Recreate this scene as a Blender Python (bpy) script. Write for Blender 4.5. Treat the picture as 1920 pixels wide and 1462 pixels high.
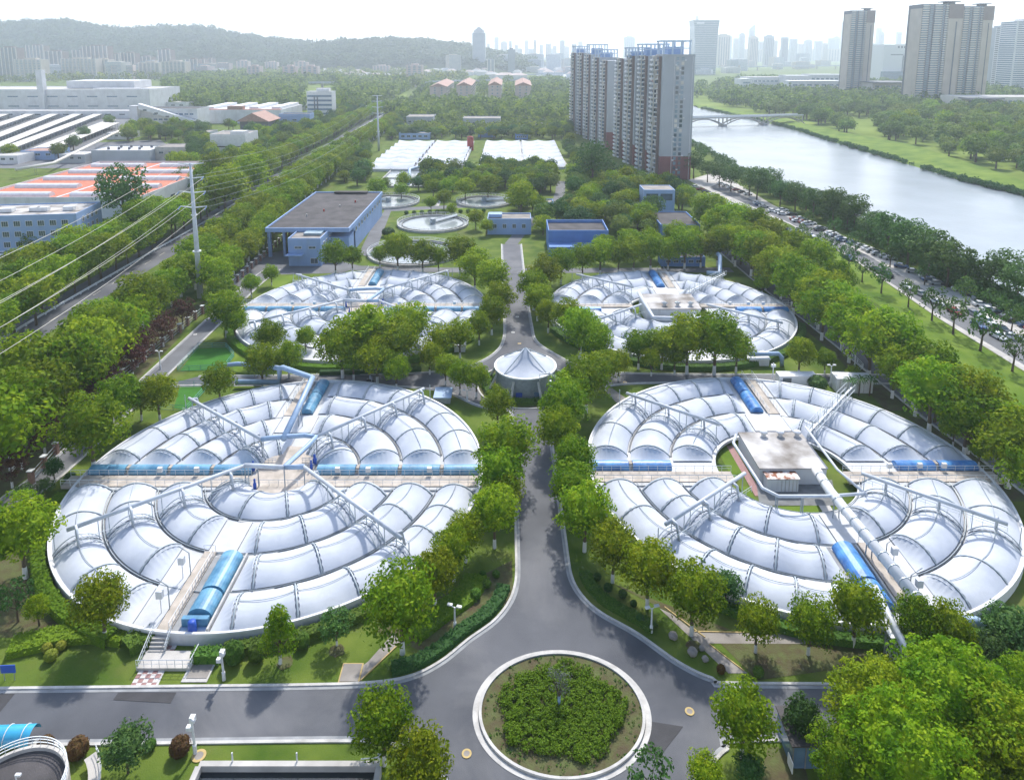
import bpy, math, random
import numpy as np
from mathutils import Vector, Matrix
for o in list(bpy.data.objects): bpy.data.objects.remove(o)
SC = bpy.context.scene
COL = SC.collection
R_ = math.radians
# ------------------------------------------------------------------ camera
CAM_H, PITCH, FPX, HOR = 70.0, R_(9.6), 1320.0, 95.0
CY = HOR + FPX * math.tan(PITCH)
cd = bpy.data.cameras.new('camera'); cam = bpy.data.objects.new('camera', cd); COL.objects.link(cam)
cam.location = (0, 0, CAM_H); cam.rotation_euler = (math.pi/2 - PITCH, 0, 0)
cd.sensor_fit = 'HORIZONTAL'; cd.sensor_width = 36; cd.lens = FPX/1920*36
cd.shift_y = -(731 - CY)/1920
cd.clip_start = 0.5; cd.clip_end = 20000
SC.camera = cam
# ------------------------------------------------------------------ sky, sun, exposure
SUN_EL, SUN_AZ = 50, 9          # azimuth measured from straight ahead (+Y) towards +X
sv = Vector((math.sin(R_(SUN_AZ))*math.cos(R_(SUN_EL)), math.cos(R_(SUN_AZ))*math.cos(R_(SUN_EL)), math.sin(R_(SUN_EL))))
W = bpy.data.worlds.new('World'); SC.world = W; W.use_nodes = True
nt = W.node_tree; N = nt.nodes; N.clear(); LK = nt.links
out = N.new('ShaderNodeOutputWorld'); bg = N.new('ShaderNodeBackground'); bg.inputs[1].default_value = 0.15
sky = N.new('ShaderNodeTexSky'); sky.sky_type = 'NISHITA'; sky.sun_disc = False
sky.sun_elevation = R_(SUN_EL); sky.sun_rotation = R_(SUN_AZ); sky.air_density = 1.0; sky.dust_density = 1.5; sky.ozone_density = 1.2
tc = N.new('ShaderNodeTexCoord'); sp = N.new('ShaderNodeSeparateXYZ'); LK.new(tc.outputs['Generated'], sp.inputs[0])
mp = N.new('ShaderNodeMapping'); mp.inputs['Scale'].default_value = (1, 1, 3.2); LK.new(tc.outputs['Generated'], mp.inputs[0])
nz = N.new('ShaderNodeTexNoise'); nz.inputs['Scale'].default_value = 2.6; nz.inputs['Detail'].default_value = 7; nz.inputs['Roughness'].default_value = .6
LK.new(mp.outputs[0], nz.inputs['Vector'])
mr = N.new('ShaderNodeMapRange'); mr.inputs[1].default_value = .42; mr.inputs[2].default_value = .10; mr.inputs[3].default_value = 0; mr.inputs[4].default_value = .62
LK.new(sp.outputs['Z'], mr.inputs[0])
ad = N.new('ShaderNodeMath'); ad.operation = 'ADD'; LK.new(mr.outputs[0], ad.inputs[0]); LK.new(nz.outputs[0], ad.inputs[1])
rp = N.new('ShaderNodeMapRange'); rp.inputs[1].default_value = .58; rp.inputs[2].default_value = .92; rp.interpolation_type = 'SMOOTHSTEP'; LK.new(ad.outputs[0], rp.inputs[0])
nz2 = N.new('ShaderNodeTexNoise'); nz2.inputs['Scale'].default_value = 7; nz2.inputs['Detail'].default_value = 6; LK.new(mp.outputs[0], nz2.inputs['Vector'])
cr = N.new('ShaderNodeValToRGB'); cr.color_ramp.elements[0].position = .3; cr.color_ramp.elements[0].color = (3.45, 3.55, 3.7, 1); cr.color_ramp.elements[1].position = .62; cr.color_ramp.elements[1].color = (6.6, 6.6, 6.6, 1)
LK.new(nz2.outputs[0], cr.inputs[0])
mx = N.new('ShaderNodeMix'); mx.data_type = 'RGBA'; LK.new(rp.outputs[0], mx.inputs[0]); LK.new(sky.outputs[0], mx.inputs[6]); LK.new(cr.outputs[0], mx.inputs[7])
LK.new(mx.outputs[2], bg.inputs[0]); LK.new(bg.outputs[0], out.inputs[0])
sl = bpy.data.lights.new('sun', 'SUN'); sl.energy = 2.9; sl.angle = R_(2.5); sl.color = (1.0, .955, .88)
so = bpy.data.objects.new('sun', sl); COL.objects.link(so); so.rotation_euler = (-sv).to_track_quat('-Z', 'Y').to_euler(); so.location = sv*300
SC.view_settings.view_transform = 'Standard'; SC.view_settings.look = 'None'; SC.view_settings.gamma = 1
SC.view_settings.use_curve_mapping = False; SC.view_settings.exposure = 0.92
SC.cycles.use_denoising = True; SC.cycles.max_bounces = 6; SC.cycles.diffuse_bounces = 3; SC.cycles.glossy_bounces = 2
SC.cycles.transmission_bounces = 3; SC.cycles.transparent_max_bounces = 6; SC.cycles.volume_bounces = 1
SC.cycles.sample_clamp_indirect = 4; SC.cycles.caustics_reflective = False; SC.cycles.caustics_refractive = False
# ------------------------------------------------------------------ survey of the site: sight line of a photo pixel met with a level
cP, sP = math.cos(PITCH), math.sin(PITCH)
def at(u, v, z=0.0):
    x, y = (u-960)/FPX, -(v-CY)/FPX
    dy, dz = cP + sP*y, -sP + cP*y
    t = (z-CAM_H)/dz
    return Vector((x*t, dy*t, z))
def depth(p): return cP*p[1] - sP*(p[2]-CAM_H)
def height(v, Y):
    k = (CY-v)/FPX
    return CAM_H + Y*(k*cP - sP)/(cP + k*sP)
# ------------------------------------------------------------------ mesh collector
class MB:
    def __init__(s): s.V = []; s.F = []; s.M = []
    def add(s, vs, fs, m=0):
        n = len(s.V); s.V.extend([tuple(v) for v in vs]); s.F.extend([tuple(i+n for i in f) for f in fs]); s.M.extend([m]*len(fs)); return s
    def box(s, c, d, rz=0, m=0):
        x, y, z = d[0]/2, d[1]/2, d[2]/2; ca, sa = math.cos(rz), math.sin(rz)
        vs = [(c[0]+ca*a-sa*b, c[1]+sa*a+ca*b, c[2]+e) for e in (-z, z) for a, b in ((-x, -y), (x, -y), (x, y), (-x, y))]
        return s.add(vs, [(3,2,1,0),(4,5,6,7),(0,1,5,4),(1,2,6,5),(2,3,7,6),(3,0,4,7)], m)
    def prism(s, pts, z0, z1, m=0):
        n = len(pts)
        if sum(pts[i][0]*pts[(i+1) % n][1]-pts[(i+1) % n][0]*pts[i][1] for i in range(n)) < 0: pts = pts[::-1]
        vs = [(p[0], p[1], z0) for p in pts] + [(p[0], p[1], z1) for p in pts]
        return s.add(vs, [tuple(range(n))[::-1], tuple(range(n, 2*n))] + [(i, (i+1) % n, n+(i+1) % n, n+i) for i in range(n)], m)
    def poly(s, pts, z=None, m=0):
        n = len(pts)
        if sum(pts[i][0]*pts[(i+1) % n][1]-pts[(i+1) % n][0]*pts[i][1] for i in range(n)) < 0: pts = pts[::-1]
        return s.add([(p[0], p[1], p[2] if z is None else z) for p in pts], [tuple(range(n))], m)
    def tube(s, path, r, n=6, m=0, cap=True):
        P = [Vector(p) for p in path]; k = len(P); rr = r if hasattr(r, '__len__') else [r]*k
        vs = []
        up0 = Vector((0, 0, 1))
        for i, p in enumerate(P):
            d = (P[min(i+1, k-1)]-P[max(i-1, 0)]).normalized()
            a = d.cross(up0 if abs(d.z) < .95 else Vector((1, 0, 0))).normalized(); b = a.cross(d)
            for j in range(n):
                t = 2*math.pi*j/n; vs.append(p + (a*math.cos(t)+b*math.sin(t))*rr[i])
        fs = [(i*n+j, i*n+(j+1) % n, (i+1)*n+(j+1) % n, (i+1)*n+j) for i in range(k-1) for j in range(n)]
        if cap: fs += [tuple(range(n))[::-1], tuple(range((k-1)*n, k*n))]
        return s.add(vs, fs, m)
    def beam(s, p, q, w, m=0): return s.tube([p, q], w/2*1.41, 4, m)
    def lathe(s, prof, n=32, c=(0, 0, 0), m=0):
        vs = [(c[0]+r*math.cos(2*math.pi*j/n), c[1]+r*math.sin(2*math.pi*j/n), c[2]+z) for r, z in prof for j in range(n)]
        k = len(prof)
        return s.add(vs, [(i*n+j, i*n+(j+1) % n, (i+1)*n+(j+1) % n, (i+1)*n+j) for i in range(k-1) for j in range(n)], m)
    def ring(s, r0, r1, z0, z1, n=64, c=(0, 0), e=1.0, m=0, a0=0, a1=2*math.pi):
        full = abs(a1-a0-2*math.pi) < 1e-6; k = n if full else n+1
        vs = []
        for j in range(k):
            t = a0+(a1-a0)*j/n; x, y = math.cos(t), math.sin(t)*e
            vs += [(c[0]+x*r0, c[1]+y*r0, z0), (c[0]+x*r1, c[1]+y*r1, z0), (c[0]+x*r1, c[1]+y*r1, z1), (c[0]+x*r0, c[1]+y*r0, z1)]
        fs = []
        for j in range(n if full else n):
            a, b = j*4, ((j+1) % k)*4
            fs += [(a+2, b+2, b+3, a+3), (a+1, b+1, b+2, a+2), (a+3, b+3, b, a), (a, b, b+1, a+1)]
        if not full: fs += [(0, 1, 2, 3), (k*4-1, k*4-2, k*4-3, k*4-4)]
        return s.add(vs, fs, m)
    def grid(s, A, m=0):
        a, b = A.shape[:2]
        return s.add(A.reshape(-1, 3).tolist(), [(i*b+j, i*b+j+1, (i+1)*b+j+1, (i+1)*b+j) for i in range(a-1) for j in range(b-1)], m)
    def ribbon(s, L, Rr, z=None, m=0):
        n = len(L); z3 = lambda p: (p[0], p[1], p[2] if z is None else z)
        return s.add([z3(p) for p in L]+[z3(p) for p in Rr], [(i, n+i, n+i+1, i+1) for i in range(n-1)], m)
    def mesh(s, name, mats, smooth=False):
        me = bpy.data.meshes.new(name); me.from_pydata(s.V, [], s.F)
        for m in (mats if isinstance(mats, (list, tuple)) else [mats]): me.materials.append(m)
        if any(s.M): me.polygons.foreach_set('material_index', s.M)
        if smooth: me.polygons.foreach_set('use_smooth', [True]*len(s.F))
        me.update(); return me
def put(name, me, parent=None, loc=(0, 0, 0), rz=0.0, scale=None):
    o = bpy.data.objects.new(name, me); COL.objects.link(o)
    o.location = loc; o.rotation_euler = (0, 0, rz)
    if scale is not None: o.scale = (scale,)*3 if not hasattr(scale, '__len__') else scale
    if parent is not None: o.parent = parent
    return o
def build(name, mb, mats, parent=None, smooth=False, loc=(0, 0, 0), rz=0.0, kind=None):
    o = put(name, mb.mesh(name, mats, smooth), parent, loc, rz)
    if kind: o['kind'] = kind
    return o
def tag(o, label, cat, group=None):
    o['label'] = label; o['category'] = cat
    if group: o['group'] = group
    return o
def thing(name, label, cat, loc=(0, 0, 0), rz=0.0, group=None):
    o = put(name, None, None, loc, rz); o.empty_display_size = .2
    return tag(o, label, cat, group)
def dup(o, loc, rz=0.0, label=None, scale=None):
    c = o.copy(); COL.objects.link(c); c.location = loc; c.rotation_euler = (0, 0, rz)
    if scale: c.scale = (scale,)*3
    if label: c['label'] = label
    for ch in o.children:
        d = ch.copy(); COL.objects.link(d); d.parent = c
        for g in ch.children:
            e = g.copy(); COL.objects.link(e); e.parent = d
    return c
ONES = 'zeroth first second third fourth fifth sixth seventh eighth ninth tenth eleventh twelfth thirteenth fourteenth fifteenth sixteenth seventeenth eighteenth nineteenth'.split()
TENS = {2: 'twent', 3: 'thirt', 4: 'fort', 5: 'fift', 6: 'sixt', 7: 'sevent', 8: 'eight', 9: 'ninet'}
def nth(i):
    if i < 20: return ONES[i]
    if i >= 100: return 'hundred-and-' + (nth(i-100) if i > 100 else 'zeroth')
    t, r = divmod(i, 10)
    return TENS[t]+'ieth' if r == 0 else TENS[t]+'y-'+ONES[r]
rnd = random.Random(7)
# ------------------------------------------------------------------ materials
def mat(name, col, rough=.6, var=.12, scale=1.0, bump=0.0, metal=0.0, col2=None, bscale=None, spec=.4, detail=5, ramp=(.3, .7)):
    m = bpy.data.materials.new(name); m.use_nodes = True; t = m.node_tree; n = t.nodes; l = t.links
    b = n['Principled BSDF']; b.inputs['Roughness'].default_value = rough; b.inputs['Metallic'].default_value = metal
    b.inputs['Specular IOR Level'].default_value = spec
    c = n.new('ShaderNodeTexCoord'); z = n.new('ShaderNodeTexNoise'); z.inputs['Scale'].default_value = scale; z.inputs['Detail'].default_value = detail
    l.new(c.outputs['Object'], z.inputs['Vector'])
    r = n.new('ShaderNodeValToRGB'); l.new(z.outputs[0], r.inputs[0])
    a, e = r.color_ramp.elements; a.position, e.position = ramp
    a.color = tuple(x*(1-var) for x in col)+(1,); e.color = (tuple(col2) if col2 else tuple(min(.95, x*(1+var)) for x in col))+(1,)
    l.new(r.outputs[0], b.inputs['Base Color'])
    if bump:
        z2 = n.new('ShaderNodeTexNoise'); z2.inputs['Scale'].default_value = bscale or scale*6; z2.inputs['Detail'].default_value = 4; l.new(c.outputs['Object'], z2.inputs['Vector'])
        u = n.new('ShaderNodeBump'); u.inputs['Strength'].default_value = bump; u.inputs['Distance'].default_value = .1
        l.new(z2.outputs[0], u.inputs['Height']); l.new(u.outputs[0], b.inputs['Normal'])
    return m
def leafmat(name, cols, trans=.35, objvar=.35, nscale=6.5, namp=2.2):
    m = bpy.data.materials.new(name); m.use_nodes = True; t = m.node_tree; n = t.nodes; l = t.links; n.clear()
    o = n.new('ShaderNodeOutputMaterial'); g = n.new('ShaderNodeNewGeometry'); oi = n.new('ShaderNodeObjectInfo')
    r = n.new('ShaderNodeValToRGB'); r.color_ramp.elements[0].color = tuple(cols[0])+(1,); r.color_ramp.elements[1].color = tuple(cols[-1])+(1,)
    for i, c in enumerate(cols[1:-1]):
        e = r.color_ramp.elements.new((i+1)/(len(cols)-1)); e.color = tuple(c)+(1,)
    h = n.new('ShaderNodeHueSaturation'); cc = n.new('ShaderNodeTexCoord'); nn = n.new('ShaderNodeTexNoise'); nn.inputs['Scale'].default_value = nscale; nn.inputs['Detail'].default_value = 2; l.new(cc.outputs['Object'], nn.inputs['Vector'])
    ma = n.new('ShaderNodeMath'); ma.operation = 'MULTIPLY_ADD'; ma.inputs[1].default_value = namp; ma.inputs[2].default_value = .35-namp/2; l.new(nn.outputs[0], ma.inputs[0]); mb_ = n.new('ShaderNodeMath'); mb_.operation = 'MULTIPLY_ADD'; mb_.inputs[1].default_value = .45; l.new(g.outputs['Random Per Island'], mb_.inputs[0]); l.new(ma.outputs[0], mb_.inputs[2]); l.new(mb_.outputs[0], r.inputs[0]); l.new(r.outputs[0], h.inputs['Color'])
    for k, (a, b), s in (('Hue', (.5-.012, .5+.03), 1), ('Value', (1-objvar, 1+objvar), 2)):
        q = n.new('ShaderNodeMapRange'); q.inputs[3].default_value = a; q.inputs[4].default_value = b
        if s == 1: l.new(oi.outputs['Random'], q.inputs[0])
        else:
            f = n.new('ShaderNodeMath'); f.operation = 'MULTIPLY'; f.inputs[1].default_value = 7.31; l.new(oi.outputs['Random'], f.inputs[0])
            f2 = n.new('ShaderNodeMath'); f2.operation = 'FRACT'; l.new(f.outputs[0], f2.inputs[0]); l.new(f2.outputs[0], q.inputs[0])
        l.new(q.outputs[0], h.inputs[k])
    d = n.new('ShaderNodeBsdfPrincipled'); d.inputs['Roughness'].default_value = .55; d.inputs['Specular IOR Level'].default_value = .06; l.new(h.outputs[0], d.inputs['Base Color'])
    tr = n.new('ShaderNodeBsdfTranslucent'); l.new(h.outputs[0], tr.inputs[0]); x = n.new('ShaderNodeMixShader'); x.inputs[0].default_value = trans
    l.new(d.outputs[0], x.inputs[1]); l.new(tr.outputs[0], x.inputs[2]); l.new(x.outputs[0], o.inputs[0])
    return m
def glass(name, col, rough=.08):
    m = mat(name, col, rough, .25, .35, spec=.8); return m
M = dict(
 grass=mat('grass', (.07, .135, .016), .9, .3, .18, .5, col2=(.13, .175, .03), bscale=6, spec=.1, detail=9),
 lawn=mat('bright_lawn', (.09, .175, .016), .9, .25, .12, .4, col2=(.16, .225, .03), bscale=5, spec=.1, detail=9),
 court=mat('clipped_lawn', (.045, .15, .022), .9, .15, .4, .3, bscale=5, spec=.1),
 soil=mat('soil', (.13, .10, .062), .95, .35, .7, .6, col2=(.10, .12, .045), bscale=4, spec=.1, detail=9),
 asphalt=mat('asphalt', (.070, .076, .092), .8, .22, .09, .25, col2=(.135, .14, .155), bscale=14, spec=.35, detail=9, ramp=(.3, .8)),
 asphalt_old=mat('worn_asphalt', (.13, .135, .145), .85, .2, .2, .2, bscale=12, spec=.3, detail=8),
 asphalt_new=mat('asphalt_patch', (.045, .045, .05), .85, .15, .6, .2, bscale=12),
 dust=mat('pale_dust', (.24, .235, .23), .9, .2, .5, .2),
 kerb=mat('kerb_concrete', (.46, .45, .43), .8, .18, .8, .3, spec=.2),
 gutter=mat('gutter_concrete', (.26, .27, .28), .85, .2, .6, .2),
 concrete=mat('concrete', (.40, .385, .36), .85, .2, .35, .2, col2=(.5, .48, .45), spec=.2),
 tan=mat('tan_concrete', (.42, .37, .31), .85, .25, .5, .2, col2=(.52, .46, .4)),
 deck=mat('deck_paint', (.46, .48, .50), .6, .15, .3, .1, col2=(.56, .57, .58), detail=8),
 white=mat('white_paint', (.62, .63, .64), .5, .1, .6),
 wall=mat('white_wall', (.58, .59, .61), .6, .12, .15),
 pvc=mat('white_membrane', (.42, .46, .53), .65, .08, .22, .12, col2=(.53, .56, .605), bscale=1.2, spec=.18, detail=8),
 steel=mat('grey_steel', (.27, .31, .34), .5, .15, 1.5, metal=.3),
 rib=mat('rib_steel', (.36, .41, .44), .45, .15, 1.0, metal=.2),
 pipe=mat('pale_pipe', (.46, .50, .55), .42, .1, .8),
 bluepipe=mat('blue_grey_pipe', (.27, .38, .53), .42, .1, .8),
 rail=mat('rail_paint', (.62, .65, .66), .5, .08, 2),
 cover=mat('blue_cover', (.06, .22, .38), .45, .25, .6, .2, col2=(.15, .36, .52)),
 cover2=mat('deep_blue_cover', (.02, .13, .45), .4, .3, .5, .2, col2=(.10, .33, .66)),
 gut=mat('dark_gutter', (.16, .165, .165), .9, .25, .8),
 bluewall=mat('blue_wall', (.24, .35, .56), .7, .08, .2),
 bluedeep=mat('deep_blue_wall', (.09, .20, .45), .7, .1, .3),
 darkroof=mat('dark_roof', (.045, .043, .046), .9, .25, .25, .3, col2=(.085, .078, .08), bscale=6),
 greyroof=mat('grey_roof', (.24, .22, .20), .9, .25, .3, .2),
 stainroof=mat('stained_roof', (.26, .23, .20), .9, .3, .22, .2, col2=(.50, .485, .47), detail=10, ramp=(.36, .62)),
 redroof=mat('red_roof', (.50, .15, .085), .8, .15, .3),
 tile=mat('clay_roof', (.34, .21, .17), .85, .15, .5),
 rust=mat('rusty_sheet', (.30, .09, .03), .7, .3, .9, .2, col2=(.66, .60, .56), ramp=(.42, .56)),
 glass=glass('window_glass', (.05, .08, .10)),
 glassb=glass('blue_glass', (.10, .17, .26)),
 beige=mat('beige_wall', (.45, .40, .34), .8, .1, .08), cream=mat('cream_wall', (.55, .53, .48), .8, .1, .08), brown=mat('brown_wall', (.21, .165, .15), .8, .12, .15),
 maroon=mat('maroon_wall', (.20, .085, .085), .8, .12, .2), grey=mat('grey_wall', (.36, .39, .42), .8, .08, .1), greyd=mat('dark_grey_wall', (.11, .12, .14), .8, .1, .1),
 pink=mat('pinkish_wall', (.48, .39, .36), .8, .1, .1), frame=mat('blue_frame', (.42, .52, .63), .6, .1, .5), tealg=glass('teal_glass', (.16, .24, .30)),
 bark=mat('bark', (.10, .075, .05), .9, .3, 3, .6), lime=mat('lime_wash', (.62, .62, .60), .9, .1, 3),
 carw=mat('car_white', (.72, .73, .74), .25, .03, .5, spec=.6), carb=mat('car_black', (.02, .022, .025), .2, .1, .5, spec=.7), carg=mat('car_silver', (.38, .40, .42), .28, .05, .5, metal=.4),
 carr=mat('car_red', (.22, .02, .025), .25, .05, .5, spec=.6), carbl=mat('car_blue', (.05, .10, .22), .25, .05, .5, spec=.6), tyre=mat('tyre', (.02, .02, .02), .9, .1, 3),
 yellow=mat('yellow_paint', (.42, .31, .12), .7, .15, 1.5), line=mat('road_line', (.55, .50, .40), .8, .2, 2), signblue=mat('sign_blue', (.02, .08, .40), .5, .1, 1),
 red=mat('red_paint', (.33, .05, .04), .7, .15, .6), skin=mat('skin', (.45, .28, .2), .6, .05, 3), cloth=mat('pale_shirt', (.55, .58, .62), .8, .1, 3), tilec=mat('tile_red', (.30, .17, .16), .8, .15, 3), tilew=mat('tile_pale', (.52, .49, .47), .8, .12, 3),
 stone=mat('stone', (.30, .27, .25), .9, .3, 1.5, .6), fence=mat('green_fence', (.10, .30, .27), .6, .1, 2), brick=mat('fence_brick', (.22, .13, .10), .9, .2, 2),
 hill=mat('hill_wood', (.055, .085, .04), .95, .4, .012, 1.0, col2=(.10, .13, .06), bscale=.05, spec=.05, detail=12), fargrass=mat('far_grass', (.13, .20, .035), .95, .3, .02, col2=(.20, .26, .06), spec=.05, detail=10),
 canopy=mat('cyan_canopy', (.05, .36, .58), .2, .15, .6, spec=.6),
)
L = dict(
 camphor=leafmat('camphor_leaf', [(.06, .115, .006), (.13, .215, .008), (.20, .28, .010), (.30, .35, .015)], .44, .28),
 dark=leafmat('dark_leaf', [(.025, .070, .022), (.05, .115, .030), (.085, .16, .038)], .3, .25),
 river=leafmat('willow_leaf', [(.035, .085, .024), (.07, .14, .032), (.11, .185, .038)], .3, .22),
 plum=leafmat('plum_leaf', [(.045, .016, .022), (.085, .030, .034), (.12, .055, .04)], .3, .2),
 bush=leafmat('bush_leaf', [(.035, .08, .014), (.065, .125, .018), (.105, .17, .024)], .2, .25),
 gold=leafmat('golden_leaf', [(.15, .17, .02), (.22, .24, .03), (.28, .28, .04)], .25, .1),
 hedge=leafmat('hedge_leaf', [(.06, .13, .010), (.12, .205, .014), (.18, .265, .02)], .3, .15),
 copper=leafmat('copper_leaf', [(.05, .022, .014), (.085, .04, .02), (.10, .06, .025)], .2, .15),
 grey=leafmat('grey_leaf', [(.09, .115, .095), (.14, .165, .14), (.19, .21, .18)], .3, .1),
 wood=leafmat('far_wood_leaf', [(.030, .062, .016), (.075, .13, .020), (.15, .21, .022), (.25, .30, .035)], .4, .1, .075, 2.9), hillwood=leafmat('hill_leaf', [(.03, .06, .03), (.06, .10, .04), (.10, .145, .05)], .3, .1, .02, 2.4),
 far=leafmat('far_leaf', [(.055, .10, .022), (.10, .165, .028), (.16, .225, .035), (.23, .29, .045)], .3, .2),
)
def water(name, col, rough, bump, sc):
    m = mat(name, col, rough, .12, .03, bump, bscale=sc, spec=.5); return m
def dusty(m, base_scale=.055):
    t = m.node_tree; n = t.nodes; l = t.links; b = n['Principled BSDF']; src = b.inputs['Base Color'].links[0].from_socket
    c = n.new('ShaderNodeTexCoord'); z = n.new('ShaderNodeTexNoise'); z.inputs['Scale'].default_value = base_scale; z.inputs['Detail'].default_value = 8; z.inputs['Roughness'].default_value = .62; z.inputs['Distortion'].default_value = .6; l.new(c.outputs['Object'], z.inputs['Vector'])
    r = n.new('ShaderNodeMapRange'); r.inputs[1].default_value = .5; r.inputs[2].default_value = .72; r.inputs[4].default_value = .32; l.new(z.outputs[0], r.inputs[0])
    x = n.new('ShaderNodeMix'); x.data_type = 'RGBA'; l.new(r.outputs[0], x.inputs[0]); l.new(src, x.inputs[6]); x.inputs[7].default_value = (.27, .265, .26, 1)
    v = n.new('ShaderNodeTexVoronoi'); v.feature = 'DISTANCE_TO_EDGE'; v.inputs['Scale'].default_value = .16; l.new(z.outputs['Color'], v.inputs['Vector'])
    k = n.new('ShaderNodeMapRange'); k.inputs[1].default_value = 0; k.inputs[2].default_value = .012; k.inputs[3].default_value = .10; k.inputs[4].default_value = 0; l.new(v.outputs['Distance'], k.inputs[0])
    y = n.new('ShaderNodeMix'); y.data_type = 'RGBA'; l.new(k.outputs[0], y.inputs[0]); l.new(x.outputs[2], y.inputs[6]); y.inputs[7].default_value = (.03, .03, .035, 1); l.new(y.outputs[2], b.inputs['Base Color'])
dusty(M['asphalt'])
def streaks(m, col, amt=.5, sc=(.5, .5, .08), thr=(.52, .75)):
    t = m.node_tree; n = t.nodes; l = t.links; b = n['Principled BSDF']; src = b.inputs['Base Color'].links[0].from_socket
    c = n.new('ShaderNodeTexCoord'); q = n.new('ShaderNodeMapping'); q.inputs['Scale'].default_value = sc; l.new(c.outputs['Object'], q.inputs[0]); z = n.new('ShaderNodeTexNoise'); z.inputs['Scale'].default_value = 1.0; z.inputs['Detail'].default_value = 9; z.inputs['Roughness'].default_value = .65; l.new(q.outputs[0], z.inputs['Vector'])
    r = n.new('ShaderNodeMapRange'); r.inputs[1].default_value, r.inputs[2].default_value = thr; r.inputs[4].default_value = amt; l.new(z.outputs[0], r.inputs[0])
    x = n.new('ShaderNodeMix'); x.data_type = 'RGBA'; l.new(r.outputs[0], x.inputs[0]); l.new(src, x.inputs[6]); x.inputs[7].default_value = tuple(col)+(1,); l.new(x.outputs[2], b.inputs['Base Color'])
streaks(M['pvc'], (.34, .36, .39), .5, (.28, .28, .9), (.55, .8)); streaks(M['cover'], (.26, .30, .33), .6, (.9, .9, .5)); streaks(M['cover2'], (.24, .32, .42), .6, (.9, .9, .5)); streaks(M['bluewall'], (.22, .27, .36), .45); streaks(M['wall'], (.38, .36, .33), .5); streaks(M['deck'], (.36, .34, .30), .5, (.35, .35, .5)); streaks(M['kerb'], (.25, .235, .21), .6, (.5, .5, .5)); streaks(M['pipe'], (.34, .33, .31), .5, (.6, .6, .6)); streaks(M['grass'], (.15, .13, .055), .55, (.07, .07, .07), (.52, .72)); streaks(M['beige'], (.33, .30, .27), .4, (.2, .2, .03)); streaks(M['grey'], (.28, .29, .30), .4, (.2, .2, .03))
M['river'] = water('river_water', (.25, .29, .32), .2, .9, .5)
M['pool'] = water('pool_water', (.27, .30, .31), .03, .05, 1.5)
M['darkpool'] = water('dark_water', (.012, .018, .024), .08, .05, 1.5)
# ------------------------------------------------------------------ ground, roads, river
def struct(name, mb, m, smooth=False):
    o = build(name, mb, m, None, smooth); o['kind'] = 'structure'; return o
PX = lambda pts, z=0.0: [at(u, v, z) for u, v in pts]
ground = struct('ground', MB().poly([(-5200, -60, 0), (5200, -60, 0), (5200, 7200, 0), (-5200, 7200, 0)]), M['grass'])
def offset(pts, d):
    o = []
    for i, p in enumerate(pts):
        a, b = Vector(pts[max(i-1, 0)]), Vector(pts[min(i+1, len(pts)-1)])
        t = (b-a).to_2d().normalized(); o.append((p[0]-t.y*d, p[1]+t.x*d, 0))
    return o
def smooth_line(pts, k=5):
    P = [Vector((p[0], p[1], 0)) for p in pts]; o = []
    for i in range(len(P)-1):
        p0, p1, p2, p3 = P[max(i-1, 0)], P[i], P[i+1], P[min(i+2, len(P)-1)]
        for j in range(k):
            t = j/k
            o.append(.5*((2*p1)+(p2-p0)*t+(2*p0-5*p1+4*p2-p3)*t*t+(3*p1-p0-3*p2+p3)*t**3))
    o.append(P[-1]); return o
def kerb_line(name, pts, side=1, w=.32, g=.42):
    a = offset(pts, 0); b = offset(pts, side*w); c = offset(pts, -side*g)
    k = MB()
    A = np.array([[(p[0], p[1], .03), (p[0], p[1], .15), (q[0], q[1], .15), (q[0], q[1], .0)] for p, q in zip(a, b)])
    k.grid(A)
    o = struct(name, k, M['kerb']); g_ = struct('gutter', MB().ribbon(a, c, .034), M['gutter']); return o
# main plant road, its flare round the planted circle, and the road along the front
nl = smooth_line(PX([(-60, 1294), (300, 1290), (560, 1287), (700, 1282), (775, 1268), (830, 1240), (880, 1200), (928, 1165), (957, 1128), (969, 1090), (970, 1050)]))
nr = smooth_line(PX([(1064, 1050), (1071, 1085), (1090, 1118), (1125, 1150), (1195, 1190), (1270, 1243), (1335, 1274), (1400, 1284), (1960, 1284)]))
sl_ = smooth_line(PX([(-60, 1396), (300, 1391), (665, 1387), (740, 1394), (800, 1420), (842, 1480)]))
sr_ = smooth_line(PX([(1296, 1480), (1335, 1428), (1362, 1402), (1410, 1386), (1960, 1385)]))
struct('road', MB().poly(nl+nr+sr_[::-1]+sl_[::-1], .012), M['asphalt'])
for n_, s_ in ((nl, 1), (nr, 1), (sl_, -1), (sr_, -1)): kerb_line('kerb', n_, s_)
mrL = PX([(970, 1050), (968, 960), (964, 850), (958, 770)]); mrR = PX([(1064, 1050), (1052, 960), (1037, 850), (1026, 770)])
struct('road', MB().ribbon(mrL, mrR, .016), M['asphalt'])
kerb_line('kerb', mrL[::-1][::-1], 1); kerb_line('kerb', mrR, -1)
upL = smooth_line(PX([(941, 458), (943, 520), (946, 600), (944, 636), (930, 660), (895, 681), (840, 694), (760, 701), (640, 703), (372, 706)]))
upR = smooth_line(PX([(977, 458), (986, 540), (997, 610), (1006, 640), (1040, 664), (1085, 686), (1140, 698), (1300, 702), (1660, 703)]))
loL = smooth_line(PX([(300, 724), (480, 722), (660, 722), (780, 727), (840, 736), (900, 762), (958, 770)]))
loR = smooth_line(PX([(1026, 770), (1070, 752), (1125, 728), (1200, 719), (1400, 718), (1680, 720)]))
struct('road', MB().poly(upL+loL+loR+upR[::-1], .020), M['asphalt'])
for n_, s_ in ((upL, -1), (upR, 1), (loL, 1), (loR, 1)): kerb_line('kerb', n_, s_)
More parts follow.
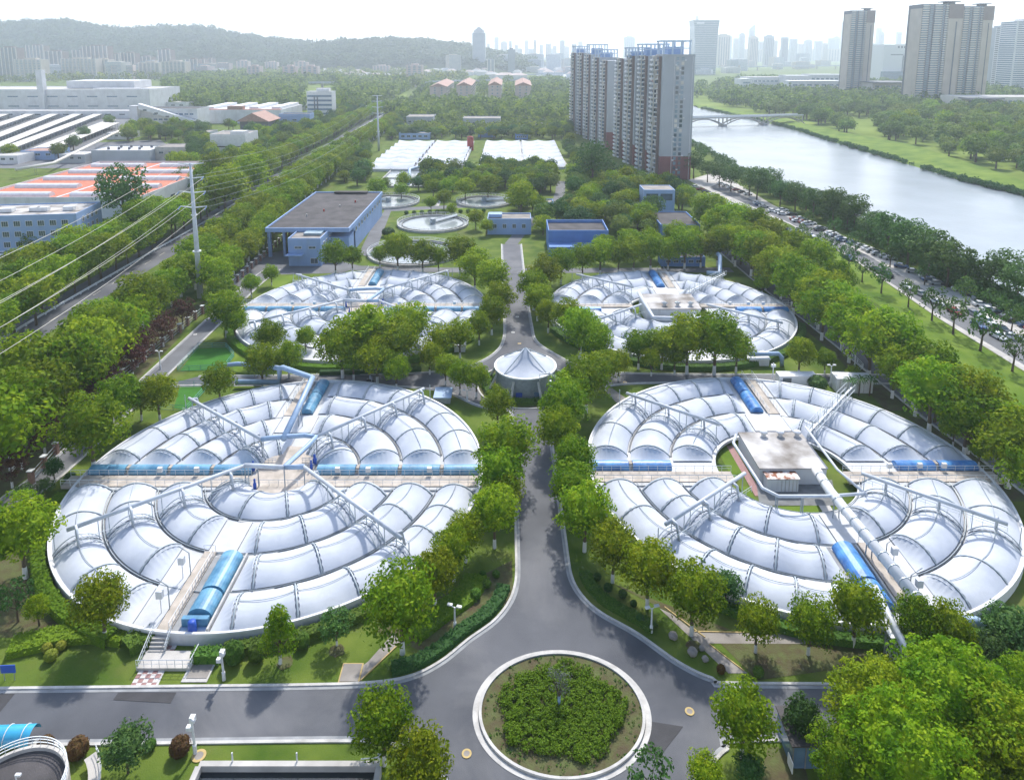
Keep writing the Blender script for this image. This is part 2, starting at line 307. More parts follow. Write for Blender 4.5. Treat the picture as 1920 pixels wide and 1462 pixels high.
wc = smooth_line([at(-60, 1012), at(22, 942), at(125, 862), at(345, 655), at(405, 598), at(478, 530), at(512, 505)])
struct('road', MB().ribbon(offset(wc, 2.3), offset(wc, -2.3), .024), M['asphalt_old'])
kerb_line('kerb', offset(wc, 2.3), 1); kerb_line('kerb', offset(wc, -2.3), -1)
ec = smooth_line([at(1340, 455), at(1452, 545), at(1560, 628), at(1660, 708), at(1760, 787), at(1850, 850), at(1980, 950)])
struct('road', MB().ribbon(offset(ec, 2.4), offset(ec, -2.4), .028), M['asphalt'])
kerb_line('kerb', offset(ec, 2.4), 1); kerb_line('kerb', offset(ec, -2.4), -1)
nc = PX([(560, 500), (800, 506), (960, 508), (1150, 507), (1372, 506)])
struct('road', MB().ribbon(offset(nc, 2.5), offset(nc, -2.5), .032), M['asphalt_old'])
nn = PX([(958, 458), (985, 425), (1010, 405), (1042, 385), (1050, 362), (1052, 340)])
struct('road', MB().ribbon(offset(nn, 2.4), offset(nn, -2.4), .036), M['asphalt_old'])
# pale dust washes, dark resurfaced patches, manhole covers
for pts, m_ in (([(1205, 1350), (1281, 1362), (1232, 1425), (1196, 1395)], 'asphalt_new'), ([(222, 1298), (331, 1298), (320, 1318), (212, 1312)], 'asphalt_new'),
                ([(0, 1300), (28, 1300), (-8, 1345), (-40, 1345)], 'asphalt_new')):
    struct('road_patch', MB().poly(PX(pts), .040), M[m_])
# the planted circle: kerb, soil, cover shrubs
RC = at(1053, 1334); RA = (at(1210, 1338).x-at(897, 1338).x)/2; RE = (at(1053, 1221).y-at(1053, 1459).y)/2/RA
k = MB().ring(RA-.34, RA-.02, 0, .34, 96, RC, RE); struct('roundabout_kerb', k, M['kerb'])
struct('roundabout_apron', MB().ring(RA+.02, RA+.62, 0, .055, 96, RC, RE), M['kerb'])
soil = MB().poly([(RC.x+(RA-.36)*math.cos(t*math.pi/32), RC.y+(RA-.36)*RE*math.sin(t*math.pi/32), .16) for t in range(64)])
struct('roundabout_soil', soil, M['soil'])
# highway on the left with its guard rail
hb = [at(-60, 678), at(62, 604), at(276, 480), at(385, 418), at(495, 350), at(600, 286), at(660, 249), at(720, 215), at(765, 185)]
hb = smooth_line(hb, 4)
struct('highway', MB().ribbon(offset(hb, 5.5), offset(hb, -8.5), .02), M['asphalt'])
k = MB()
for a, b in zip(offset(hb, -3.9)[::1], offset(hb, -3.75)): pass
hc = offset(hb, -4.0)
tot = [0]
for a, b in zip(hc[:-1], hc[1:]): tot.append(tot[-1]+(Vector(b)-Vector(a)).length)
def along(pts, tot, s):
    i = max(0, min(len(tot)-2, next((j for j in range(len(tot)-1) if tot[j+1] >= s), len(tot)-2)))
    f = (s-tot[i])/(tot[i+1]-tot[i]); return Vector(pts[i]).lerp(Vector(pts[i+1]), f)
s = 4
mk = MB()
while s < min(tot[-1], 420):
    a, b = along(hc, tot, s), along(hc, tot, s+4); d = (b-a).normalized(); n_ = Vector((-d.y, d.x, 0))*.08
    mk.poly([a+n_, a-n_, b-n_, b+n_], .026); s += 10
o = struct('road_marking', mk, M['line'])
gr = thing('guard_rail', 'long pale guard rail running down the tree-lined highway', 'guard rail', hb[0][:])
o0 = Vector(hb[0]); rel = [Vector(p)-o0 for p in hb]
rb_ = MB().tube([p+Vector((0, 0, .75)) for p in rel], .17, 4); rb_.tube([p+Vector((0, 0, .4)) for p in rel], .12, 4); build('rail', rb_, M['rail'], gr)
tb = [0]
for a, b in zip(rel[:-1], rel[1:]): tb.append(tb[-1]+(b-a).length)
pm = MB().box((0, 0, .45), (.28, .28, .9)).mesh('post', M['rail']); s = 1; npst = 0
while s < 330:
    put('post', pm, gr, along(rel, tb, s)); s += 4
# river, far bank, parking strip, riverside lawn
bankL = PX([(1006, 143), (1040, 150), (1090, 163), (1180, 200), (1296, 265), (1420, 335), (1560, 400), (1700, 465), (1830, 530), (2050, 640)])
bankR = PX([(1002, 131), (1075, 131), (1120, 140), (1230, 170), (1310, 203), (1400, 222), (1480, 241), (1640, 290), (1800, 338), (2050, 400)])
struct('river', MB().ribbon(bankL, bankR, .05), M['river'])
bk2 = PX([(1300, 199), (1380, 211), (1460, 226), (1560, 250), (1700, 276), (1800, 308), (1900, 342), (2050, 392)]); bk1 = PX([(1310, 203), (1400, 222), (1480, 241), (1560, 266), (1640, 290), (1800, 338), (1900, 362), (2050, 400)])
A = np.array([[(a.x, a.y, .0), (a.x*.66+b.x*.34, a.y*.66+b.y*.34, 1.6), (b.x, b.y, 2.6), (b.x*1.02+3, b.y*1.02, .02)] for a, b in zip(bk1, bk2)])
struct('river_bank', MB().grid(A), M['lawn'], True)
struct('parking_ground', MB().poly(PX([(1290, 338), (1345, 322), (1450, 385), (1600, 452), (1760, 530), (2040, 660), (2040, 770), (1760, 597), (1600, 487), (1480, 420), (1370, 378)]), .06), M['concrete'])
struct('riverside_road', MB().ribbon(PX([(1330, 352), (1480, 418), (1600, 484), (1760, 590), (2040, 755)]), PX([(1345, 345), (1500, 418), (1625, 478), (1780, 572), (2040, 715)]), .07), M['asphalt_old'])
struct('riverside_lawn', MB().poly(PX([(1480, 440), (1560, 510), (1700, 610), (1880, 745), (2040, 862), (2040, 775), (1760, 599), (1600, 489), (1500, 430)]), .05), M['lawn'])
# paved yard by the pump house, paths in the lawn, clipped lawns
struct('yard', MB().poly(PX([(420, 535), (480, 480), (530, 470), (640, 490), (680, 500), (640, 512), (520, 515), (470, 540)]), .044), M['asphalt_old'])
struct('path', MB().poly(PX([(640, 1277), (676, 1276), (760, 1195), (735, 1190), (690, 1240)]), .03), M['greyroof'])
struct('path', MB().poly(PX([(1236, 1140), (1258, 1150), (1402, 1262), (1366, 1262)]), .03), M['greyroof'])
struct('path', MB().poly(PX([(1300, 1184), (1680, 1192), (1680, 1208), (1330, 1206)]), .034), M['greyroof'])
struct('path', MB().poly(PX([(1170, 770), (1130, 728), (1148, 728), (1192, 760)]), .034), M['greyroof'])
struct('path', MB().poly(PX([(-40, 985), (40, 912), (62, 900), (48, 915), (-20, 990)]), .034), M['greyroof'])
struct('path', MB().poly(PX([(672, 478), (700, 420), (722, 395), (735, 392), (722, 425), (705, 470), (700, 482)]), .034), M['asphalt_old'])
struct('path', MB().poly(PX([(810, 392), (822, 376), (828, 376), (820, 392)]), .034), M['concrete'])
struct('path', MB().poly(PX([(720, 397), (910, 388), (912, 382), (720, 391)]), .036), M['asphalt_old'])
struct('path', MB().poly(PX([(1060, 320), (1040, 296), (1030, 272), (1040, 272), (1055, 296), (1072, 320)]), .036), M['concrete'])
struct('clipped_lawn', MB().poly(PX([(338, 696), (368, 654), (424, 652), (440, 668), (418, 694)]), .03), M['court'])
struct('clipped_lawn', MB().poly(PX([(326, 765), (338, 724), (392, 724), (352, 770)]), .03), M['court'])
for pts in ([(760, 400), (905, 393), (905, 386), (760, 392)], [(700, 470), (715, 420), (735, 400), (700, 400), (690, 450)], [(1060, 392), (1075, 392), (1082, 366), (1062, 366)], [(690, 500), (830, 500), (830, 490), (690, 488)],
            [(430, 640), (440, 655), (480, 690), (440, 700), (425, 660)], [(1360, 520), (1440, 545), (1400, 520)], [(470, 575), (520, 520), (560, 515), (500, 560)]):
    struct('lawn_patch', MB().poly(PX(pts), .028), M['lawn'])
for pts in ([(30, 1030), (120, 1110), (235, 1190), (0, 1195), (-30, 1050)], [(1140, 1090), (1370, 1180), (1300, 1190), (1260, 1150)], [(700, 1180), (960, 1050), (962, 1120), (880, 1190), (820, 1235)], [(1440, 560), (1560, 660), (1660, 770), (1720, 770), (1600, 650), (1480, 560)], [(1700, 780), (1900, 940), (1960, 940), (1800, 800)], [(0, 870), (120, 760), (330, 590), (390, 560), (330, 640), (120, 850), (0, 930)],
            [(1350, 1205), (1640, 1210), (1600, 1250), (1420, 1275)], [(1440, 1400), (1500, 1400), (1520, 1480), (1420, 1480)]):
    struct('soil_patch', MB().poly(PX(pts), .024), M['soil'])
tp = struct('tiled_path', MB().poly(PX([(246, 1290), (300, 1200), (336, 1200), (294, 1290)]), .05), M['kerb'])
p0, p1 = at(266, 1289), at(313, 1205); dv = (p1-p0); Ln = dv.length; dv.normalize(); nvv = Vector((dv.y, -dv.x, 0))
tm = [MB().box((0, 0, 0), (.52, .52, .06)).mesh('tile', M[q]) for q in ('tilec', 'tilew')]
for i in range(int(Ln/.56)):
    for j in range(5):
        p = p0+dv*(i*.56+.3)+nvv*((j-2)*.56); put('tile', tm[(i+j) % 2], tp, (p.x, p.y, .05), math.atan2(dv.y, dv.x))
for n_, ((u, v), m_) in enumerate([((875, 1412), 'yellow'), ((1293, 1333), 'yellow'), ((373, 1416), 'yellow'), ((962, 623), 'white'), ((974, 644), 'yellow'), ((366, 627), 'white'), ((1172, 717), 'yellow'), ((970, 594), 'white')]):
    w_ = ['on the road left of the planted circle', 'on the road right of the planted circle', 'in the grass beside the camera pole at the front', 'on the main road above the cone roof tank', 'on the road just behind the cone roof tank', 'on the perimeter road by the clipped lawn', 'at the kerb of the cross road near the diagonal path', 'farthest up the main road between the tree rows'][n_]
    t = thing('manhole_cover', ('round yellow' if m_ == 'yellow' else 'round pale')+' manhole cover '+w_, 'manhole cover', at(u, v, .05), group='manhole covers on the site')
    r_ = (.7 if u < 400 else .5) if v > 1200 else .45
    build('cover_plate', MB().lathe([(0, .02), (r_*.62, .02), (r_*.62, 0)], 18), M['greyroof'], t); build('cover_ring', MB().ring(r_*.62, r_, 0, .03, 20), M[m_], t)
# ------------------------------------------------------------------ the four tent-roofed treatment basins
ZB = 1.2
def arch(s): return 4*s*(1-s)
def basin(cx, cy, Rr, rings, mir, flip, south, hub, label, group='round basins under white membrane roofs'):
    b = thing('covered_basin', label, 'treatment basin', (cx, cy, 0), 0, group)
    mx = -1 if mir else 1; my = -1 if flip else 1
    X = lambda x: x*mx
    # wall, floor and the dark gaps between the channels
    build('rim_wall', MB().ring(Rr-.35, Rr+.15, 0, ZB+.25, 128), M['wall'], b)
    fl = MB()
    inner = rings[0]-.3 if hub == 'house' else 0
    fl.ring(inner, Rr-.36, ZB-.5, ZB, 96) if inner else fl.lathe([(0, ZB), (Rr-.36, ZB)], 96)
    build('floor_slab', fl, M['deck'], b)
    gm = MB()
    for r in rings[:-1] if hub != 'house' else rings[1:-1]:
        for a0, a1 in ((12, 76), (104, 168), (192, 255), (285, 348)): gm.ring(r-.14, r+.14, ZB+.01, ZB+.14, 18, a0=R_(a0), a1=R_(a1))
    build('gutter', gm, M['gut'], b)
    for r in rings: build('edge_beam', MB().tube([(r*math.cos(t), r*math.sin(t), ZB+.22) for t in np.linspace(R_(188), R_(352), 40)], .07, 5) if r < Rr-1 else MB().ring(Rr-.1, Rr+.22, ZB+.26, ZB+.5, 128), M['steel' if r < Rr-1 else 'white'], b)
    yN, yS = (2.3, -4.6) if not flip else (4.4, -2.3); lowend = 'rib' if not flip else 'flat'
    nring = len(rings)-1
    TR = [R_(a) for a in ((48, 142, 218, 318) if not mir else (47, 140, 218, 322))]
    ang = lambda x, y: math.atan2(y, x)
    def end_y(y0, right): return lambda r: (math.asin(max(-1, min(1, y0/r))) if right else math.pi-math.asin(max(-1, min(1, y0/r))))
    def end_x(x0, up): return lambda r: (math.acos(max(-1, min(1, x0/r))) if up else 2*math.pi-math.acos(max(-1, min(1, x0/r))))
    NG = sorted((X(-7.4), X(.3))); SG = sorted((X(-8.6), X(1.3)))
    NP = sorted((X(-6.0), X(1.0))); SP = sorted((X(-4.8), X(-.6)))
    mem = M['pvc']
    for k in range(nring):
        r0, r1 = rings[k]+.32, rings[k+1]-.3
        outer = k >= nring-2
        W_ = r1-r0; H = .235*W_ if W_ < 9 else 2.4
        gN, gS = (NG, SG) if outer else (NP, SP)
        if k == 0 and hub == 'platform': gN = sorted((X(-1.5), X(1.5))); 
        secs = []
        secs.append((end_y(yN, True), end_x(gN[1], True), TR[0], 'flat', 'slope'))
        secs.append((end_x(gN[0], True), end_y(yN, False), TR[1], 'slope', 'flat'))
        if k == 0 and hub == 'platform':
            f = end_y(yS, True); secs.append((end_y(yS, False), lambda r, f=f: f(r)+2*math.pi, TR[2], lowend, lowend))
        else:
            secs.append((end_y(yS, False), end_x(gS[0], False), TR[2], lowend, 'slope'))
            f = end_y(yS, True); secs.append((end_x(gS[1], False), lambda r, f=f: f(r)+2*math.pi, TR[3], 'slope', lowend))
        rm = (r0+r1)/2
        for fa, fb, ta, ea, eb in secs:
            a, c = fa(rm), fb(rm)
            if c-a < .15: continue
            step = 6.3/rm
            lo = a + (.5*step*.7 if ea != 'rib' else .02); hi = c - (.5*step*.7 if eb != 'rib' else .02)
            if ta < lo+.05 or ta > hi-.05: ta = (lo+hi)/2
            n1 = max(1, round((ta-lo)/step)); n2 = max(1, round((hi-ta)/step))
            A = list(np.linspace(lo, ta, n1+1))+list(np.linspace(ta, hi, n2+1))[1:]
            if abs(A[0]-ta) < 1e-3: A = A[1:]
            fr = [fa]+[(lambda r, q=q: q) for q in A]+[fb]
            hs = [0]+[H]*len(A)+[0]
            if ea == 'rib': fr, hs = fr[1:], hs[1:]
            if eb == 'rib': fr, hs = fr[:-1], hs[:-1]
            for i in range(len(fr)-1):
                h0, h1 = hs[i], hs[i+1]
                nv, nu = 25, 9
                G_ = np.zeros((nu, nv, 3))
                for q in range(nv):
                    s = q/(nv-1); r = r0+W_*s; sc = abs(math.sin(math.pi*8*s))
                    q0, q1 = fr[i](r), fr[i+1](r)
                    g0 = ((.16+.15*sc)/r if h0 else 0); g1 = ((.16+.15*sc)/r if h1 else 0)
                    for p in range(nu):
                        t = p/(nu-1); aa = (q0+g0)*(1-t)+(q1-g1)*t
                        if h0 and h1: hh = h0*(1-.26*4*t*(1-t))
                        elif h0: hh = h0*(1-t)**1.35
                        else: hh = h1*t**1.35
                        G_[p, q] = (r*math.cos(aa), r*math.sin(aa), ZB+.22+hh*arch(s)**.92)
                build('membrane', MB().grid(G_), mem, b, True)
            for q in A:
                pts = []; n = 14
                for j in range(n+1):
                    s = j/n; r = r0-.1+(W_+.2)*s; pts.append((r*math.cos(q), r*math.sin(q), ZB+.1+(H+.16)*arch(s)**.92))
                if abs(q-ta) < 1e-3:
                    tr = MB(); off = Vector((-math.sin(q), math.cos(q), 0))*.75; up = Vector((0, 0, .35))
                    P1 = [Vector(p)+off+up*arch(j/n) for j, p in enumerate(pts)]; P2 = [Vector(p)-off+up*arch(j/n) for j, p in enumerate(pts)]
                    tr.tube(P1, .08, 5); tr.tube(P2, .08, 5)
                    for j in range(1, n, 2): tr.tube([P1[j], P2[j+1]], .03, 4)
                    for j in (1, n//2, n-1):
                        e = (P1[j]+P2[j])/2; tr.tube([e, Vector((e.x, e.y, 5.1))], .07, 4)
                    build('truss', tr, M['rib'], b)
                else: build('rib', MB().tube(pts, .125, 6), M['rib'], b, True)
                tv = Vector((-math.sin(q), math.cos(q), 0))*.5; dz = Vector((0, 0, -.2)); PV = [Vector(p) for p in pts]
                build('valley_strip', MB().ribbon([p+tv+dz for p in PV], [p-tv+dz for p in PV]), mem, b, True)
            # ridge tie along the crown of the channel
            if k != 1 or c > math.pi:
                a0_, a1_ = A[0], A[-1]; pr = []
                for j in range(len(A)-1):
                    for t in np.linspace(0, 1, 6)[: (6 if j == len(A)-2 else 5)]:
                        q = A[j]*(1-t)+A[j+1]*t; pr.append((rm*math.cos(q), rm*math.sin(q), ZB+.32+H*(1-.22*4*t*(1-t))))
                if len(pr) > 2: build('ridge_tie', MB().tube(pr, .05, 4), M['rib'], b)
    # walkways with railings
    def railing(mb, p, q, h=1.05, step=1.5):
        p, q = Vector(p), Vector(q); n = max(1, int((q-p).length/step)); up = Vector((0, 0, h))
        mb.tube([p+up, q+up], .05, 4); mb.tube([p+up*.55, q+up*.55], .03, 4)
        for i in range(n+1): mb.tube([p.lerp(q, i/n), p.lerp(q, i/n)+up], .035, 4)
    y0, y1 = (-3.7, -.9) if not flip else (1.4, 3.6)
    zw = ZB+.35
    xin = 0 if hub == 'platform' else 9.2
    spans = [(-Rr-2.0, Rr-.5)] if hub == 'platform' else [(-Rr+.6, -xin), (xin, Rr+1.5)]
    for xa, xb in spans:
        build('walkway', MB().box(((xa+xb)/2, (y0+y1)/2, zw-.25), (xb-xa, y1-y0, .5)), M['tan'], b)
        rm_ = MB(); railing(rm_, (xa, y0+.08, zw), (xb, y0+.08, zw))
        segs = [(xa, xb)] if hub != 'platform' else [(xa, -5), (5, xb)]
        for c0, c1 in segs: railing(rm_, (c0, y1-.08, zw), (c1, y1-.08, zw))
        build('railing', rm_, M['rail'], b)
    # flat bright strip in front of the walkway
    ys0, ys1 = (-4.5, -3.8) if not flip else (3.7, 4.3)
    for sgn in (-1, 1):
        ri = rings[0]; build('side_panel', MB().box((sgn*(ri+Rr-.6)/2, (ys0+ys1)/2, ZB+.12), (Rr-.6-ri, abs(ys1-ys0), .2)), M['deck'], b)
    # blue barrel covers over the channels' ends
    cvm = M['cover2'] if mir else M['cover']
    def barrel(p, d, length, rad, squash=.85):
        d = Vector(d); n = Vector((-d.y, d.x, 0)); nb = 12; nl_ = max(3, int(length/1.2)); m = MB()
        rows = []
        for i in range(nl_+1):
            for e in ((0, .035) if 0 < i < nl_ else (0,)):
                rows.append([Vector(p)+d*(length*i/nl_+(e*1.2 if e else 0))+n*(rad*(1+e)*math.cos(math.pi*j/nb))+Vector((0, 0, rad*squash*(1+e)*math.sin(math.pi*j/nb))) for j in range(nb+1)])
        A_ = np.array([[tuple(v) for v in r_] for r_ in rows]); m.grid(A_)
        for r_ in (rows[0], rows[-1]): m.poly(r_)
        return m
    yc = .75 if not flip else -.75
    rlist = rings if hub == 'platform' else rings[1:]
    for sgn in (-1, 1):
        for k in range(len(rlist)-1):
            a, c = rlist[k]+.35, rlist[k+1]-.35
            o = build('blue_cover', barrel((sgn*a, yc, ZB+.15), (sgn, 0, 0), c-a, 1.12), cvm, b)
            if k: build('cover_gear', MB().box((sgn*(a-.35), yc, ZB+.5), (.5, 1.0, 1.0)), M['tan'], b)
        # vent boxes on the rail
    for x in (-20, -14, 9, 14, 24) if hub == 'platform' else (-26, -22, -17):
        build('vent_box', MB().box((X(x) if mir else x, y1+.12 if not flip else y0-.1, zw+1.0), (.75, .45, .8)), M['white'], b)
    nx = X(-1.9); ra = rings[-3]
    for i, (a, c) in enumerate(((ra+.2, rings[-2]-.1), (rings[-2]+.2, Rr-.8))):
        build('blue_cover', barrel((nx, a, ZB+.2), (0, 1, 0), c-a, 1.25), cvm, b)
    build('walkway', MB().box((X(-4.9), (ra+Rr)/2+.6, zw-.25), (2.2, Rr-ra+2.4, .5)), M['tan'], b)
    rm_ = MB()
    for e in (-1.05, 1.05): railing(rm_, (X(-4.9)+e, ra-.6, zw), (X(-4.9)+e, Rr+1.6, zw))
    build('railing', rm_, M['rail'], b)
    build('side_panel', MB().box((X(-2.6), (rings[-3]+rings[max(0, nring-3)])/2 + .1, ZB+.12), (6.6, rings[-3]-rings[max(0, nring-3)]-1.0, .2)), M['deck'], b)
    if south:
        nx = X(-.9)
        for i, (a, c) in enumerate(((ra+.6, rings[-2]+.2), (rings[-2]+.6, Rr-2.6))):
            build('blue_cover', barrel((nx, -a, ZB+.2), (0, -1, 0), c-a, 1.55, .8), cvm, b)
        build('channel_wall', MB().box((nx+1.95, -(ra+Rr)/2, ZB+.35), (.25, Rr-ra-.6, .7)), M['kerb'], b)
        build('channel_floor', MB().box((nx-2.1, -(ra+Rr)/2, ZB+.06), (1.0, Rr-ra-.6, .1)), M['gutter'], b)
        wx = X(-4.3)
        build('walkway', MB().box((wx, -(ra+Rr)/2+.5, zw-.25), (1.7, Rr-ra, .5)), M['tan'], b)
        rm_ = MB(); railing(rm_, (wx+.8, -ra+.3, zw), (wx+.8, -Rr+.3, zw), 1.15, .9); railing(rm_, (wx+.8, -ra+.3, zw), (wx-.8, -ra+.3, zw)); build('railing', rm_, M['white'], b)
        build('side_panel', MB().box((X(-6.9), -(ra+Rr)/2, ZB+.12), (3.2, math.sqrt(Rr*Rr-49)-ra-.8, .22)), M['deck'], b)
        build('side_panel', MB().box((X(-2.7), -(rings[-3]+rings[max(0, nring-3)])/2+.1, ZB+.13), (3.8, rings[-3]-rings[max(0, nring-3)]-.8, .22)), M['deck'], b)
        for yy in (-ra-4.4, -ra-10.2):
            p = MB().tube([(X(-5.9), yy, zw-.2), (X(-5.9), yy, zw+2.4)], .06, 5).box((X(-5.9), yy, zw+2.5), (.75, .6, 1.0)); build('instrument_box', p, M['white'], b)
            build('lamp_post', MB().tube([(X(-5.1), yy+.5, zw-.3), (X(-5.1), yy+.5, zw+3.2), (X(-6.4), yy+.5, zw+4.2)], .07, 5), M['steel'], b)
    # air ducts: four arms carried over the channels on the trusses, with a drop to every channel
    zp = 5.2; rh = rings[0]+1.2 if hub == 'platform' else rings[0]+.2
    for i, q in enumerate(TR):
        d = Vector((math.cos(q), math.sin(q), 0)); p0 = d*rh; p1 = d*(Rr-2.2)
        if hub == 'house' and i == 0:
            f = MB(); n = Vector((-d.y, d.x, 0))*.8
            for e in (-1, 1): f.tube([p0+n*e+Vector((0, 0, 3.6)), p1*1.07+n*e+Vector((0, 0, 3.7))], .09, 4); f.tube([p0+n*e+Vector((0, 0, 4.7)), p1*1.07+n*e+Vector((0, 0, 4.8))], .06, 4)
            for j in range(17):
                e = p0.lerp(p1*1.07, j/16); f.box((e.x, e.y, 3.62+.006*j), (1.2, .35, .08), q)
                for sg in (-1, 1): f.tube([e+n*sg+Vector((0, 0, 3.6)), e+n*sg+Vector((0, 0, 4.8))], .035, 4)
            build('gantry', f, M['rail'], b)
        else: pp = build('air_duct', MB().tube([p0+Vector((0, 0, zp)), p1+Vector((0, 0, zp-.3))], .30, 9), M['pipe'], b, True)
        if hub == 'house' and i == 0: continue
        for k in range(nring):
            r = (rings[k]+rings[k+1])/2; e = d*min(r, Rr-2.4); t_ = Vector((-d.y, d.x, 0))*(.9 if q > math.pi else -.9)
            build('drop_pipe', MB().tube([e+Vector((0, 0, zp-.1)), e+t_+Vector((0, 0, zp-.3)), e+t_*1.6+Vector((0, 0, ZB+1.3))], .21, 6), M['pipe'], pp, True)
        cw = MB(); n = Vector((-d.y, d.x, 0))*1.3
        railing(cw, p0+n+Vector((0, 0, 2.7)), p1+n+Vector((0, 0, 2.6)), 1.0, 1.4)
        build('railing', cw, M['rail'], pp)
    tie = MB()
    # hub
    if hub == 'platform':
        pts = [(-3.4, -6.2), (3.2, -6.2), (4.6, -3.6), (4.6, 2.2), (3.2, 7.2), (-1.5, 7.8), (-4.2, 4.0), (-4.6, -3.6)]
        build('hub_platform', MB().prism([(x, y) for x, y in pts], ZB-.2, ZB+.42), M['tan'], b)
        d = [Vector((math.cos(q), math.sin(q), 0))*rh+Vector((0, 0, zp)) for q in TR]
        build('hub_duct', MB().tube([d[1], d[1]+Vector((2.0, .2, .2)), d[0]+Vector((-2, .1, .2)), d[0], Vector((3.6, 2.0, zp)), Vector((1.4, -4.0, zp-.2)), d[3]], .42, 9), M['bluepipe'], b, True)
        build('hub_duct', MB().tube([d[2], Vector((-2.8, -3.9, zp)), Vector((1.4, -4.0, zp-.2))], .38, 9), M['pipe'], b, True)
        for p in d+[Vector((-2.8, -3.9, zp)), Vector((1.4, -4.0, zp))]: build('duct_leg', MB().tube([(p.x, p.y, ZB+.4), (p.x, p.y, zp)], .1, 5), M['steel'], b)
        for x, y, s in ((4.4, 2.3, 1), (-3.2, -4.5, .8), (4.3, .6, .7), (-5.2, .4, .7)):
            pu = MB().lathe([(0, ZB+.4), (.34*s, ZB+.4), (.34*s, ZB+1.3), (.2*s, ZB+1.5), (.2*s, ZB+2.1), (0, ZB+2.2)], 10, (x, y, 0)); build('pump_motor', pu, M['signblue'], b, True)
        for sx in (-1, 1):
            f = MB(); x0, x1 = (sx*2.2, sx*4.7)
            for pz in (.5, .95, 1.3): 
                for yy in (.9, 2.6): f.tube([(x0, yy, ZB+pz), (x1, yy, ZB+pz)], .05, 4)
            for xx in np.linspace(x0, x1, 5):
                for yy in (.9, 2.6): f.tube([(xx, yy, ZB+.3), (xx, yy, ZB+1.3)], .04, 4)
            build('railing', f, M['white'], b)
    return b
BS = []
B1 = basin(-37.5, 106.0, 32.5, [5.0, 12, 19, 25.9, 32.5], False, False, True, 'platform', 'nearest left round basin with blue covers running down to front steps')
B2 = basin(45.3, 107.2, 32.5, [11.3, 18.4, 25.5, 32.5], True, False, True, 'house', 'nearest right round basin ringing a stained-roof control house')
B3 = basin(-39.6, 181.0, 32.8, [5.0, 12, 19.1, 26.2, 32.8], False, True, False, 'platform', 'farther left round basin beyond the cross road below the pump house')
B4 = basin(42.0, 180.6, 32.2, [10.6, 17.8, 25, 32.2], True, True, False, 'house', 'farther right round basin half hidden behind green trees')
# ------------------------------------------------------------------ trees and shrubs
def leaf_cloud(mb, c, r, n, size, rg, flat=.9, up=.25, m=0):
    for _ in range(n):
        while 1:
            d = Vector((rg.gauss(0, 1), rg.gauss(0, 1), rg.gauss(0, 1)+up)); 
            if d.length > .1: break
        d.normalize()
        p = Vector(c)+Vector((d.x*r, d.y*r, d.z*r*flat))*rg.uniform(.72, 1.06)
        nn = (d+Vector((rg.uniform(-.7, .7), rg.uniform(-.7, .7), rg.uniform(-.4, .8)))).normalized()
        a = nn.cross(Vector((rg.uniform(-1, 1), rg.uniform(-1, 1), rg.uniform(-1, 1)))).normalized(); b = nn.cross(a)
        s = size*rg.uniform(.6, 1.3)
        mb.add([p-a*s*.5, p+b*s*.32+nn*s*.06, p+a*s*.55, p-b*s*.32], [(0, 1, 2, 3)], m)
def blob(mb, c, rx, rz, rg, m=0, seg=9, rings=6):
    vs = [(c[0], c[1], c[2]-rz)]
    for i in range(1, rings):
        t = math.pi*i/rings
        for j in range(seg):
            q = 2*math.pi*j/seg; k = rg.uniform(.86, 1.1)
            vs.append((c[0]+rx*k*math.sin(t)*math.cos(q), c[1]+rx*k*math.sin(t)*math.sin(q), c[2]-rz*k*math.cos(t)))
    vs.append((c[0], c[1], c[2]+rz)); n = len(vs)
    fs = [(0, 1+(j+1) % seg, 1+j) for j in range(seg)]
    for i in range(rings-2):
        for j in range(seg): a, b = 1+i*seg, 1+(i+1)*seg; fs.append((a+j, a+(j+1) % seg, b+(j+1) % seg, b+j))
    fs += [(n-1, n-1-seg+j, n-1-seg+(j+1) % seg) for j in range(seg)]
    mb.add(vs, fs, m)
def crown_mb(seed, puffs=80, leaves=46, leaf=.052, core=.33, hz=.46, pr=(.10, .155), kind='round', lobes=5):
    # a crown one unit wide whose base is near z = 0
    rg = random.Random(seed); mb = MB()
    ga = math.pi*(3-5**.5)
    lob = [(Vector((rg.uniform(-.16, .16), rg.uniform(-.16, .16), rg.uniform(-.10, .14)))) for _ in range(lobes)]
    if core:
        blob(mb, (0, 0, hz), core, core*hz*1.9, rg)
    for i in range(puffs):
        z = 1-2*(i+.5)/puffs
        if kind == 'round' and z < -.72: continue
        q = ga*i+rg.uniform(-.25, .25); rr = math.sqrt(1-z*z)
        l = lob[i % lobes]; rad = rg.uniform(.31, .405)
        if kind == 'cone':
            f = (1-(z+1)/2)**.75*.9+.12; p = Vector((math.cos(q)*f*.38, math.sin(q)*f*.38, hz+z*hz*.86))
        elif kind == 'flat':
            p = Vector((rr*math.cos(q)*rad+l.x, rr*math.sin(q)*rad+l.y, hz+z*hz*.62+l.z*.4))
        else:
            p = Vector((rr*math.cos(q)*rad+l.x*.55, rr*math.sin(q)*rad+l.y*.55, hz+z*hz*.80*rad/.37+l.z*.5))
        leaf_cloud(mb, p, rg.uniform(*pr), leaves, leaf, rg, .85)
    return mb
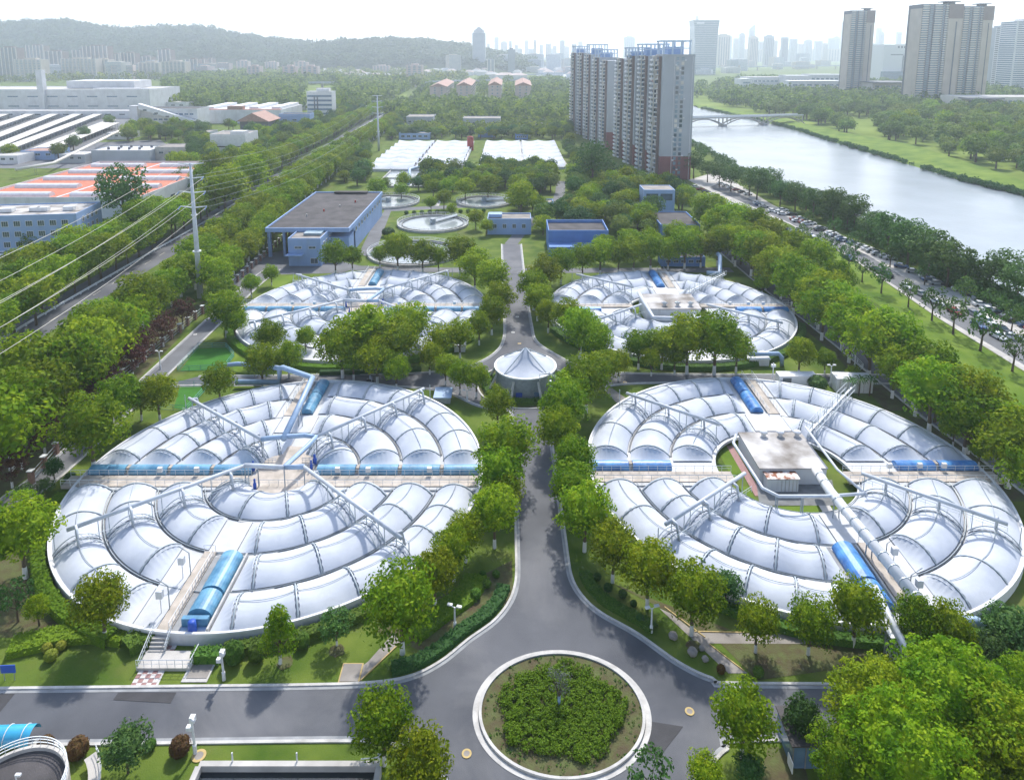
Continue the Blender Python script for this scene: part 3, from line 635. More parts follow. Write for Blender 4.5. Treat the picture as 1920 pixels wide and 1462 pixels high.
def trunk_mb(rg, limbs=4, lime=True, h=.55, r=.03):
    mb = MB(); k = .16
    bend = rg.uniform(-.02, .02)
    if lime: mb.tube([(0, 0, -.02), (bend*.2, 0, k)], [r*1.35, r*1.1], 7, 1); mb.tube([(bend*.2, 0, k), (bend, 0, h*.55), (bend*1.4, .01, h)], [r*1.05, r*.85, r*.5], 7)
    else: mb.tube([(0, 0, -.02), (bend, 0, h*.5), (bend*1.4, .01, h)], [r*1.3, r*.9, r*.5], 7)
    for i in range(limbs):
        q = 2*math.pi*i/limbs+rg.uniform(-.5, .5); z0 = h*rg.uniform(.5, .75); l = rg.uniform(.2, .32)
        mb.tube([(bend, 0, z0), (math.cos(q)*l*.5, math.sin(q)*l*.5, z0+.12), (math.cos(q)*l, math.sin(q)*l, z0+.28)], [r*.6, r*.4, r*.15], 5)
    return mb
def crowns(name, lm, n, **kw):
    return [crown_mb(100+31*i+len(name)*7, **kw).mesh(name, lm) for i in range(n)]
CR = dict(
 camphor=crowns('camphor_crown', L['camphor'], 6, puffs=92, leaves=48, leaf=.050),
 large=crowns('large_crown', L['camphor'], 3, puffs=210, leaves=56, leaf=.032, pr=(.05, .10), lobes=9),
 street=crowns('street_crown', L['camphor'], 4, puffs=74, leaves=40, leaf=.058, pr=(.11, .17)),
 dark=crowns('dark_crown', L['dark'], 3, puffs=64, leaves=40, leaf=.060),
 river=crowns('willow_crown', L['river'], 4, puffs=52, leaves=38, leaf=.066, core=.2, pr=(.10, .19), lobes=7),
 young=crowns('young_crown', L['river'], 3, puffs=22, leaves=26, leaf=.09, core=0, pr=(.10, .2)),
 plum=crowns('plum_crown', L['plum'], 3, puffs=48, leaves=34, leaf=.06, core=.15),
 cone=crowns('cone_crown', L['camphor'], 2, puffs=74, leaves=42, leaf=.055, core=.22, kind='cone'),
 darkcone=crowns('conifer_crown', L['dark'], 2, puffs=60, leaves=36, leaf=.06, core=.2, kind='cone'),
)
_rg = random.Random(3)
TRK = [trunk_mb(_rg).mesh('trunk', [M['bark'], M['lime']]) for _ in range(4)]
TRKN = [trunk_mb(_rg, lime=False).mesh('trunk', [M['bark'], M['lime']]) for _ in range(3)]
TREES = []
def crown_at(u, v, w, kh=1.12, base=1.0):
    hc = 5.0
    for _ in range(5):
        p = at(u, v, hc); Wm = w*depth(p)/FPX; H = Wm*kh+base; hc = H*.56
    return Vector((p.x, p.y, 0)), Wm, H
def tree(p, Wm, H, kind, name, label, cat='tree', group=None, lime=True, parts=True, cb=.26):
    t = put(name, None, None, (p[0], p[1], 0), rnd.uniform(0, 6.28)); t.empty_display_size = .2
    tag(t, label, cat, group)
    put('trunk', rnd.choice(TRK if lime else TRKN), t, (0, 0, 0), 0, (H*.75, H*.75, H*.95))
    hc = H*(1-cb)
    put('crown', rnd.choice(CR[kind]), t, (0, 0, H*cb), rnd.uniform(0, 6.28), (Wm*rnd.uniform(.96, 1.06), Wm*rnd.uniform(.96, 1.06), hc/.93*rnd.uniform(.96, 1.04)))
    TREES.append((p[0], p[1], Wm)); return t
def tlist(lst, kind, name, fmt, group, lime=True, kh=1.12, base=1.0, start=1):
    for i, (u, v, w) in enumerate(lst):
        p, Wm, H = crown_at(u, v, w, kh, base); tree(p, Wm, H, kind, name, fmt % nth(i+start), 'tree', group, lime)
def trow(a, b, n, kind, name, fmt, group, lime=True, jit=.8, kh=1.12, base=1.0, skip=(), start=1):
    pa, wa, ha = crown_at(*a, kh, base); pb, wb, hb_ = crown_at(*b, kh, base); c = start
    for i in range(n):
        if i in skip: continue
        f = i/(n-1); p = pa.lerp(pb, f); p += Vector((rnd.uniform(-jit, jit), rnd.uniform(-jit, jit), 0)); k = rnd.uniform(.86, 1.12)
        tree(p, (wa+(wb-wa)*f)*k, (ha+(hb_-ha)*f)*k*rnd.uniform(.94, 1.05), kind, name, fmt % nth(c), 'tree', group, lime); c += 1
def prow(pts, sp, kind, name, fmt, group, lime=True, jit=.8, kh=1.12, base=1.0, dx=0):
    C = [crown_at(*p, kh, base) for p in pts]; c = 1; rest = 0.0
    for e in C: e[0].x += dx
    for (pa, wa, ha), (pb, wb, hb2) in zip(C[:-1], C[1:]):
        l = (pb-pa).length; s = rest
        while s < l:
            f = s/l; k = rnd.uniform(.88, 1.12); p = pa.lerp(pb, f)+Vector((rnd.uniform(-jit, jit), rnd.uniform(-jit, jit), 0)); w = min(12, max(7, wa+(wb-wa)*f)); h = min(13, max(8, ha+(hb2-ha)*f))
            tree(p, w*k, h*k, kind, name, fmt % nth(c), 'tree', group, lime); c += 1; s += sp
        rest = s-l
def single(u, v, w, kind, label, name='lawn_tree', lime=True, kh=1.12, base=1.0):
    p, Wm, H = crown_at(u, v, w, kh, base); return tree(p, Wm, H, kind, name, label, 'tree', None, lime)
# rows along the main road
tlist([(752, 1135, 150), (815, 1080, 92), (850, 1035, 85), (873, 1003, 78), (927, 965, 98), (950, 922, 70), (938, 885, 95), (948, 838, 112)], 'camphor', 'camphor_tree', '%s green tree from the planted circle along the left kerb of the main road', 'trees along the left of the main road')
tlist([(1300, 1118, 118), (1216, 1070, 112), (1150, 1030, 98), (1097, 965, 110), (1072, 915, 92), (1080, 865, 88), (1044, 810, 84), (1052, 768, 98)], 'camphor', 'camphor_tree', '%s green tree from the planted circle along the right kerb of the main road', 'trees along the right of the main road')
tlist([(1362, 1100, 62), (1335, 1092, 40)], 'dark', 'lawn_tree', '%s dark shrubby tree against the right front basin wall', 'dark trees by the right front basin', False, 1.0, .3)
tlist([(1420, 1168, 84), (1520, 1168, 92), (1606, 1142, 112), (1722, 1165, 88), (1782, 1180, 92)], 'camphor', 'camphor_tree', '%s tree from the left on the lawn before the right front basin', 'lawn trees in front of the right front basin', True, 1.1, 1.2)
tlist([(1905, 1185, 110), (1870, 1225, 80)], 'dark', 'lawn_tree', '%s dark bluish tree by the curved duct at the right edge', 'dark trees by the curved duct', False, 1.0, .5)
tlist([(1645, 1335, 190), (1775, 1320, 230), (1700, 1430, 250), (1860, 1385, 220), (1800, 1450, 180), (1935, 1310, 150), (1590, 1440, 150), (1930, 1450, 200)], 'large', 'broad_tree', '%s broad tree from the left in the big clump at the lower right corner', 'big clump of trees at the lower right', False, 1.0, 1.0)
single(1395, 1348, 118, 'camphor', 'rounded tree on the right kerb of the front road by the planted circle')
single(1505, 1352, 78, 'dark', 'darker bluish tree over the dark glass shelter at the front', lime=False)
single(1322, 1452, 72, 'camphor', 'small bright tree cut by the bottom edge right of the planted circle', lime=False, base=.2)
single(1405, 1442, 60, 'dark', 'low dark tree beside the bottom path right of the planted circle', lime=False, base=.2)
single(718, 1362, 118, 'camphor', 'rounded tree at the corner of the front road left of the planted circle')
single(790, 1436, 126, 'camphor', 'rounded tree at the bottom edge beside the dark pool')
single(236, 1402, 92, 'dark', 'round green tree on the front lawn between brown ball bushes', lime=False, kh=1.0, base=.3)
single(190, 1132, 112, 'camphor', 'big green tree with lime-washed trunk before the left basin')
single(70, 1140, 46, 'camphor', 'small bright yellow-green tree left of the big lime-washed tree', lime=False)
single(28, 1122, 66, 'young', 'thin pale tree with sparse leaves at the left edge', lime=False)
single(38, 1003, 132, 'camphor', 'big rounded tree at the left edge beside the left basin')
single(522, 1183, 78, 'cone', 'upright pointed tree before the left basin front wall', kh=1.5, base=.5)
single(630, 1174, 64, 'river', 'small grey-green round tree on the lawn before the left basin', lime=True, kh=.95, base=.8)
single(100, 878, 36, 'dark', 'small dark tree on the grass verge beside the basin stairs', lime=True)
tlist([(46, 925, 38), (82, 912, 36)], 'river', 'lawn_tree', '%s small tree from the left on the verge below the basin stairs', 'small trees by the perimeter road', False, 1.0, .4)
tlist([(168, 805, 132), (222, 750, 92), (262, 748, 60), (296, 742, 74)], 'camphor', 'camphor_tree', '%s bright rounded tree from the left above the left basin rim', 'trees behind the left basin rim')
single(410, 715, 64, 'camphor', 'small round tree in front of the clipped lawn and blue duct')
tlist([(490, 680, 66), (540, 668, 60), (505, 634, 64), (572, 635, 42)], 'camphor', 'camphor_tree', '%s tree from the left beside the elbow duct below the far left basin', 'trees beside the elbow duct')
tlist([(640, 648, 96), (690, 622, 112), (745, 640, 96), (768, 612, 84), (706, 668, 80), (662, 672, 62), (805, 668, 50), (742, 690, 60), (835, 690, 46), (862, 704, 50), (893, 708, 54), (933, 760, 64)], 'camphor', 'camphor_tree', '%s tree from the left in the clump before the far left basin', 'clump of trees before the far left basin')
tlist([(828, 640, 60), (862, 632, 60), (898, 612, 52), (922, 588, 60), (936, 560, 62), (925, 522, 70), (890, 502, 70), (862, 476, 64)], 'camphor', 'camphor_tree', '%s tree on the left of the upper main road counting from the cone roof tank', 'trees left of the upper main road')
tlist([(1135, 690, 62), (1100, 715, 92), (1072, 738, 84), (1160, 682, 46)], 'camphor', 'camphor_tree', '%s tree in the clump right of the cone roof tank', 'trees right of the cone roof tank')
tlist([(1198, 650, 64), (1242, 648, 68), (1290, 640, 96), (1342, 636, 106), (1382, 656, 64), (1222, 675, 44), (1266, 668, 52)], 'camphor', 'camphor_tree', '%s tree from the left in the clump before the far right basin', 'clump of trees before the far right basin')
tlist([(1118, 640, 74), (1088, 618, 84), (1066, 594, 66), (1028, 590, 50), (1008, 562, 60), (1000, 538, 66), (1022, 512, 68), (1052, 494, 58)], 'camphor', 'camphor_tree', '%s tree on the right of the upper main road counting from the cone roof tank', 'trees right of the upper main road')
tlist([(1500, 664, 60), (1548, 674, 38)], 'camphor', 'camphor_tree', '%s bright tree between the two right basins near the white container', 'trees near the white container')
trow((1092, 484, 56), (1345, 458, 62), 9, 'camphor', 'camphor_tree', '%s tree from the left in the row above the far right basin', 'row of trees above the far right basin', jit=.5)
trow((1130, 462, 46), (1300, 440, 50), 5, 'camphor', 'camphor_tree', '%s tree in the second row above the far right basin', 'second row above the far right basin', jit=1)
tlist([(422, 582, 78), (412, 552, 64), (470, 532, 38), (508, 513, 32), (440, 605, 50)], 'camphor', 'camphor_tree', '%s tree at the upper left rim of the far left basin', 'trees left of the far left basin')
tlist([(628, 480, 56), (660, 482, 42), (745, 468, 66), (792, 476, 56), (822, 482, 42), (712, 478, 34)], 'camphor', 'camphor_tree', '%s tree from the left in the row above the far left basin', 'row of trees above the far left basin')
# clipped balls on the north cross road verge and other east-side trees
tlist([(1742, 762, 40), (1790, 803, 58), (1838, 846, 44), (1700, 720, 60), (1600, 700, 30), (1430, 530, 34)], 'camphor', 'lawn_tree', '%s small round tree along the right perimeter road', 'small round trees along the right perimeter road', kh=.95)
# belt of trees east of the perimeter road
EB = [((1318, 392, 78), (1990, 800, 130), 22, 'first'), ((1352, 428, 82), (1990, 880, 130), 20, 'second'), ((1400, 470, 80), (1990, 720, 120), 14, 'third')]
trow((1350, 425, 64), (1935, 880, 125), 21, 'street', 'belt_tree', '%s tree from the far end in the inner row of the right belt', 'belt of trees right of the basins', jit=1.6, kh=1.05, base=2)
trow((1325, 398, 60), (1880, 800, 116), 21, 'street', 'belt_tree', '%s tree from the far end in the outer row of the right belt', 'belt of trees right of the basins', jit=1.8, kh=1.05, base=2, lime=False)
trow((1390, 408, 58), (1570, 515, 74), 6, 'street', 'belt_tree', '%s tree from the far end in the middle row of the right belt', 'belt of trees right of the basins', jit=1.5, kh=1.05, base=2, lime=False)
trow((1540, 560, 84), (1900, 850, 110), 9, 'street', 'belt_tree', '%s tree in the short row between the right perimeter road and the belt', 'belt of trees right of the basins', jit=1.8, kh=1.0, base=1.5, skip=(3, 6))
# young trees on the riverside lawn and along the parking strip
trow((1510, 440, 28), (1905, 650, 54), 11, 'young', 'young_tree', '%s young tree from the far end on the bright riverside lawn', 'young trees on the riverside lawn', False, .8, 1.35, 1.2)
trow((1520, 405, 24), (1900, 590, 44), 7, 'young', 'young_tree', '%s young tree from the far end between the parked cars', 'young trees among the parked cars', False, 1.2, 1.2, 1)
# trees on the near river bank
trow((1305, 310, 40), (1600, 395, 58), 11, 'river', 'riverside_tree', '%s dark tree from the apartment towers along the near river bank', 'trees on the near river bank', False, 1.5, 1.1, 1)
trow((1420, 330, 44), (1640, 420, 60), 7, 'river', 'riverside_tree', '%s dark waterside tree in front of the bank row', 'trees on the near river bank', False, 1.5, .9, .5, start=1)
tlist([(1668, 432, 74), (1705, 450, 88), (1745, 468, 92), (1780, 490, 84), (1812, 505, 62), (1852, 515, 56), (1884, 506, 74), (1912, 530, 76), (1648, 418, 50)], 'river', 'riverside_tree', '%s dark tree along the near river bank toward the right edge', 'trees on the near river bank', False, 1.0, 1.0)
# the highway: two deep rows to the left, one tall row to the right
prow([(-40, 600, 122), (60, 527, 112), (120, 492, 106), (180, 462, 100), (240, 432, 94), (300, 398, 86), (350, 376, 80), (400, 346, 76), (440, 326, 70), (475, 305, 64), (520, 284, 54), (560, 261, 48), (600, 242, 42), (640, 224, 36), (680, 207, 30), (715, 194, 26)], 7.6, 'street', 'street_tree', '%s tree from the lower left in the row left of the highway', 'trees left of the highway', False, 2.0, 1.1, 2)
prow([(-40, 535, 104), (60, 480, 96), (130, 448, 90), (195, 422, 85), (300, 372, 74)], 8.0, 'street', 'street_tree', '%s tree from the lower left in the outer row left of the highway', 'trees left of the highway', False, 2.2, 1.1, 2)
prow([(88, 694, 140), (150, 645, 122), (200, 614, 112), (250, 582, 100), (300, 546, 92), (345, 516, 86), (390, 480, 76), (430, 442, 66), (470, 408, 58), (505, 380, 52), (540, 352, 46), (575, 325, 42), (610, 302, 36), (645, 280, 32), (680, 260, 28), (712, 242, 26), (745, 222, 24)], 7.4, 'street', 'street_tree', '%s tree from the lower left in the row right of the highway', 'trees right of the highway', True, 1.8, 1.1, 2, -4.2)
trow((-30, 830, 168), (230, 610, 96), 7, 'street', 'street_tree', '%s big tree from the lower left between highway and basin', 'big trees between highway and basin', True, 1.5, 1.1, 2)
tlist([(40, 700, 150), (150, 690, 130)], 'street', 'street_tree', '%s bright broad tree at the left edge under the highway', 'bright broad trees under the highway', True)
trow((8, 868, 74), (335, 590, 44), 13, 'plum', 'plum_tree', '%s purple-leaved plum tree from the lower left in the dark row', 'purple plum trees along the plant fence', True, 1.2, 1.0, 1.5)
single(228, 368, 92, 'river', 'tall loose grey-green tree beside the red warehouse roof', lime=False, kh=1.3)
tlist([(420, 352, 90), (462, 330, 84), (380, 330, 50), (478, 300, 60), (408, 315, 66)], 'street', 'street_tree', '%s tree in the big mound of trees by the highway junction', 'mound of trees by the highway junction', False)
single(1112, 305, 64, 'river', 'tall dark feathery tree before the apartment towers', lime=False, kh=1.35)
single(978, 372, 62, 'camphor', 'big round tree behind the small blue building', lime=False)
single(1086, 408, 58, 'dark', 'dark spreading tree above the dark-roofed blue annex', lime=False, kh=.8)
tlist([(808, 382, 26), (832, 372, 34), (846, 392, 22), (706, 352, 40), (752, 356, 30), (812, 352, 34), (835, 352, 36), (872, 352, 40), (915, 350, 44), (892, 410, 34), (912, 425, 28), (720, 345, 26)], 'street', 'lawn_tree', '%s small tree among the open settling tanks', 'trees among the settling tanks', False, 1.0, .8)
prow([(400, 522, 60), (450, 470, 58), (490, 430, 54), (530, 388, 48), (572, 345, 44), (612, 312, 38), (650, 280, 34)], 7.6, 'street', 'street_tree', '%s tree from the near end in the inner row behind the plant fence', 'inner row behind the plant fence', True, 1.2, 1.1, 1.5)
# clipped bushes
def ball_mesh(name, lm, seed, n=1300, leaf=.085):
    rg = random.Random(seed); mb = MB(); blob(mb, (0, 0, .47), .455, .45, rg, 0, 14, 9); leaf_cloud(mb, (0, 0, .47), .47, n, leaf, rg, .98, .1); return mb.mesh(name, lm)
BALL = {k: ball_mesh('clipped_bush', L[k], 5) for k in ('bush', 'copper', 'gold', 'dark', 'hedge')}
def bush(u, v, w, k, label, hs=1.0, group=None, name='clipped_bush', loc=None):
    if loc is None:
        p = at(u, v, .5*w*depth(at(u, v))/FPX*hs); s = w*depth(p)/FPX
    else: p, s = Vector(loc), w
    o = put(name, BALL[k], None, (p[0], p[1], -.02), rnd.uniform(0, 6.28), (s, s, s*hs)); return tag(o, label, 'bush', group)
bush(438, 1222, 40, 'bush', 'tall clipped egg bush left of the upright pointed tree', 1.15)
bush(481, 1221, 34, 'bush', 'clipped egg bush close to the upright pointed tree', 1.15)
bush(568, 1199, 27, 'bush', 'clipped round bush right of the upright pointed tree', 1.1)
for i, (u, v, w) in enumerate([(88, 1213, 20), (95, 1227, 25), (114, 1209, 20)]): bush(u, v, w, 'gold', ['leftmost of three golden clipped balls on the front lawn', 'nearest of three golden clipped balls on the front lawn', 'rightmost of three golden clipped balls on the front lawn'][i], .9)
for i, (u, v, w) in enumerate([(85, 1393, 32), (145, 1400, 42), (282, 1394, 22), (337, 1397, 40)]): bush(u, v, w, 'copper' if i != 2 else 'bush', '%s clipped ball bush from the left along the front road kerb' % nth(i+1), .95)
bush(205, 1228+10, 0.01, 'bush', 'low clipped ball', 1) if 0 else None
for i, (u, v, w) in enumerate([(892, 1112, 22), (913, 1093, 18), (930, 1075, 16), (905, 1075, 14)]): bush(u, v, w, 'bush', '%s small round bush in the verge left of the main road' % nth(i+1), .9)
for i, (u, v, w) in enumerate([(1168, 1112, 18), (1140, 1100, 18), (1200, 1158, 18), (1120, 1080, 16), (1188, 1130, 14)]): bush(u, v, w, 'dark', '%s small dark round bush in the verge right of the main road' % nth(i+1), .9)
bush(1422, 1258, 22, 'bush', 'small round bush below the first lawn tree on the right', 1); bush(1352, 1253, 18, 'copper', 'brownish little bush at the foot of the diagonal path', 1)
bush(1533, 716, 38, 'dark', 'broad dark bush left of the white container', .75); bush(131, 893, 22, 'dark', 'dark clipped ball bush beside the left basin stairs', .8)
bush(1430, 528, 30, 'dark', 'dark round bush by the upper bend of the right perimeter road', .9)
bush(728, 434, 26, 'dark', 'dark dome bush beside the large settling tank', .7)
for i in range(11): bush(762+i*14.5, 398-i*.4, 9, 'bush' if i % 3 else 'dark', '%s small round bush from the left in the line behind the large settling tank' % nth(i+1), .85, 'line of bushes behind the settling tank')
def hedge(name, label, pts, w, h, k, seed, dens=26, leaf=.34):
    rg = random.Random(seed); P = [Vector((p[0], p[1], 0)) for p in pts]; mb = MB(); o0 = P[0].copy(); P = [p-o0 for p in P]
    A = offset(P, w/2); B_ = offset(P, -w/2)
    mb.grid(np.array([[(a[0], a[1], 0), (a[0]*.95+b[0]*.05, a[1]*.95+b[1]*.05, h*.9), (a[0]*.05+b[0]*.95, a[1]*.05+b[1]*.95, h*.9), (b[0], b[1], 0)] for a, b in zip(A, B_)]))
    for a, b in zip(P[:-1], P[1:]):
        l = (b-a).length; d = (b-a)/max(l, 1e-6); n = Vector((-d.y, d.x, 0))
        for _ in range(int(l*w*dens)):
            s = rg.uniform(-.55, .55); p = a+d*rg.uniform(0, l)+n*(s*w)+Vector((0, 0, h*(rg.uniform(.86, 1.1) if abs(s) < .48 else rg.uniform(.1, 1))))
            nn = Vector((rg.uniform(-.6, .6), rg.uniform(-.6, .6), 1)).normalized(); q = nn.cross(Vector((rg.uniform(-1, 1), rg.uniform(-1, 1), .1))).normalized(); e = nn.cross(q); z = leaf*rg.uniform(.6, 1.3)
            mb.add([p-q*z*.5, p+e*z*.35, p+q*z*.5, p-e*z*.35], [(0, 1, 2, 3)])
    o = put(name, mb.mesh(name, L[k]), None, o0); return tag(o, label, 'hedge')
def arc_pts(c, r, a0, a1, n=24): return [(c[0]+r*math.cos(t), c[1]+r*math.sin(t)) for t in np.linspace(R_(a0), R_(a1), n)]
hedge('hedge', 'low hedge curving along the foot of the front left basin wall', arc_pts((-37.5, 106), 33.9, 188, 252), 1.9, 1.3, 'hedge', 1)
hedge('hedge', 'dark green hedge under the front left basin wall right of the steps', arc_pts((-37.5, 106), 33.9, 276, 322), 1.6, 1.1, 'bush', 2)
hedge('hedge', 'hedge at the foot of the front right basin wall', arc_pts((45.3, 107.2), 33.8, 205, 300, 30), 1.4, 1.0, 'bush', 3)
hedge('hedge', 'hedge round the far left basin wall on the cross road side', arc_pts((-39.6, 181), 34.2, 195, 330, 36), 1.8, 1.2, 'hedge', 4, 16)
hedge('hedge', 'hedge round the far right basin wall on the cross road side', arc_pts((42, 180.6), 33.6, 200, 345, 36), 1.8, 1.2, 'bush', 5, 16)
hedge('hedge', 'bright yellow-green clipped hedge with golden balls on the front lawn', PX([(20, 1218), (75, 1206), (130, 1192), (190, 1188), (240, 1196)]), 3.0, .9, 'hedge', 6)
hedge('hedge', 'green shrub hedge left of the tiled path', PX([(236, 1222), (262, 1206), (292, 1196)]), 2.6, 1.3, 'bush', 7)
hedge('hedge', 'clipped dark hedge below the basin steps', PX([(362, 1237), (415, 1236)]), 1.6, 1.3, 'bush', 8)
hedge('hedge', 'long dark low hedge beside the left kerb of the main road bend', offset([tuple(p) for p in nl[17:44]], 1.5), 1.7, .7, 'dark', 9, 22)
hedge('hedge', 'bright ground hedge on the slope above the dark kerb hedge', offset([tuple(p) for p in nl[24:46]], 5.6), 3.4, .6, 'hedge', 10, 14)
hedge('hedge', 'dark hedge along the verge of the right kerb of the main road', offset([tuple(p) for p in nr[4:22]], 2.0), 1.6, .6, 'bush', 11, 16)
for i, (u, v) in enumerate([(640, 722), (716, 708)][:0]): pass
hedge('hedge', 'dark clipped hedge behind the cross road under the clump trees', PX([(600, 702), (690, 700), (790, 696)]), 1.2, 1.0, 'dark', 12, 14)
hedge('hedge', 'ring hedge around the foot of the cone roof tank', arc_pts(at(985, 722), 8.2, 150, 395, 28), 2.0, .9, 'bush', 13, 20)
for i, a in enumerate(range(165, 385, 24)):
    c = at(985, 722); bush(0, 0, 1.5, 'dark' if i % 2 else 'bush', '%s ball bush from the left in the ring round the cone roof tank' % nth(i+1), .9, 'ball bushes round the cone roof tank', loc=(c.x+8.6*math.cos(R_(a)), c.y+8.6*math.sin(R_(a)), 0))
# planted circle: cover shrubs nobody could count, and the grey sapling
rg = random.Random(21); mb = MB()
for _ in range(820):
    q = rg.uniform(0, 6.283); r = RA*.745*math.sqrt(rg.random())*(1+.07*math.sin(5*q+1)); h = rg.uniform(.35, .75)
    leaf_cloud(mb, (r*math.cos(q), r*math.sin(q)*RE, h*.6+.16), rg.uniform(.3, .55), 44, .22, rg, .9, .7)
o = put('ground_cover', mb.mesh('ground_cover', L['hedge']), None, (RC.x, RC.y, 0)); o['kind'] = 'stuff'
mb = MB()
for _ in range(150):
    q = rg.uniform(0, 6.283); r = RA*rg.uniform(.78, .96); leaf_cloud(mb, (r*math.cos(q), r*math.sin(q)*RE, .2), rg.uniform(.1, .25), 10, .16, rg, .8, .5)
o = put('weed_cover', mb.mesh('weed_cover', L['bush']), None, (RC.x, RC.y, 0)); o['kind'] = 'stuff'
sp_ = at(1048, 1328); t = thing('sapling_tree', 'grey-leaved sapling with wrapped trunk in the middle of the planted circle', 'tree', sp_)
tk = MB().tube([(0, 0, 0), (.02, 0, 1.6)], .17, 8, 1); 
for i in range(9):
    q = i*.7; tk.tube([(.02, 0, 1.3), (.3*math.cos(q), .3*math.sin(q), 2.4), (.9*math.cos(q), .9*math.sin(q), 4.2)], [.07, .04, .015], 4)
build('trunk', tk, [M['bark'], M['bluepipe']], t); mb = MB()
for i in range(26):
    q = rg.uniform(0, 6.28); r = rg.uniform(.1, 1.2); leaf_cloud(mb, (r*math.cos(q), r*math.sin(q), rg.uniform(2.4, 5.0)), .42, 24, .16, rg)
build('crown', mb, L['grey'], t)
single(1218, 1452, 84, 'young', 'feathery pale sapling at the bottom edge below the planted circle', 'sapling_tree', False, 1.2, .2)
# ------------------------------------------------------------------ buildings
def win_mesh(w, h, fm='white', gm='glass', mull=1):
    m = MB(); m.box((0, 0, 0), (w, .08, h), 0, 1); f = .09
    for x in (-w/2, w/2): m.box((x, -.02, 0), (f, .16, h+f))
    for z in (-h/2, h/2): m.box((0, -.02, z), (w-f, .15, f))
    for i in range(mull): m.box((-w/2+w*(i+1)/(mull+1), -.02, 0), (.06, .13, h-f))
    return m.mesh('window', [M[fm], M[gm]])
WM = {}
def windows(par, rows, cols, x0, x1, z0, z1, w, h, face='front', W=0, D=0, fm='white', gm='glass', mull=1):
    key = (w, h, fm, gm, mull)
    if key not in WM: WM[key] = win_mesh(w, h, fm, gm, mull)
    for i in range(rows):
        for j in range(cols):
            a = x0+(x1-x0)*(j+.5)/cols; z = z0+(z1-z0)*(i+.5)/rows
            loc, r = {'front': ((a, -.05, z), 0), 'right': ((W+.05, a, z), math.pi/2), 'left': ((-.05, a, z), -math.pi/2)}[face]
            put('window', WM[key], par, loc, r)
def house(name, label, cat, uL, uR, v, vtop, dep, wm, rm, group=None, vR=None, parapet=.5, H=None):
    p0, p1 = at(uL, v), at(uR, v if vR is None else vR)
    w = (p1-p0).length; rz = math.atan2((p1-p0).y, (p1-p0).x); H = H or height(vtop, p0.y)
    t = thing(name, label, cat, p0, rz, group)
    m = MB(); m.box((w/2, dep/2, (H-parapet)/2), (w, dep, H-parapet))
    if parapet:
        for c, s in (((w/2, .15, H-parapet/2), (w, .3, parapet)), ((w/2, dep-.15, H-parapet/2), (w, .3, parapet)), ((.15, dep/2, H-parapet/2), (.3, dep-.6, parapet)), ((w-.15, dep/2, H-parapet/2), (.3, dep-.6, parapet))): m.box(c, s)
    build('wall', m, M[wm], t)
    build('roof', MB().box((w/2, dep/2, H-parapet+.03), (w-.62, dep-.62, .06)) if parapet else MB().box((w/2, dep/2, H+.1), (w+.5, dep+.5, .2)), M[rm], t)
    return t, w, H
# pump house with its deep dark roof and open porch
p0, p1 = at(503, 482), at(652, 486); dep = at(700, 404).y-p0.y; w = p1.x-p0.x; H = height(428, p0.y)
t = thing('pump_house', 'large blue pump house with flat dark roof and open corner porch', 'building', p0, 0)
m = MB(); m.box((w*.60, dep/2+4, (H-1.2)/2), (w*.8, dep-8, H-1.2)); m.box((w*.88, 5, (H-3.2)/2), (w*.24, 9.9, H-3.2)); build('wall', m, M['bluewall'], t)
m = MB(); 
for c, s in (((w/2, -.2, H-.55), (w+.8, .4, 1.5)), ((w/2, dep+.2, H-.55), (w+.8, .4, 1.5)), ((-.2, dep/2, H-.55), (.4, dep-.02, 1.5)), ((w+.2, dep/2, H-.55), (.4, dep-.02, 1.5))): m.box(c, s)
build('fascia', m, M['bluewall'], t); build('roof', MB().box((w/2, dep/2, H-.55), (w-.02, dep-.02, .5)), M['darkroof'], t)
build('column', MB().box((.6, .6, (H-1.35)/2), (1.0, 1.0, H-1.35)), M['bluewall'], t); build('column', MB().box((w*.2, .8, (H-1.35)/2), (.8, .8, H-1.35)), M['bluewall'], t)
build('roof_step', MB().box((w*.55, dep-1.6, H+.35), (w*.5, 2.6, .7)), M['darkroof'], t)
windows(t, 1, 10, 9, dep-3, H-4.2, H-1.8, 2.0, 1.5, 'right', w, dep)
windows(t, 1, 2, w*.25, w*.5, 1, 4, 2.0, 2.2, 'front'); 
for i in range(4): build('roof_vent', MB().lathe([(0, .9), (.3, .9), (.3, 0)], 8, (w*(.3+.15*i), dep*(.3+.13*i), H-.3)), M['red' if i % 2 else 'kerb'], t)
t, w, H = house('annex_building', 'two storey pale blue annex in front of the pump house porch', 'building', 542, 603, 499, 447, 15, 'bluewall', 'greyroof')
windows(t, 1, 2, 1, w-.5, H*.52, H*.82, 2.3, .8); windows(t, 1, 1, w*.62, w*.95, .6, 3, 2.4, 1.8); windows(t, 2, 3, 2, 13, .8, H-.8, 1.6, 1.4, 'right', w, 15)
build('canopy', MB().box((w*.22, -1.2, H*.44), (w*.5, 2.4, .25)), M['bluewall'], t); build('roof_light', MB().box((w*.62, 8, H), (w*.55, 6, .7)), M['tealg'], t)
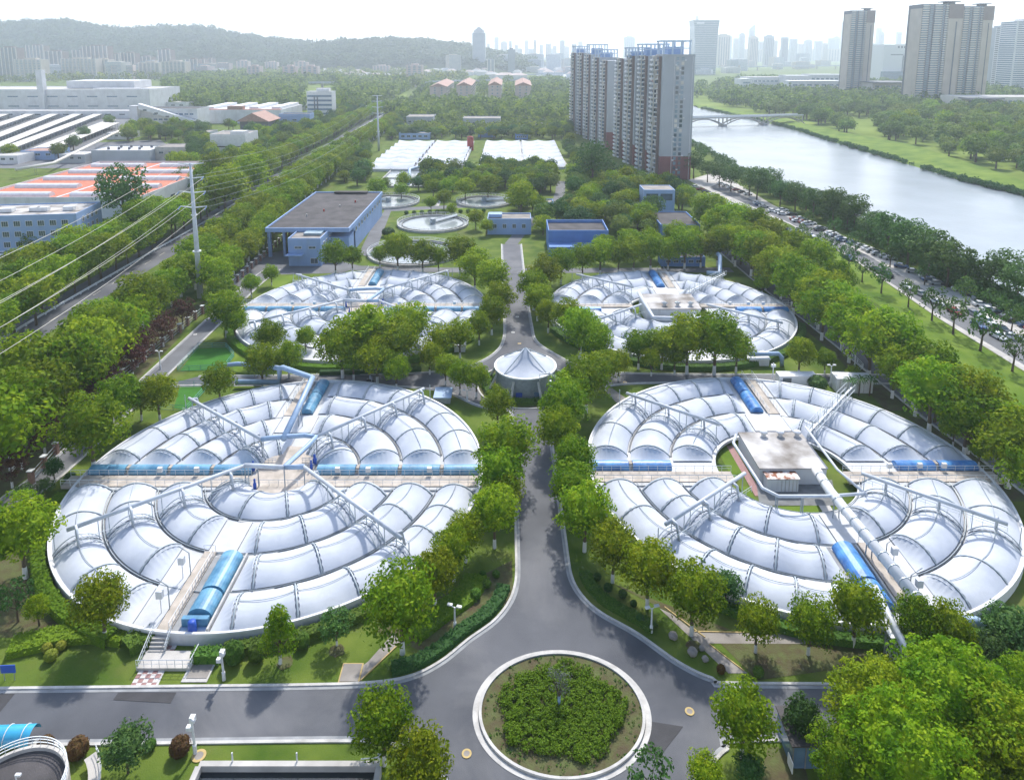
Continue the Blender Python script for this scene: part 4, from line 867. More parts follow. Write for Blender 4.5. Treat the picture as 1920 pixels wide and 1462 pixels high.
# small blue buildings north of the far right basin
t, w, H = house('blue_office', 'small bright blue flat-roofed building left of the dark annex', 'building', 914, 996, 440, 410, 10, 'bluewall', 'greyroof'); windows(t, 1, 4, 1, w-1, 1.2, H-.8, 1.4, 1.6)
build('stair_block', MB().box((w*.18, 4, H+.6), (w*.3, 4, 1.2)), M['bluewall'], t)
t, w, H = house('blue_annex', 'deep blue building with sunken dark roof beside the upper main road', 'building', 1028, 1140, 474, 432, 16, 'bluedeep', 'darkroof', parapet=1.2)
build('lower_wing', MB().box((w*.5, -3.0, 1.9), (w, 5.9, 3.8)), M['bluedeep'], t); build('door', MB().box((w*.25, -6.0, 1.1), (2.2, .1, 2.2)), M['glassb'], t)
t, w, H = house('blue_tower', 'bright blue open-topped tower house above the right trees', 'building', 1206, 1264, 404, 356, 11, 'bluewall', 'greyroof', parapet=.3)
for i in range(2): build('opening', MB().box((w*(.27+.46*i), -.04, H-3.2), (w*.38, .12, 2.9)), M['glass'], t)
build('pilaster', MB().box((w*.5, -.12, H/2-1), (.5, .25, H-3)), M['frame'], t)
house('blue_hall', 'low dark-roofed blue hall below the blue tower house', 'building', 1238, 1312, 447, 421, 22, 'bluedeep', 'darkroof')
t, w, H = house('blue_shed', 'long deep blue shed wall under the tree row above the far right basin', 'building', 1240, 1322, 500, 482, 6, 'bluedeep', 'darkroof'); windows(t, 1, 5, 1, w-1, 1, 2.6, 1.6, 1.0, fm='frame')
house('blue_hut', 'small blue hut with brown roof behind the round tree', 'building', 1004, 1038, 396, 380, 8, 'bluedeep', 'greyroof')
house('grey_hut', 'small pale hut with blue doors under trees near the settling tanks', 'building', 848, 898, 331, 322, 6, 'bluewall', 'darkroof')
for i, (a, b, v, vt, d, wm) in enumerate([(762, 812, 238, 219, 26, 'grey'), (868, 938, 241, 222, 22, 'grey'), (748, 806, 262, 250, 10, 'bluewall'), (896, 928, 258, 241, 8, 'bluedeep'), (966, 990, 262, 252, 10, 'bluedeep'), (1002, 1018, 245, 232, 8, 'grey'), (846, 892, 330, 322, 4, 'bluewall')][:6]):
    t, w, H = house('plant_building', ['grey plant building with stepped roof left of the far tents', 'long grey plant building behind the far tents', 'blue low plant building by the left far tent', 'blue small plant house behind the red tank', 'deep blue plant house behind the right far tent', 'small grey tower house right of the far tents'][i], 'building', a, b, v, vt, d, wm, 'greyroof')
    windows(t, 1, 5, 1, w-1, 1, H-.8, w/9, 1.6)
# control house in the right front basin
q = [at(1385, 812, 4.4), at(1508, 812, 4.4), at(1558, 876, 4.4), at(1420, 880, 4.4)]
x0, x1 = 45.3-4.9, 45.3+6.0; yb, yf = at(1440, 812, 2.9).y, at(1490, 878, 2.9).y
t = thing('control_house', 'white control house with stained flat roof inside the right front basin', 'building', (x0, yf, 0)); w, d = x1-x0, yb-yf
build('wall', MB().box((w/2, d/2, 1.4), (w, d, 2.8)), M['wall'], t); build('roof', MB().box((w/2, d/2, 2.92), (w+.3, d+.3, .22)), M['stainroof'], t)
for i in range(3): build('roof_fan', MB().lathe([(.4, 3.0), (.4, 3.7), (.7, 3.75), (.6, 4.0), (0, 4.15)], 14, (w*(.36+.27*i), d-1.2, 0)), M['white'], t, True)
s = thing('tin_shed', 'small white shed with rusty striped tin roof before the control house', 'shed', (x0+.6, yf-2.0, 0)); build('wall', MB().box((2.5, .9, 1.15), (5, 1.8, 2.3)), M['white'], s)
build('roof', MB().box((2.5, .85, 2.4), (5.3, 2.1, .14)), M['rust'], s); build('door', MB().box((1.2, -.03, 1.1), (1.3, .08, 2.1)), M['wall'], s)
for i in range(5): build('wall_rib', MB().box((2.3+i*.6, -.04, 1.12), (.08, .08, 2.2)), M['kerb'], s)
for i, (px, m_, lb) in enumerate([([(1340, 836), (1362, 836), (1405, 895), (1372, 895)], 'lawn', ''), ([(1372, 912), (1402, 912), (1420, 940), (1386, 940)], 'lawn', ''), ([(1422, 952), (1530, 948), (1548, 984), (1440, 984)], 'lawn', ''), ([(1362, 836), (1374, 836), (1432, 930), (1416, 930)], 'tilec', ''), ([(1418, 905), (1560, 900), (1570, 948), (1424, 948)], 'gut', ''), ([(1535, 948), (1556, 948), (1612, 1040), (1590, 1040)], 'concrete', '')]):
    struct('court', MB().poly(PX(px), .05+.005*i), M[m_])
for i, (px, m_) in enumerate([([(1186, 565), (1196, 562), (1214, 600), (1195, 590)], 'lawn'), ([(1208, 604), (1330, 602), (1320, 612), (1215, 612)], 'gut')]): struct('court', MB().poly(PX(px), .05), M[m_])
c = Vector((42.0, 180.6, 0)); t = thing('control_house', 'grey-roofed control house inside the far right basin', 'building', (c.x-7, c.y-6.5, 0))
build('wall', MB().box((7, 5.5, 1.9), (14, 11, 3.8)), M['wall'], t); build('roof', MB().box((7, 5.5, 3.92), (14.4, 11.4, .22)), M['stainroof'], t)
for i in range(3): build('roof_fan', MB().lathe([(.45, 4.0), (.45, 4.8), (.85, 4.85), (0, 5.3)], 12, (5+3.4*i, 2.0, 0)), M['white'], t, True)
# ducts
def duct(name, label, path, r, m, legs=(), flange=0, n=12):
    P = [Vector(p) for p in path]; o = P[0].copy(); o.z = 0; t = thing(name, label, 'duct', o)
    P = [p-o for p in P]; build('pipe', MB().tube(P, r, n), M[m], t, True)
    if flange:
        for a, b in zip(P[:-1], P[1:]):
            l = (b-a).length; d = (b-a).normalized(); s = flange
            while s < l-.4: build('flange', MB().tube([a+d*s, a+d*(s+.16)], r*1.12, n), M['rib'], t); s += flange
    for x in legs:
        e = P[x[0]].lerp(P[x[0]+1], x[1]); build('duct_leg', MB().tube([(e.x+r*.7, e.y, 0), (e.x+r*.5, e.y, e.z)], .09, 5).tube([(e.x-r*.7, e.y, 0), (e.x-r*.5, e.y, e.z)], .09, 5), M['steel'], t)
    return t
duct('large_duct', 'long fat white duct with flange rings crossing the right front basin', [at(1530, 880, 3.6), at(1556, 920, 4.4), at(1725, 1128, 4.2)], .72, 'white', [(1, .1), (1, .5), (1, .9)], 2.3)
duct('outlet_duct', 'slim pale duct sloping down to a lattice stand at the front right', [at(1640, 1100, 4.0), at(1700, 1222, 3.4)], .42, 'pipe', [(0, .5), (0, .93)])
duct('elbow_duct', 'thick blue-grey elbow duct curving into the ground at the right edge', [at(1800, 1165, 2.6), at(1830, 1165, 2.7), at(1847, 1172, 2.5), at(1852, 1190, 1.6), at(1850, 1218, -.1)], .62, 'bluepipe')
sd = duct('supply_duct', 'blue-grey supply duct rising over the cross road into the front left basin', [at(442, 716, 1.2), at(524, 716, 1.2), at(524, 690, 5.2), at(530, 689, 5.4), at(586, 708, 5.6), at(532, 822, 5.4)], .55, 'bluepipe', [(3, .9), (4, .5)])
duct('elbow_duct', 'bent pale duct with white box at the corner of the clipped lawn', [at(424, 692, .1), at(428, 684, 1.2), at(446, 682, 1.6), at(466, 684, 1.6), at(524, 690, 5.0)], .5, 'bluepipe')
duct('house_duct', 'pale duct running round the front of the right control house', [at(1380, 815, 4.9), at(1375, 830, 4.9), at(1430, 915, 4.6), at(1460, 930, 4.6), at(1550, 930, 4.6), at(1620, 925, 4.6)], .24, 'pipe', [(2, .9), (3, .5)])
duct('house_duct', 'pale duct along the right side of the right control house', [at(1510, 800, 4.8), at(1570, 880, 4.6), at(1625, 928, 4.6)], .2, 'pipe')
duct('house_duct', 'pale duct hugging the front of the far control house', [at(1197, 548, 4.8), at(1225, 596, 4.6), at(1310, 598, 4.6), at(1335, 588, 4.6)], .5, 'pipe')
duct('outlet_duct', 'pale duct dropping from the far control house toward the tree clump', [at(1300, 592, 4.4), at(1318, 618, 4.2)], .5, 'pipe')
duct('elbow_duct', 'blue-grey elbow duct at the front rim of the far right basin', [at(1404, 664, 2.6), at(1460, 663, 2.6), at(1466, 670, 2.2), at(1466, 684, .2)], .5, 'bluepipe')
duct('elbow_duct', 'tall blue-grey elbow duct at the upper bend of the right perimeter road', [at(1325, 512, 1.4), at(1350, 512, 1.6), at(1350, 480, 5.5), at(1346, 476, 5.8)], .7, 'bluepipe')
duct('elbow_duct', 'blue-grey bent duct over the rectangular tank near the far tents', [at(765, 345, 1), at(768, 330, 1.5), at(768, 318, 4), at(786, 313, 4.4), at(796, 320, 1.0)], .9, 'bluepipe')
# cone roof tank at the road crossing
c = at(985, 722); t = thing('cone_tank', 'round grey tank with white tent cone roof on the road island', 'tank', c)
r = 6.3; hw = 4.3; apex = height(654, c.y)
build('island_kerb', MB().ring(9.9, 10.25, 0, .16, 64), M['kerb'], t); build('island_soil', MB().lathe([(0, .1), (9.9, .1)], 48), M['soil'], t)
build('tank_wall', MB().lathe([(r, 0), (r, hw)], 48), M['steel'], t, True); build('rim', MB().ring(r-.1, r+.3, hw, hw+.3, 48), M['rail'], t)
prof = [(r-.1, hw+.2), (4.6, hw+.75), (3.0, hw+1.5), (1.6, hw+2.5), (.5, hw+3.8), (0, hw+4.1)]; build('cone_roof', MB().lathe(prof, 48), M['pvc'], t, True)
for i in range(4):
    q = R_(45+90*i); d = Vector((math.cos(q), math.sin(q), 0))
    build('roof_strut', MB().tube([d*(r+.2)+Vector((0, 0, hw+.2)), Vector((0, 0, apex+.2))], .13, 5), M['rib'], t)
for i in range(8):
    q = R_(22.5+45*i); d = Vector((math.cos(q), math.sin(q), 0)); build('buttress', MB().tube([d*(r+2.2), d*(r+.15)+Vector((0, 0, hw-.6))], .28, 4), M['kerb'], t)
build('stair', MB().tube([(4.6, -5.4, hw+1), (2.8, -6.0, hw+1.2), (2.8, -6.1, hw-.3)], .1, 5).tube([(4.6, -5.4, hw+1), (9.0, -4.8, hw-1.5)], .25, 4).tube([(5.0, -6.6, 0), (5.0, -6.6, hw)], .3, 4), M['rail'], t)
for x, m_ in ((-3.6, 'white'), (-1.4, 'signblue'), (2.2, 'glassb')): build('notice_panel', MB().box((x, -math.sqrt(r*r-x*x)-.12, 1.0), (1.3, .1, .9)), M[m_], t)
# settling tanks
def settle(u, v, rr, label, bridge):
    c = at(u, v); t = thing('settling_tank', label, 'settling tank', c, 0, 'open settling tanks')
    build('tank_wall', MB().ring(rr-.5, rr, 0, .9, 64), M['kerb'], t); build('launder', MB().ring(rr-2.2, rr-1.8, .3, .75, 64), M['gut'], t)
    build('water_surface', MB().lathe([(0, .4), (rr-.5, .4)], 64), M['pool'], t)
    f = MB(); 
    for i in range(48):
        q = 2*math.pi*i/48; f.tube([(rr*1.0*math.cos(q), rr*math.sin(q), .9), (rr*math.cos(q), rr*math.sin(q), 1.9)], .05, 4)
    f.ring(rr-.05, rr+.05, 1.85, 1.95, 64); f.ring(rr-.05, rr+.05, 1.4, 1.46, 64); build('railing', f, M['rail'], t)
    d = Vector((math.cos(R_(bridge)), math.sin(R_(bridge)), 0)); n = Vector((-d.y, d.x, 0)); b = MB()
    b.tube([d*-1.5+Vector((0, 0, 1.2)), d*rr+Vector((0, 0, 1.2))], .55, 4)
    for e in (-.7, .7): b.tube([d*-1.5+n*e+Vector((0, 0, 2.1)), d*rr+n*e+Vector((0, 0, 2.1))], .07, 4)
    build('scraper_bridge', b, M['rail'], t); build('centre_column', MB().lathe([(0, 2.6), (1.1, 2.6), (1.1, .3)], 16), M['steel'], t)
settle(812, 421, 14.5, 'settling tank with long scraper bridge right of the pump house', 52)
settle(775, 476, 15.8, 'nearest settling tank seen through the tree row', 200)
settle(728, 380, 14.5, 'settling tank half hidden by the pump house roof', 160)
settle(908, 380, 13.0, 'settling tank with dark water right of the garden path', 20)
p0, p1 = at(703, 352), at(792, 352); t = thing('rectangular_tank', 'rectangular open tank below the far left tent', 'tank', p0); w = p1.x-p0.x; d = at(703, 322).y-p0.y
m = MB(); [m.box(c_, s_) for c_, s_ in (((w/2, 0, .5), (w, .5, 1)), ((w/2, d, .5), (w, .5, 1)), ((0, d/2, .5), (.5, d-.5, 1)), ((w, d/2, .5), (.5, d-.5, 1)), ((w/2, d*.5, .45), (w-.6, .4, .9)))]; build('tank_wall', m, M['kerb'], t); build('water_surface', MB().box((w/2, d/2, .2), (w-.5, d-.5, .4)), M['pool'], t)
m = MB(); [m.tube([(w*i/14, -.2, 1), (w*i/14, -.2, 2)], .05, 4) for i in range(15)]; m.tube([(0, -.2, 2), (w, -.2, 2)], .06, 4); build('railing', m, M['rail'], t)
# two rectangular tents farther off
for nm, (a, b, v0, v1) in (('left far block of white tent roofs beside the red tank', (688, 868, 322, 270)), ('right far block of white tent roofs beside the red tank', (898, 1062, 318, 270))):
    p0, p1 = at(a, v0), at(b, v0); y1 = at(a, v1).y; w = p1.x-p0.x; d = y1-p0.y
    t = thing('tent_block', nm, 'treatment basin', p0, 0, 'rectangular tent roofed basins'); build('base_wall', MB().box((w/2, d/2, .8), (w, d, 1.6)), M['wall'], t)
    nx_, ny = 2, 7
    for i in range(nx_):
        for j in range(ny):
            A = np.zeros((11, 13, 3)); x0, x1 = w*(i+.03)/nx_, w*(i+.97)/nx_; y0, y1_ = d*(j+.06)/ny, d*(j+.94)/ny
            for q in range(11):
                for s in range(13):
                    fx, fy = s/12, q/10; A[q, s] = (x0+(x1-x0)*fx, y0+(y1_-y0)*fy, 1.7+2.3*(arch(fy)**.9)*(1-.45*abs(math.sin(2*math.pi*fx))))
            build('membrane', MB().grid(A), M['pvc'], t, True)
    for i in range(5): build('rib', MB().tube([(w*i/4, 0, 2), (w*i/4, d, 2)], .2, 4).tube([(w*i/4, d/2, 1.7), (w*i/4, d/2, 4.4)], .2, 4), M['rail'], t)
c = at(882, 282); t = thing('red_tank', 'tall dull red cylindrical tank between the far tents', 'tank', c); hh = height(257, c.y); rr = 6*depth(c)/FPX
build('shell', MB().lathe([(rr, 0), (rr, hh), (0, hh+.8)], 24), M['red'], t, True); build('band', MB().ring(rr, rr+.15, hh*.95, hh, 24), M['maroon'], t)
# apartment slabs by the river
def apart(t, x0, y0, w, d, H, fl, front=True, base=5, lw=True, fw=True):
    """one stair unit: grey body on a maroon base, balcony stacks on the left side"""
    fh = H/fl
    build('base_wall', MB().box((x0+w/2, y0+d/2, base*fh/2), (w, d, base*fh)), M['maroon'], t); build('wall', MB().box((x0+w/2, y0+d/2, (H+base*fh)/2), (w-.1, d-.1, H-base*fh)), M['grey'], t)
    build('recess_wall', MB().box((x0-.6, y0+d*.36, H/2), (1.6, d*.30, H-.4)), M['brown'], t)
    build('bay_wall', MB().box((x0-1.3, y0+d*.72, H/2), (3.0, d*.36, H+.6)), M['cream'], t)
    wn, bl = MB(), MB(); rg = random.Random(int(H*7+d+x0*3)); mw = lambda: rg.choice((0, 0, 0, 1, 1, 2))
    for i in range(fl):
        z = i*fh+fh*.55
        if fw:
            for x in (.46, .62): wn.box((x0+w*x, y0-.02, z), (1.5, .14, 1.7), 0, mw())
        for y in (.60, .70, .82): wn.box((x0-2.85, y0+d*y, z), (.16, d*.075, 1.8), 0, mw())
        wn.box((x0-1.45, y0+d*.36, z), (.14, d*.14, 1.7), 0, mw()); wn.box((x0-1.3, y0+d*.72-d*.185, z), (1.8, .14, 1.6), 0, mw())
        if rg.random() < .5: bl.box((x0+w*rg.choice((.40, .54, .70)), y0-.35, z-.9), (.9, .6, .7))
        if rg.random() < .4: bl.box((x0-2.95, y0+d*rg.choice((.56, .66, .9)), z-.6), (.5, .9, .7))
        bl.box((x0-3.3, y0+d*.72, i*fh+.35), (1.2, d*.32, .95)); bl.box((x0-1.9, y0+d*.30, i*fh+.5), (.9, d*.10, .5)); bl.box((x0-1.9, y0+d*.44, i*fh+.3), (.7, d*.06, .6))
    o = build('window', wn, [M['tealg'], M['glass'], M['cream']], t); o['kind'] = 'stuff'; o = build('balcony', bl, M['white'], t); o['kind'] = 'stuff'
    if fw:
        for x in (.36, .93): build('downpipe', MB().box((x0+w*x, y0-.06, H/2), (.22, .2, H)), M['white'], t)
        o = build('parapet', MB().box((x0+w/2, y0+d/2, H+.5), (w+.3, d+.3, 1.0)), M['grey'], t)
def crownframe(t, x0, y0, w, d, z, h):
    f = MB(); 
    for x in np.linspace(x0, x0+w, 4):
        for y in (y0, y0+d): f.box((x, y, z+h/2), (.8, .8, h))
    for y in (y0, y0+d): f.box((x0+w/2, y, z+h-.4), (w+1.6, .9, .8)); f.box((x0+w/2, y, z+h*.5), (w, .6, .5))
    for x in (x0, x0+w): f.box((x, y0+d/2, z+h-.38), (.9, d-1, .8))
    build('roof_frame', f, M['frame'], t); build('roof_house', MB().box((x0+w/2, y0+d/2, z+h*.3), (w*.6, d*.6, h*.6)), M['bluewall'], t)
ya = at(1240, 337).y; xa = at(1236, 337).x
t = thing('apartment_tower', 'nearest grey apartment slab with maroon base and blue roof frames', 'apartment building', (xa, ya, 0), 0, 'riverside apartment slabs'); Hn = height(106, ya)
apart(t, 0, 0, 17, 20, Hn, 26); apart(t, -3, 24, 17, 18, Hn, 26, fw=False, base=5); apart(t, -6.5, 47, 17, 20, Hn, 26, fw=False); apart(t, -9, 74, 17, 20, Hn-2, 26, fw=False)
build('link_wall', MB().box((6, 45, Hn/2), (10, 60, Hn-3)), M['grey'], t)
crownframe(t, 1, 4, 14, 16, Hn, 8.5); crownframe(t, -6, 30, 15, 14, Hn, 7); crownframe(t, -10, 52, 12, 12, Hn-1, 6)
t2 = thing('apartment_tower', 'second grey apartment slab standing behind the nearest one', 'apartment building', (xa-13.5, ya+118, 0), 0, 'riverside apartment slabs'); Hn2 = Hn-4
apart(t2, 0, 0, 15, 18, Hn2, 25, fw=False); apart(t2, -3, 26, 15, 18, Hn2+2, 25, fw=False, base=0); apart(t2, -6, 54, 15, 20, Hn2+4, 26, fw=False, base=0); apart(t2, -8.5, 84, 15, 22, Hn2+5, 26, fw=False, base=0); apart(t2, -12, 118, 15, 22, Hn2+5, 26, fw=False, base=0)
build('link_wall', MB().box((5, 65, Hn2/2), (8, 128, Hn2-3)), M['grey'], t2); crownframe(t2, -4, 26, 14, 16, Hn2+2, 6); crownframe(t2, -7, 60, 14, 14, Hn2+4, 8); crownframe(t2, -13, 118, 12, 18, Hn2+5, 6)
# industrial estate on the left
t, w, H = house('red_warehouse', 'wide white warehouse with red roof and rows of barrel skylights', 'building', -60, 262, 410, 370, at(150, 308, 7.5).y-at(100, 410).y, 'wall', 'redroof', parapet=1.0)
WD = at(150, 308, 7.5).y-at(100, 410).y
for i in range(2):
    for j in range(5):
        m = MB(); A = np.zeros((2, 9, 3)); yy = 7+j*(WD-14)/4.3; xa_, xb_ = (w*.05, w*.44) if i == 0 else (w*.56, w*.95)
        for q in range(9): a = math.pi*q/8; A[0, q] = (xa_, yy+2.2*math.cos(a), H-1+2.0*math.sin(a)); A[1, q] = (xb_, yy+2.2*math.cos(a), H-1+2.0*math.sin(a))
        m.grid(A); m.poly([tuple(p) for p in A[0]]); m.poly([tuple(p) for p in A[1]]); build('skylight', m, M['white'], t)
build('roof_ridge', MB().box((w*.5, WD/2, H-.8), (.9, WD-2, .35)), M['white'], t); build('door', MB().box((w+.06, 30, 2.2), (.1, 4, 4.4)), M['glass'], t)
t, w, H = house('office_block', 'pale blue office block with white windows below the red warehouse', 'building', -70, 150, 478, 407, 20, 'bluewall', 'stainroof', vR=470)
windows(t, 3, 9, 1, w-2, 1.2, H-1.2, 2.1, 1.9, 'front', gm='glass', mull=2); windows(t, 2, 4, 3, 17, H*.4, H-1.2, 1.6, 1.8, 'right', w, 20)
for x, s in ((.3, 3), (.55, 2), (.62, 2.4), (.85, 2.2)): build('roof_unit', MB().box((w*x, 8, H+.4), (s*1.6, s, 1.4)), M['white'], t)
t, w, H = house('white_factory', 'very long white factory hall with tall stair tower far left', 'building', -80, 283, 211, 168, 75, 'wall', 'kerb', parapet=.6)
build('upper_hall', MB().box((w*.68, 48, H+4.2), (w*.36, 40, 8.4)), M['wall'], t); build('stair_tower', MB().box((w*.455, -1.5, (H+22)/2), (w*.03, 7, H+22)), M['wall'], t)
for i in range(2): windows(t, 1, 9, w*.04, w*.96, H*(.2+.42*i), H*(.34+.42*i), w*.055, 1.3, gm='glassb', mull=3)
for i in range(26): build('roof_light', MB().box((w*(.70+.011*i), 14, H+.3), (w*.006, 16, .9)), M['white'], t)
t, w, H = house('loading_wing', 'low white loading wing in front of the long factory', 'building', -80, 250, 222, 208, 18, 'wall', 'kerb')
windows(t, 1, 12, 4, w-4, 1, H-1, 6, 1.4, mull=2)
for i, (a, b) in enumerate(((146, 163), (170, 190), (196, 216), (222, 242))): 
    p = at(a, 206); t = thing('filter_unit', '%s boxy cream filter unit from the left before the long factory' % nth(i+1), 'filter unit', p, group='filter units'); ww = (b-a)*depth(p)/FPX
    build('casing', MB().box((ww/2, 3, 9.5), (ww, 6, 7)), M['cream'], t); build('hopper', MB().prism([(ww*.1, .4), (ww*.45, .4), (ww*.45, 5), (ww*.1, 5)], 0, 5.98), M['kerb'], t); build('fan_box', MB().box((ww*.8, 3, 4), (ww*.38, 5, 7.9)), M['tan'], t)
for i, (a, b, c_, d_) in enumerate([((-20, 250), (80, 214), 9, 0), ((-20, 272), (122, 214), 9, 0), ((-20, 292), (165, 214), 9, 0), ((20, 288), (205, 214), 9, 0), ((62, 296), (210, 234), 9, 0), ((-20, 232), (40, 212), 9, 0), ((110, 284), (215, 240), 8, 0)]):
    pa, pb = at(*a), at(*b); dv = (pb-pa); l = dv.length; dv.normalize(); n_ = Vector((-dv.y, dv.x, 0)); rz = math.atan2(dv.y, dv.x)
    t = thing('parking_canopy', '%s long white parking canopy in the yard before the factory' % nth(i+1), 'canopy', pa, rz, 'parking canopies')
    build('roof_sheet', MB().box((l/2, 0, 4.6), (l, 8.5, .3)), M['cream'], t); m = MB(); [m.box((x, e, 2.2), (.35, .35, 4.4)) for x in np.arange(3, l, 9) for e in (-3.4, 3.4)]; o = build('post', m, M['steel'], t); o['kind'] = 'stuff'
struct('factory_yard', MB().poly(PX([(-90, 316), (-90, 222), (250, 222), (252, 245), (170, 268), (300, 262), (352, 300), (240, 316)]), .03), M['asphalt_old'])
t, w, H = house('ramp_building', 'white building with long slanting covered ramp left of the red gable', 'building', 252, 372, 240, 204, 26, 'wall', 'darkroof'); windows(t, 2, 8, w*.3, w*.95, H*.3, H*.85, w*.06, 1.6, gm='glassb')
t3 = MB(); dv = at(430, 240).x-at(300, 240).x; 
m = MB(); m.add([(w*.14, -6, H), (w*1.05, -6, 2), (w*1.05, -6, 6), (w*.14, -6, H+5), (w*.14, -1, H), (w*1.05, -1, 2), (w*1.05, -1, 6), (w*.14, -1, H+5)], [(0, 1, 2, 3), (7, 6, 5, 4), (0, 4, 5, 1), (3, 2, 6, 7), (1, 5, 6, 2), (0, 3, 7, 4)]); build('ramp', m, M['white'], t)
build('end_tower', MB().box((w*.06, -3, (H+3)/2), (w*.12, 6, H+3)), M['wall'], t)
for i in range(5): build('window', MB().box((w*(.24+.17*i), -6.05, H*.86+1.6-i*(H-2)*.187), (w*.055, .12, 1.3)), M['glass'], t)
t, w, H = house('ribbed_warehouse', 'wide warehouse with bright white stepped roof and red verge', 'building', 372, 528, 232, 206, 70, 'wall', 'white', parapet=.3)
for i in range(4): build('roof_step', MB().box((w*(.1+.27*i), 38, H+1.2), (w*.11, 60, 2.2)), M['white'], t)
build('red_verge', MB().box((w/2, 3, H+.12), (w*.98, 5, .3)), M['redroof'], t); build('lantern', MB().box((w*.45, 4, H+1.8), (w*.18, 7, 3.0)), M['tile'], t)
p0, p1 = at(447, 250), at(505, 250); w = p1.x-p0.x; H = height(228, p0.y); t = thing('gabled_hall', 'open hall with clay red gable roof beside the ramp building', 'building', p0)
build('wall', MB().box((w*.5, 14, H/2), (w*.92, 24, H)), M['greyd'], t); rdg = height(212, p0.y)
m = MB(); m.add([(-1, -2, H), (w/2, -2, rdg), (w+1, -2, H), (-1, 30, H), (w/2, 30, rdg), (w+1, 30, H)], [(0, 1, 4, 3), (1, 2, 5, 4), (0, 3, 5, 2), (0, 2, 1), (3, 4, 5)]); build('roof', m, M['tile'], t); build('low_wall', MB().box((w*.3, -.5, 1.6), (w*.6, .4, 3.2)), M['wall'], t)
t, w, H = house('tall_office', 'six storey white office with dark window bands beside the highway', 'building', 577, 624, 222, 172, 16, 'white', 'kerb')
for i in range(5): build('window_band', MB().box((w*.5, -.05, H*(.17+.165*i)), (w*.96, .16, H*.07)), M['glassb'], t)
for x in (.3, .42): build('fin', MB().box((w*x, -.2, H*.44), (w*.05, .3, H*.8)), M['greyd'], t)
build('roof_house', MB().box((w*.6, 8, H+1.5), (w*.5, 8, 3)), M['white'], t)
t, w, H = house('white_block', 'plain white block with cut-out roof terrace behind the tree mound', 'building', 396, 462, 292, 252, 24, 'white', 'greyroof'); build('ledge', MB().box((w*.5, -.1, H*.42), (w*.9, .3, .7)), M['darkroof'], t); build('roof_box', MB().box((w*.75, 6, H+.6), (w*.4, 8, 2.2)), M['wall'], t)
for i, (a, b, v, vt, d, wm, rm) in enumerate([(173, 282, 305, 282, 22, 'grey', 'wall'), (292, 350, 302, 276, 18, 'kerb', 'greyroof'), (524, 582, 242, 214, 14, 'bluewall', 'darkroof'), (40, 104, 300, 283, 16, 'bluewall', 'tile'), (340, 366, 308, 290, 10, 'wall', 'greyroof')]):
    mm = dict(kerb='concrete').get(wm, wm); t, w, H = house('industrial_shed', ['long shed with white roof and round roof fans', 'tan flat-roofed shed with raised box beside the fan shed', 'light blue block left of the tall office', 'low blue shed with brown roof at the parking yard', 'small pale shed next to the tan flat-roofed shed'][i], 'building', a, b, v, vt, d, mm, rm)
    if i == 0:
        for q in range(8): build('roof_fan', MB().lathe([(.8, H-.4), (.8, H+1), (0, H+1.4)], 10, (w*(.2+.09*q), d*(.3+.4*(q % 2)), 0)), M['greyd'], t)
    else: windows(t, 1, 3, 1, w-1, H*.4, H*.8, w/7, 1.4)
for i, (a, b, v, vt, d, wm, rm) in enumerate([(-20, 34, 308, 292, 16, 'wall', 'kerb'), (112, 160, 306, 290, 18, 'grey', 'kerb'), (200, 238, 262, 250, 20, 'wall', 'white'), (470, 520, 262, 250, 18, 'wall', 'greyroof'), (478, 560, 276, 268, 12, 'white', 'bluepipe'), (355, 392, 262, 248, 18, 'grey', 'greyroof'), (640, 700, 206, 198, 30, 'wall', 'kerb'), (540, 575, 206, 196, 30, 'wall', 'white'), (300, 350, 206, 192, 40, 'wall', 'kerb')]):
    t, w, H = house('industrial_shed', ['white shed with pale roof at the left edge of the yard', 'grey shed between pipe bridge and fan shed', 'small white store by the pipe bridge top', 'white low store below the gable hall', 'white loading roof with blue sheet behind the white block', 'grey store left of the white block', 'white roofed depot right of the tall office', 'pale depot left of the tall office', 'white roofed hall behind the ramp building'][i], 'building', a, b, v, vt, d, wm, rm); windows(t, 1, 3, 1, w-1, H*.4, H*.8, w/7, 1.4)
t = duct('pipe_bridge', 'long pale pipe bridge slanting across the industrial yard', [at(30, 318, 5), at(100, 306, 5), at(235, 240, 6)], .9, 'cream', [(0, .5), (1, .2), (1, .5), (1, .8)])
# ------------------------------------------------------------------ poles, wires, lamps, boards, small pieces
p = at(376, 558); Hp = height(306, p.y); t = thing('power_pole', 'tall tapered steel power pole with four crossarms beside the highway', 'power pole', p)
build('shaft', MB().tube([(0, 0, 0), (0, 0, Hp*.5), (0, 0, Hp)], [.85, .62, .34], 14), M['pipe'], t, True)
for z in (.35, .62): build('collar', MB().ring(.75, 1.15 if z < .5 else .85, Hp*z, Hp*z+.25, 16), M['rail'], t)
arms = []
for v, w_ in ((308, 3.6), (334, 3.4), (361, 3.7), (389, 3.7)):
    z = height(v, p.y); a = build('crossarm', MB().tube([(-w_, .2, z+.3), (0, 0, z-.1), (w_, .2, z+.3)], [.12, .22, .12], 6), M['rail'], t)
    if v != 308:
        for e in (-1, 1): build('insulator', MB().tube([(e*w_, -.2, z+.2), (e*w_, -1.6, z-.4)], .2, 7), M['glassb'], a)
    arms.append((w_, z))
dirv = (Vector(hb[1])-Vector(hb[12])).normalized()
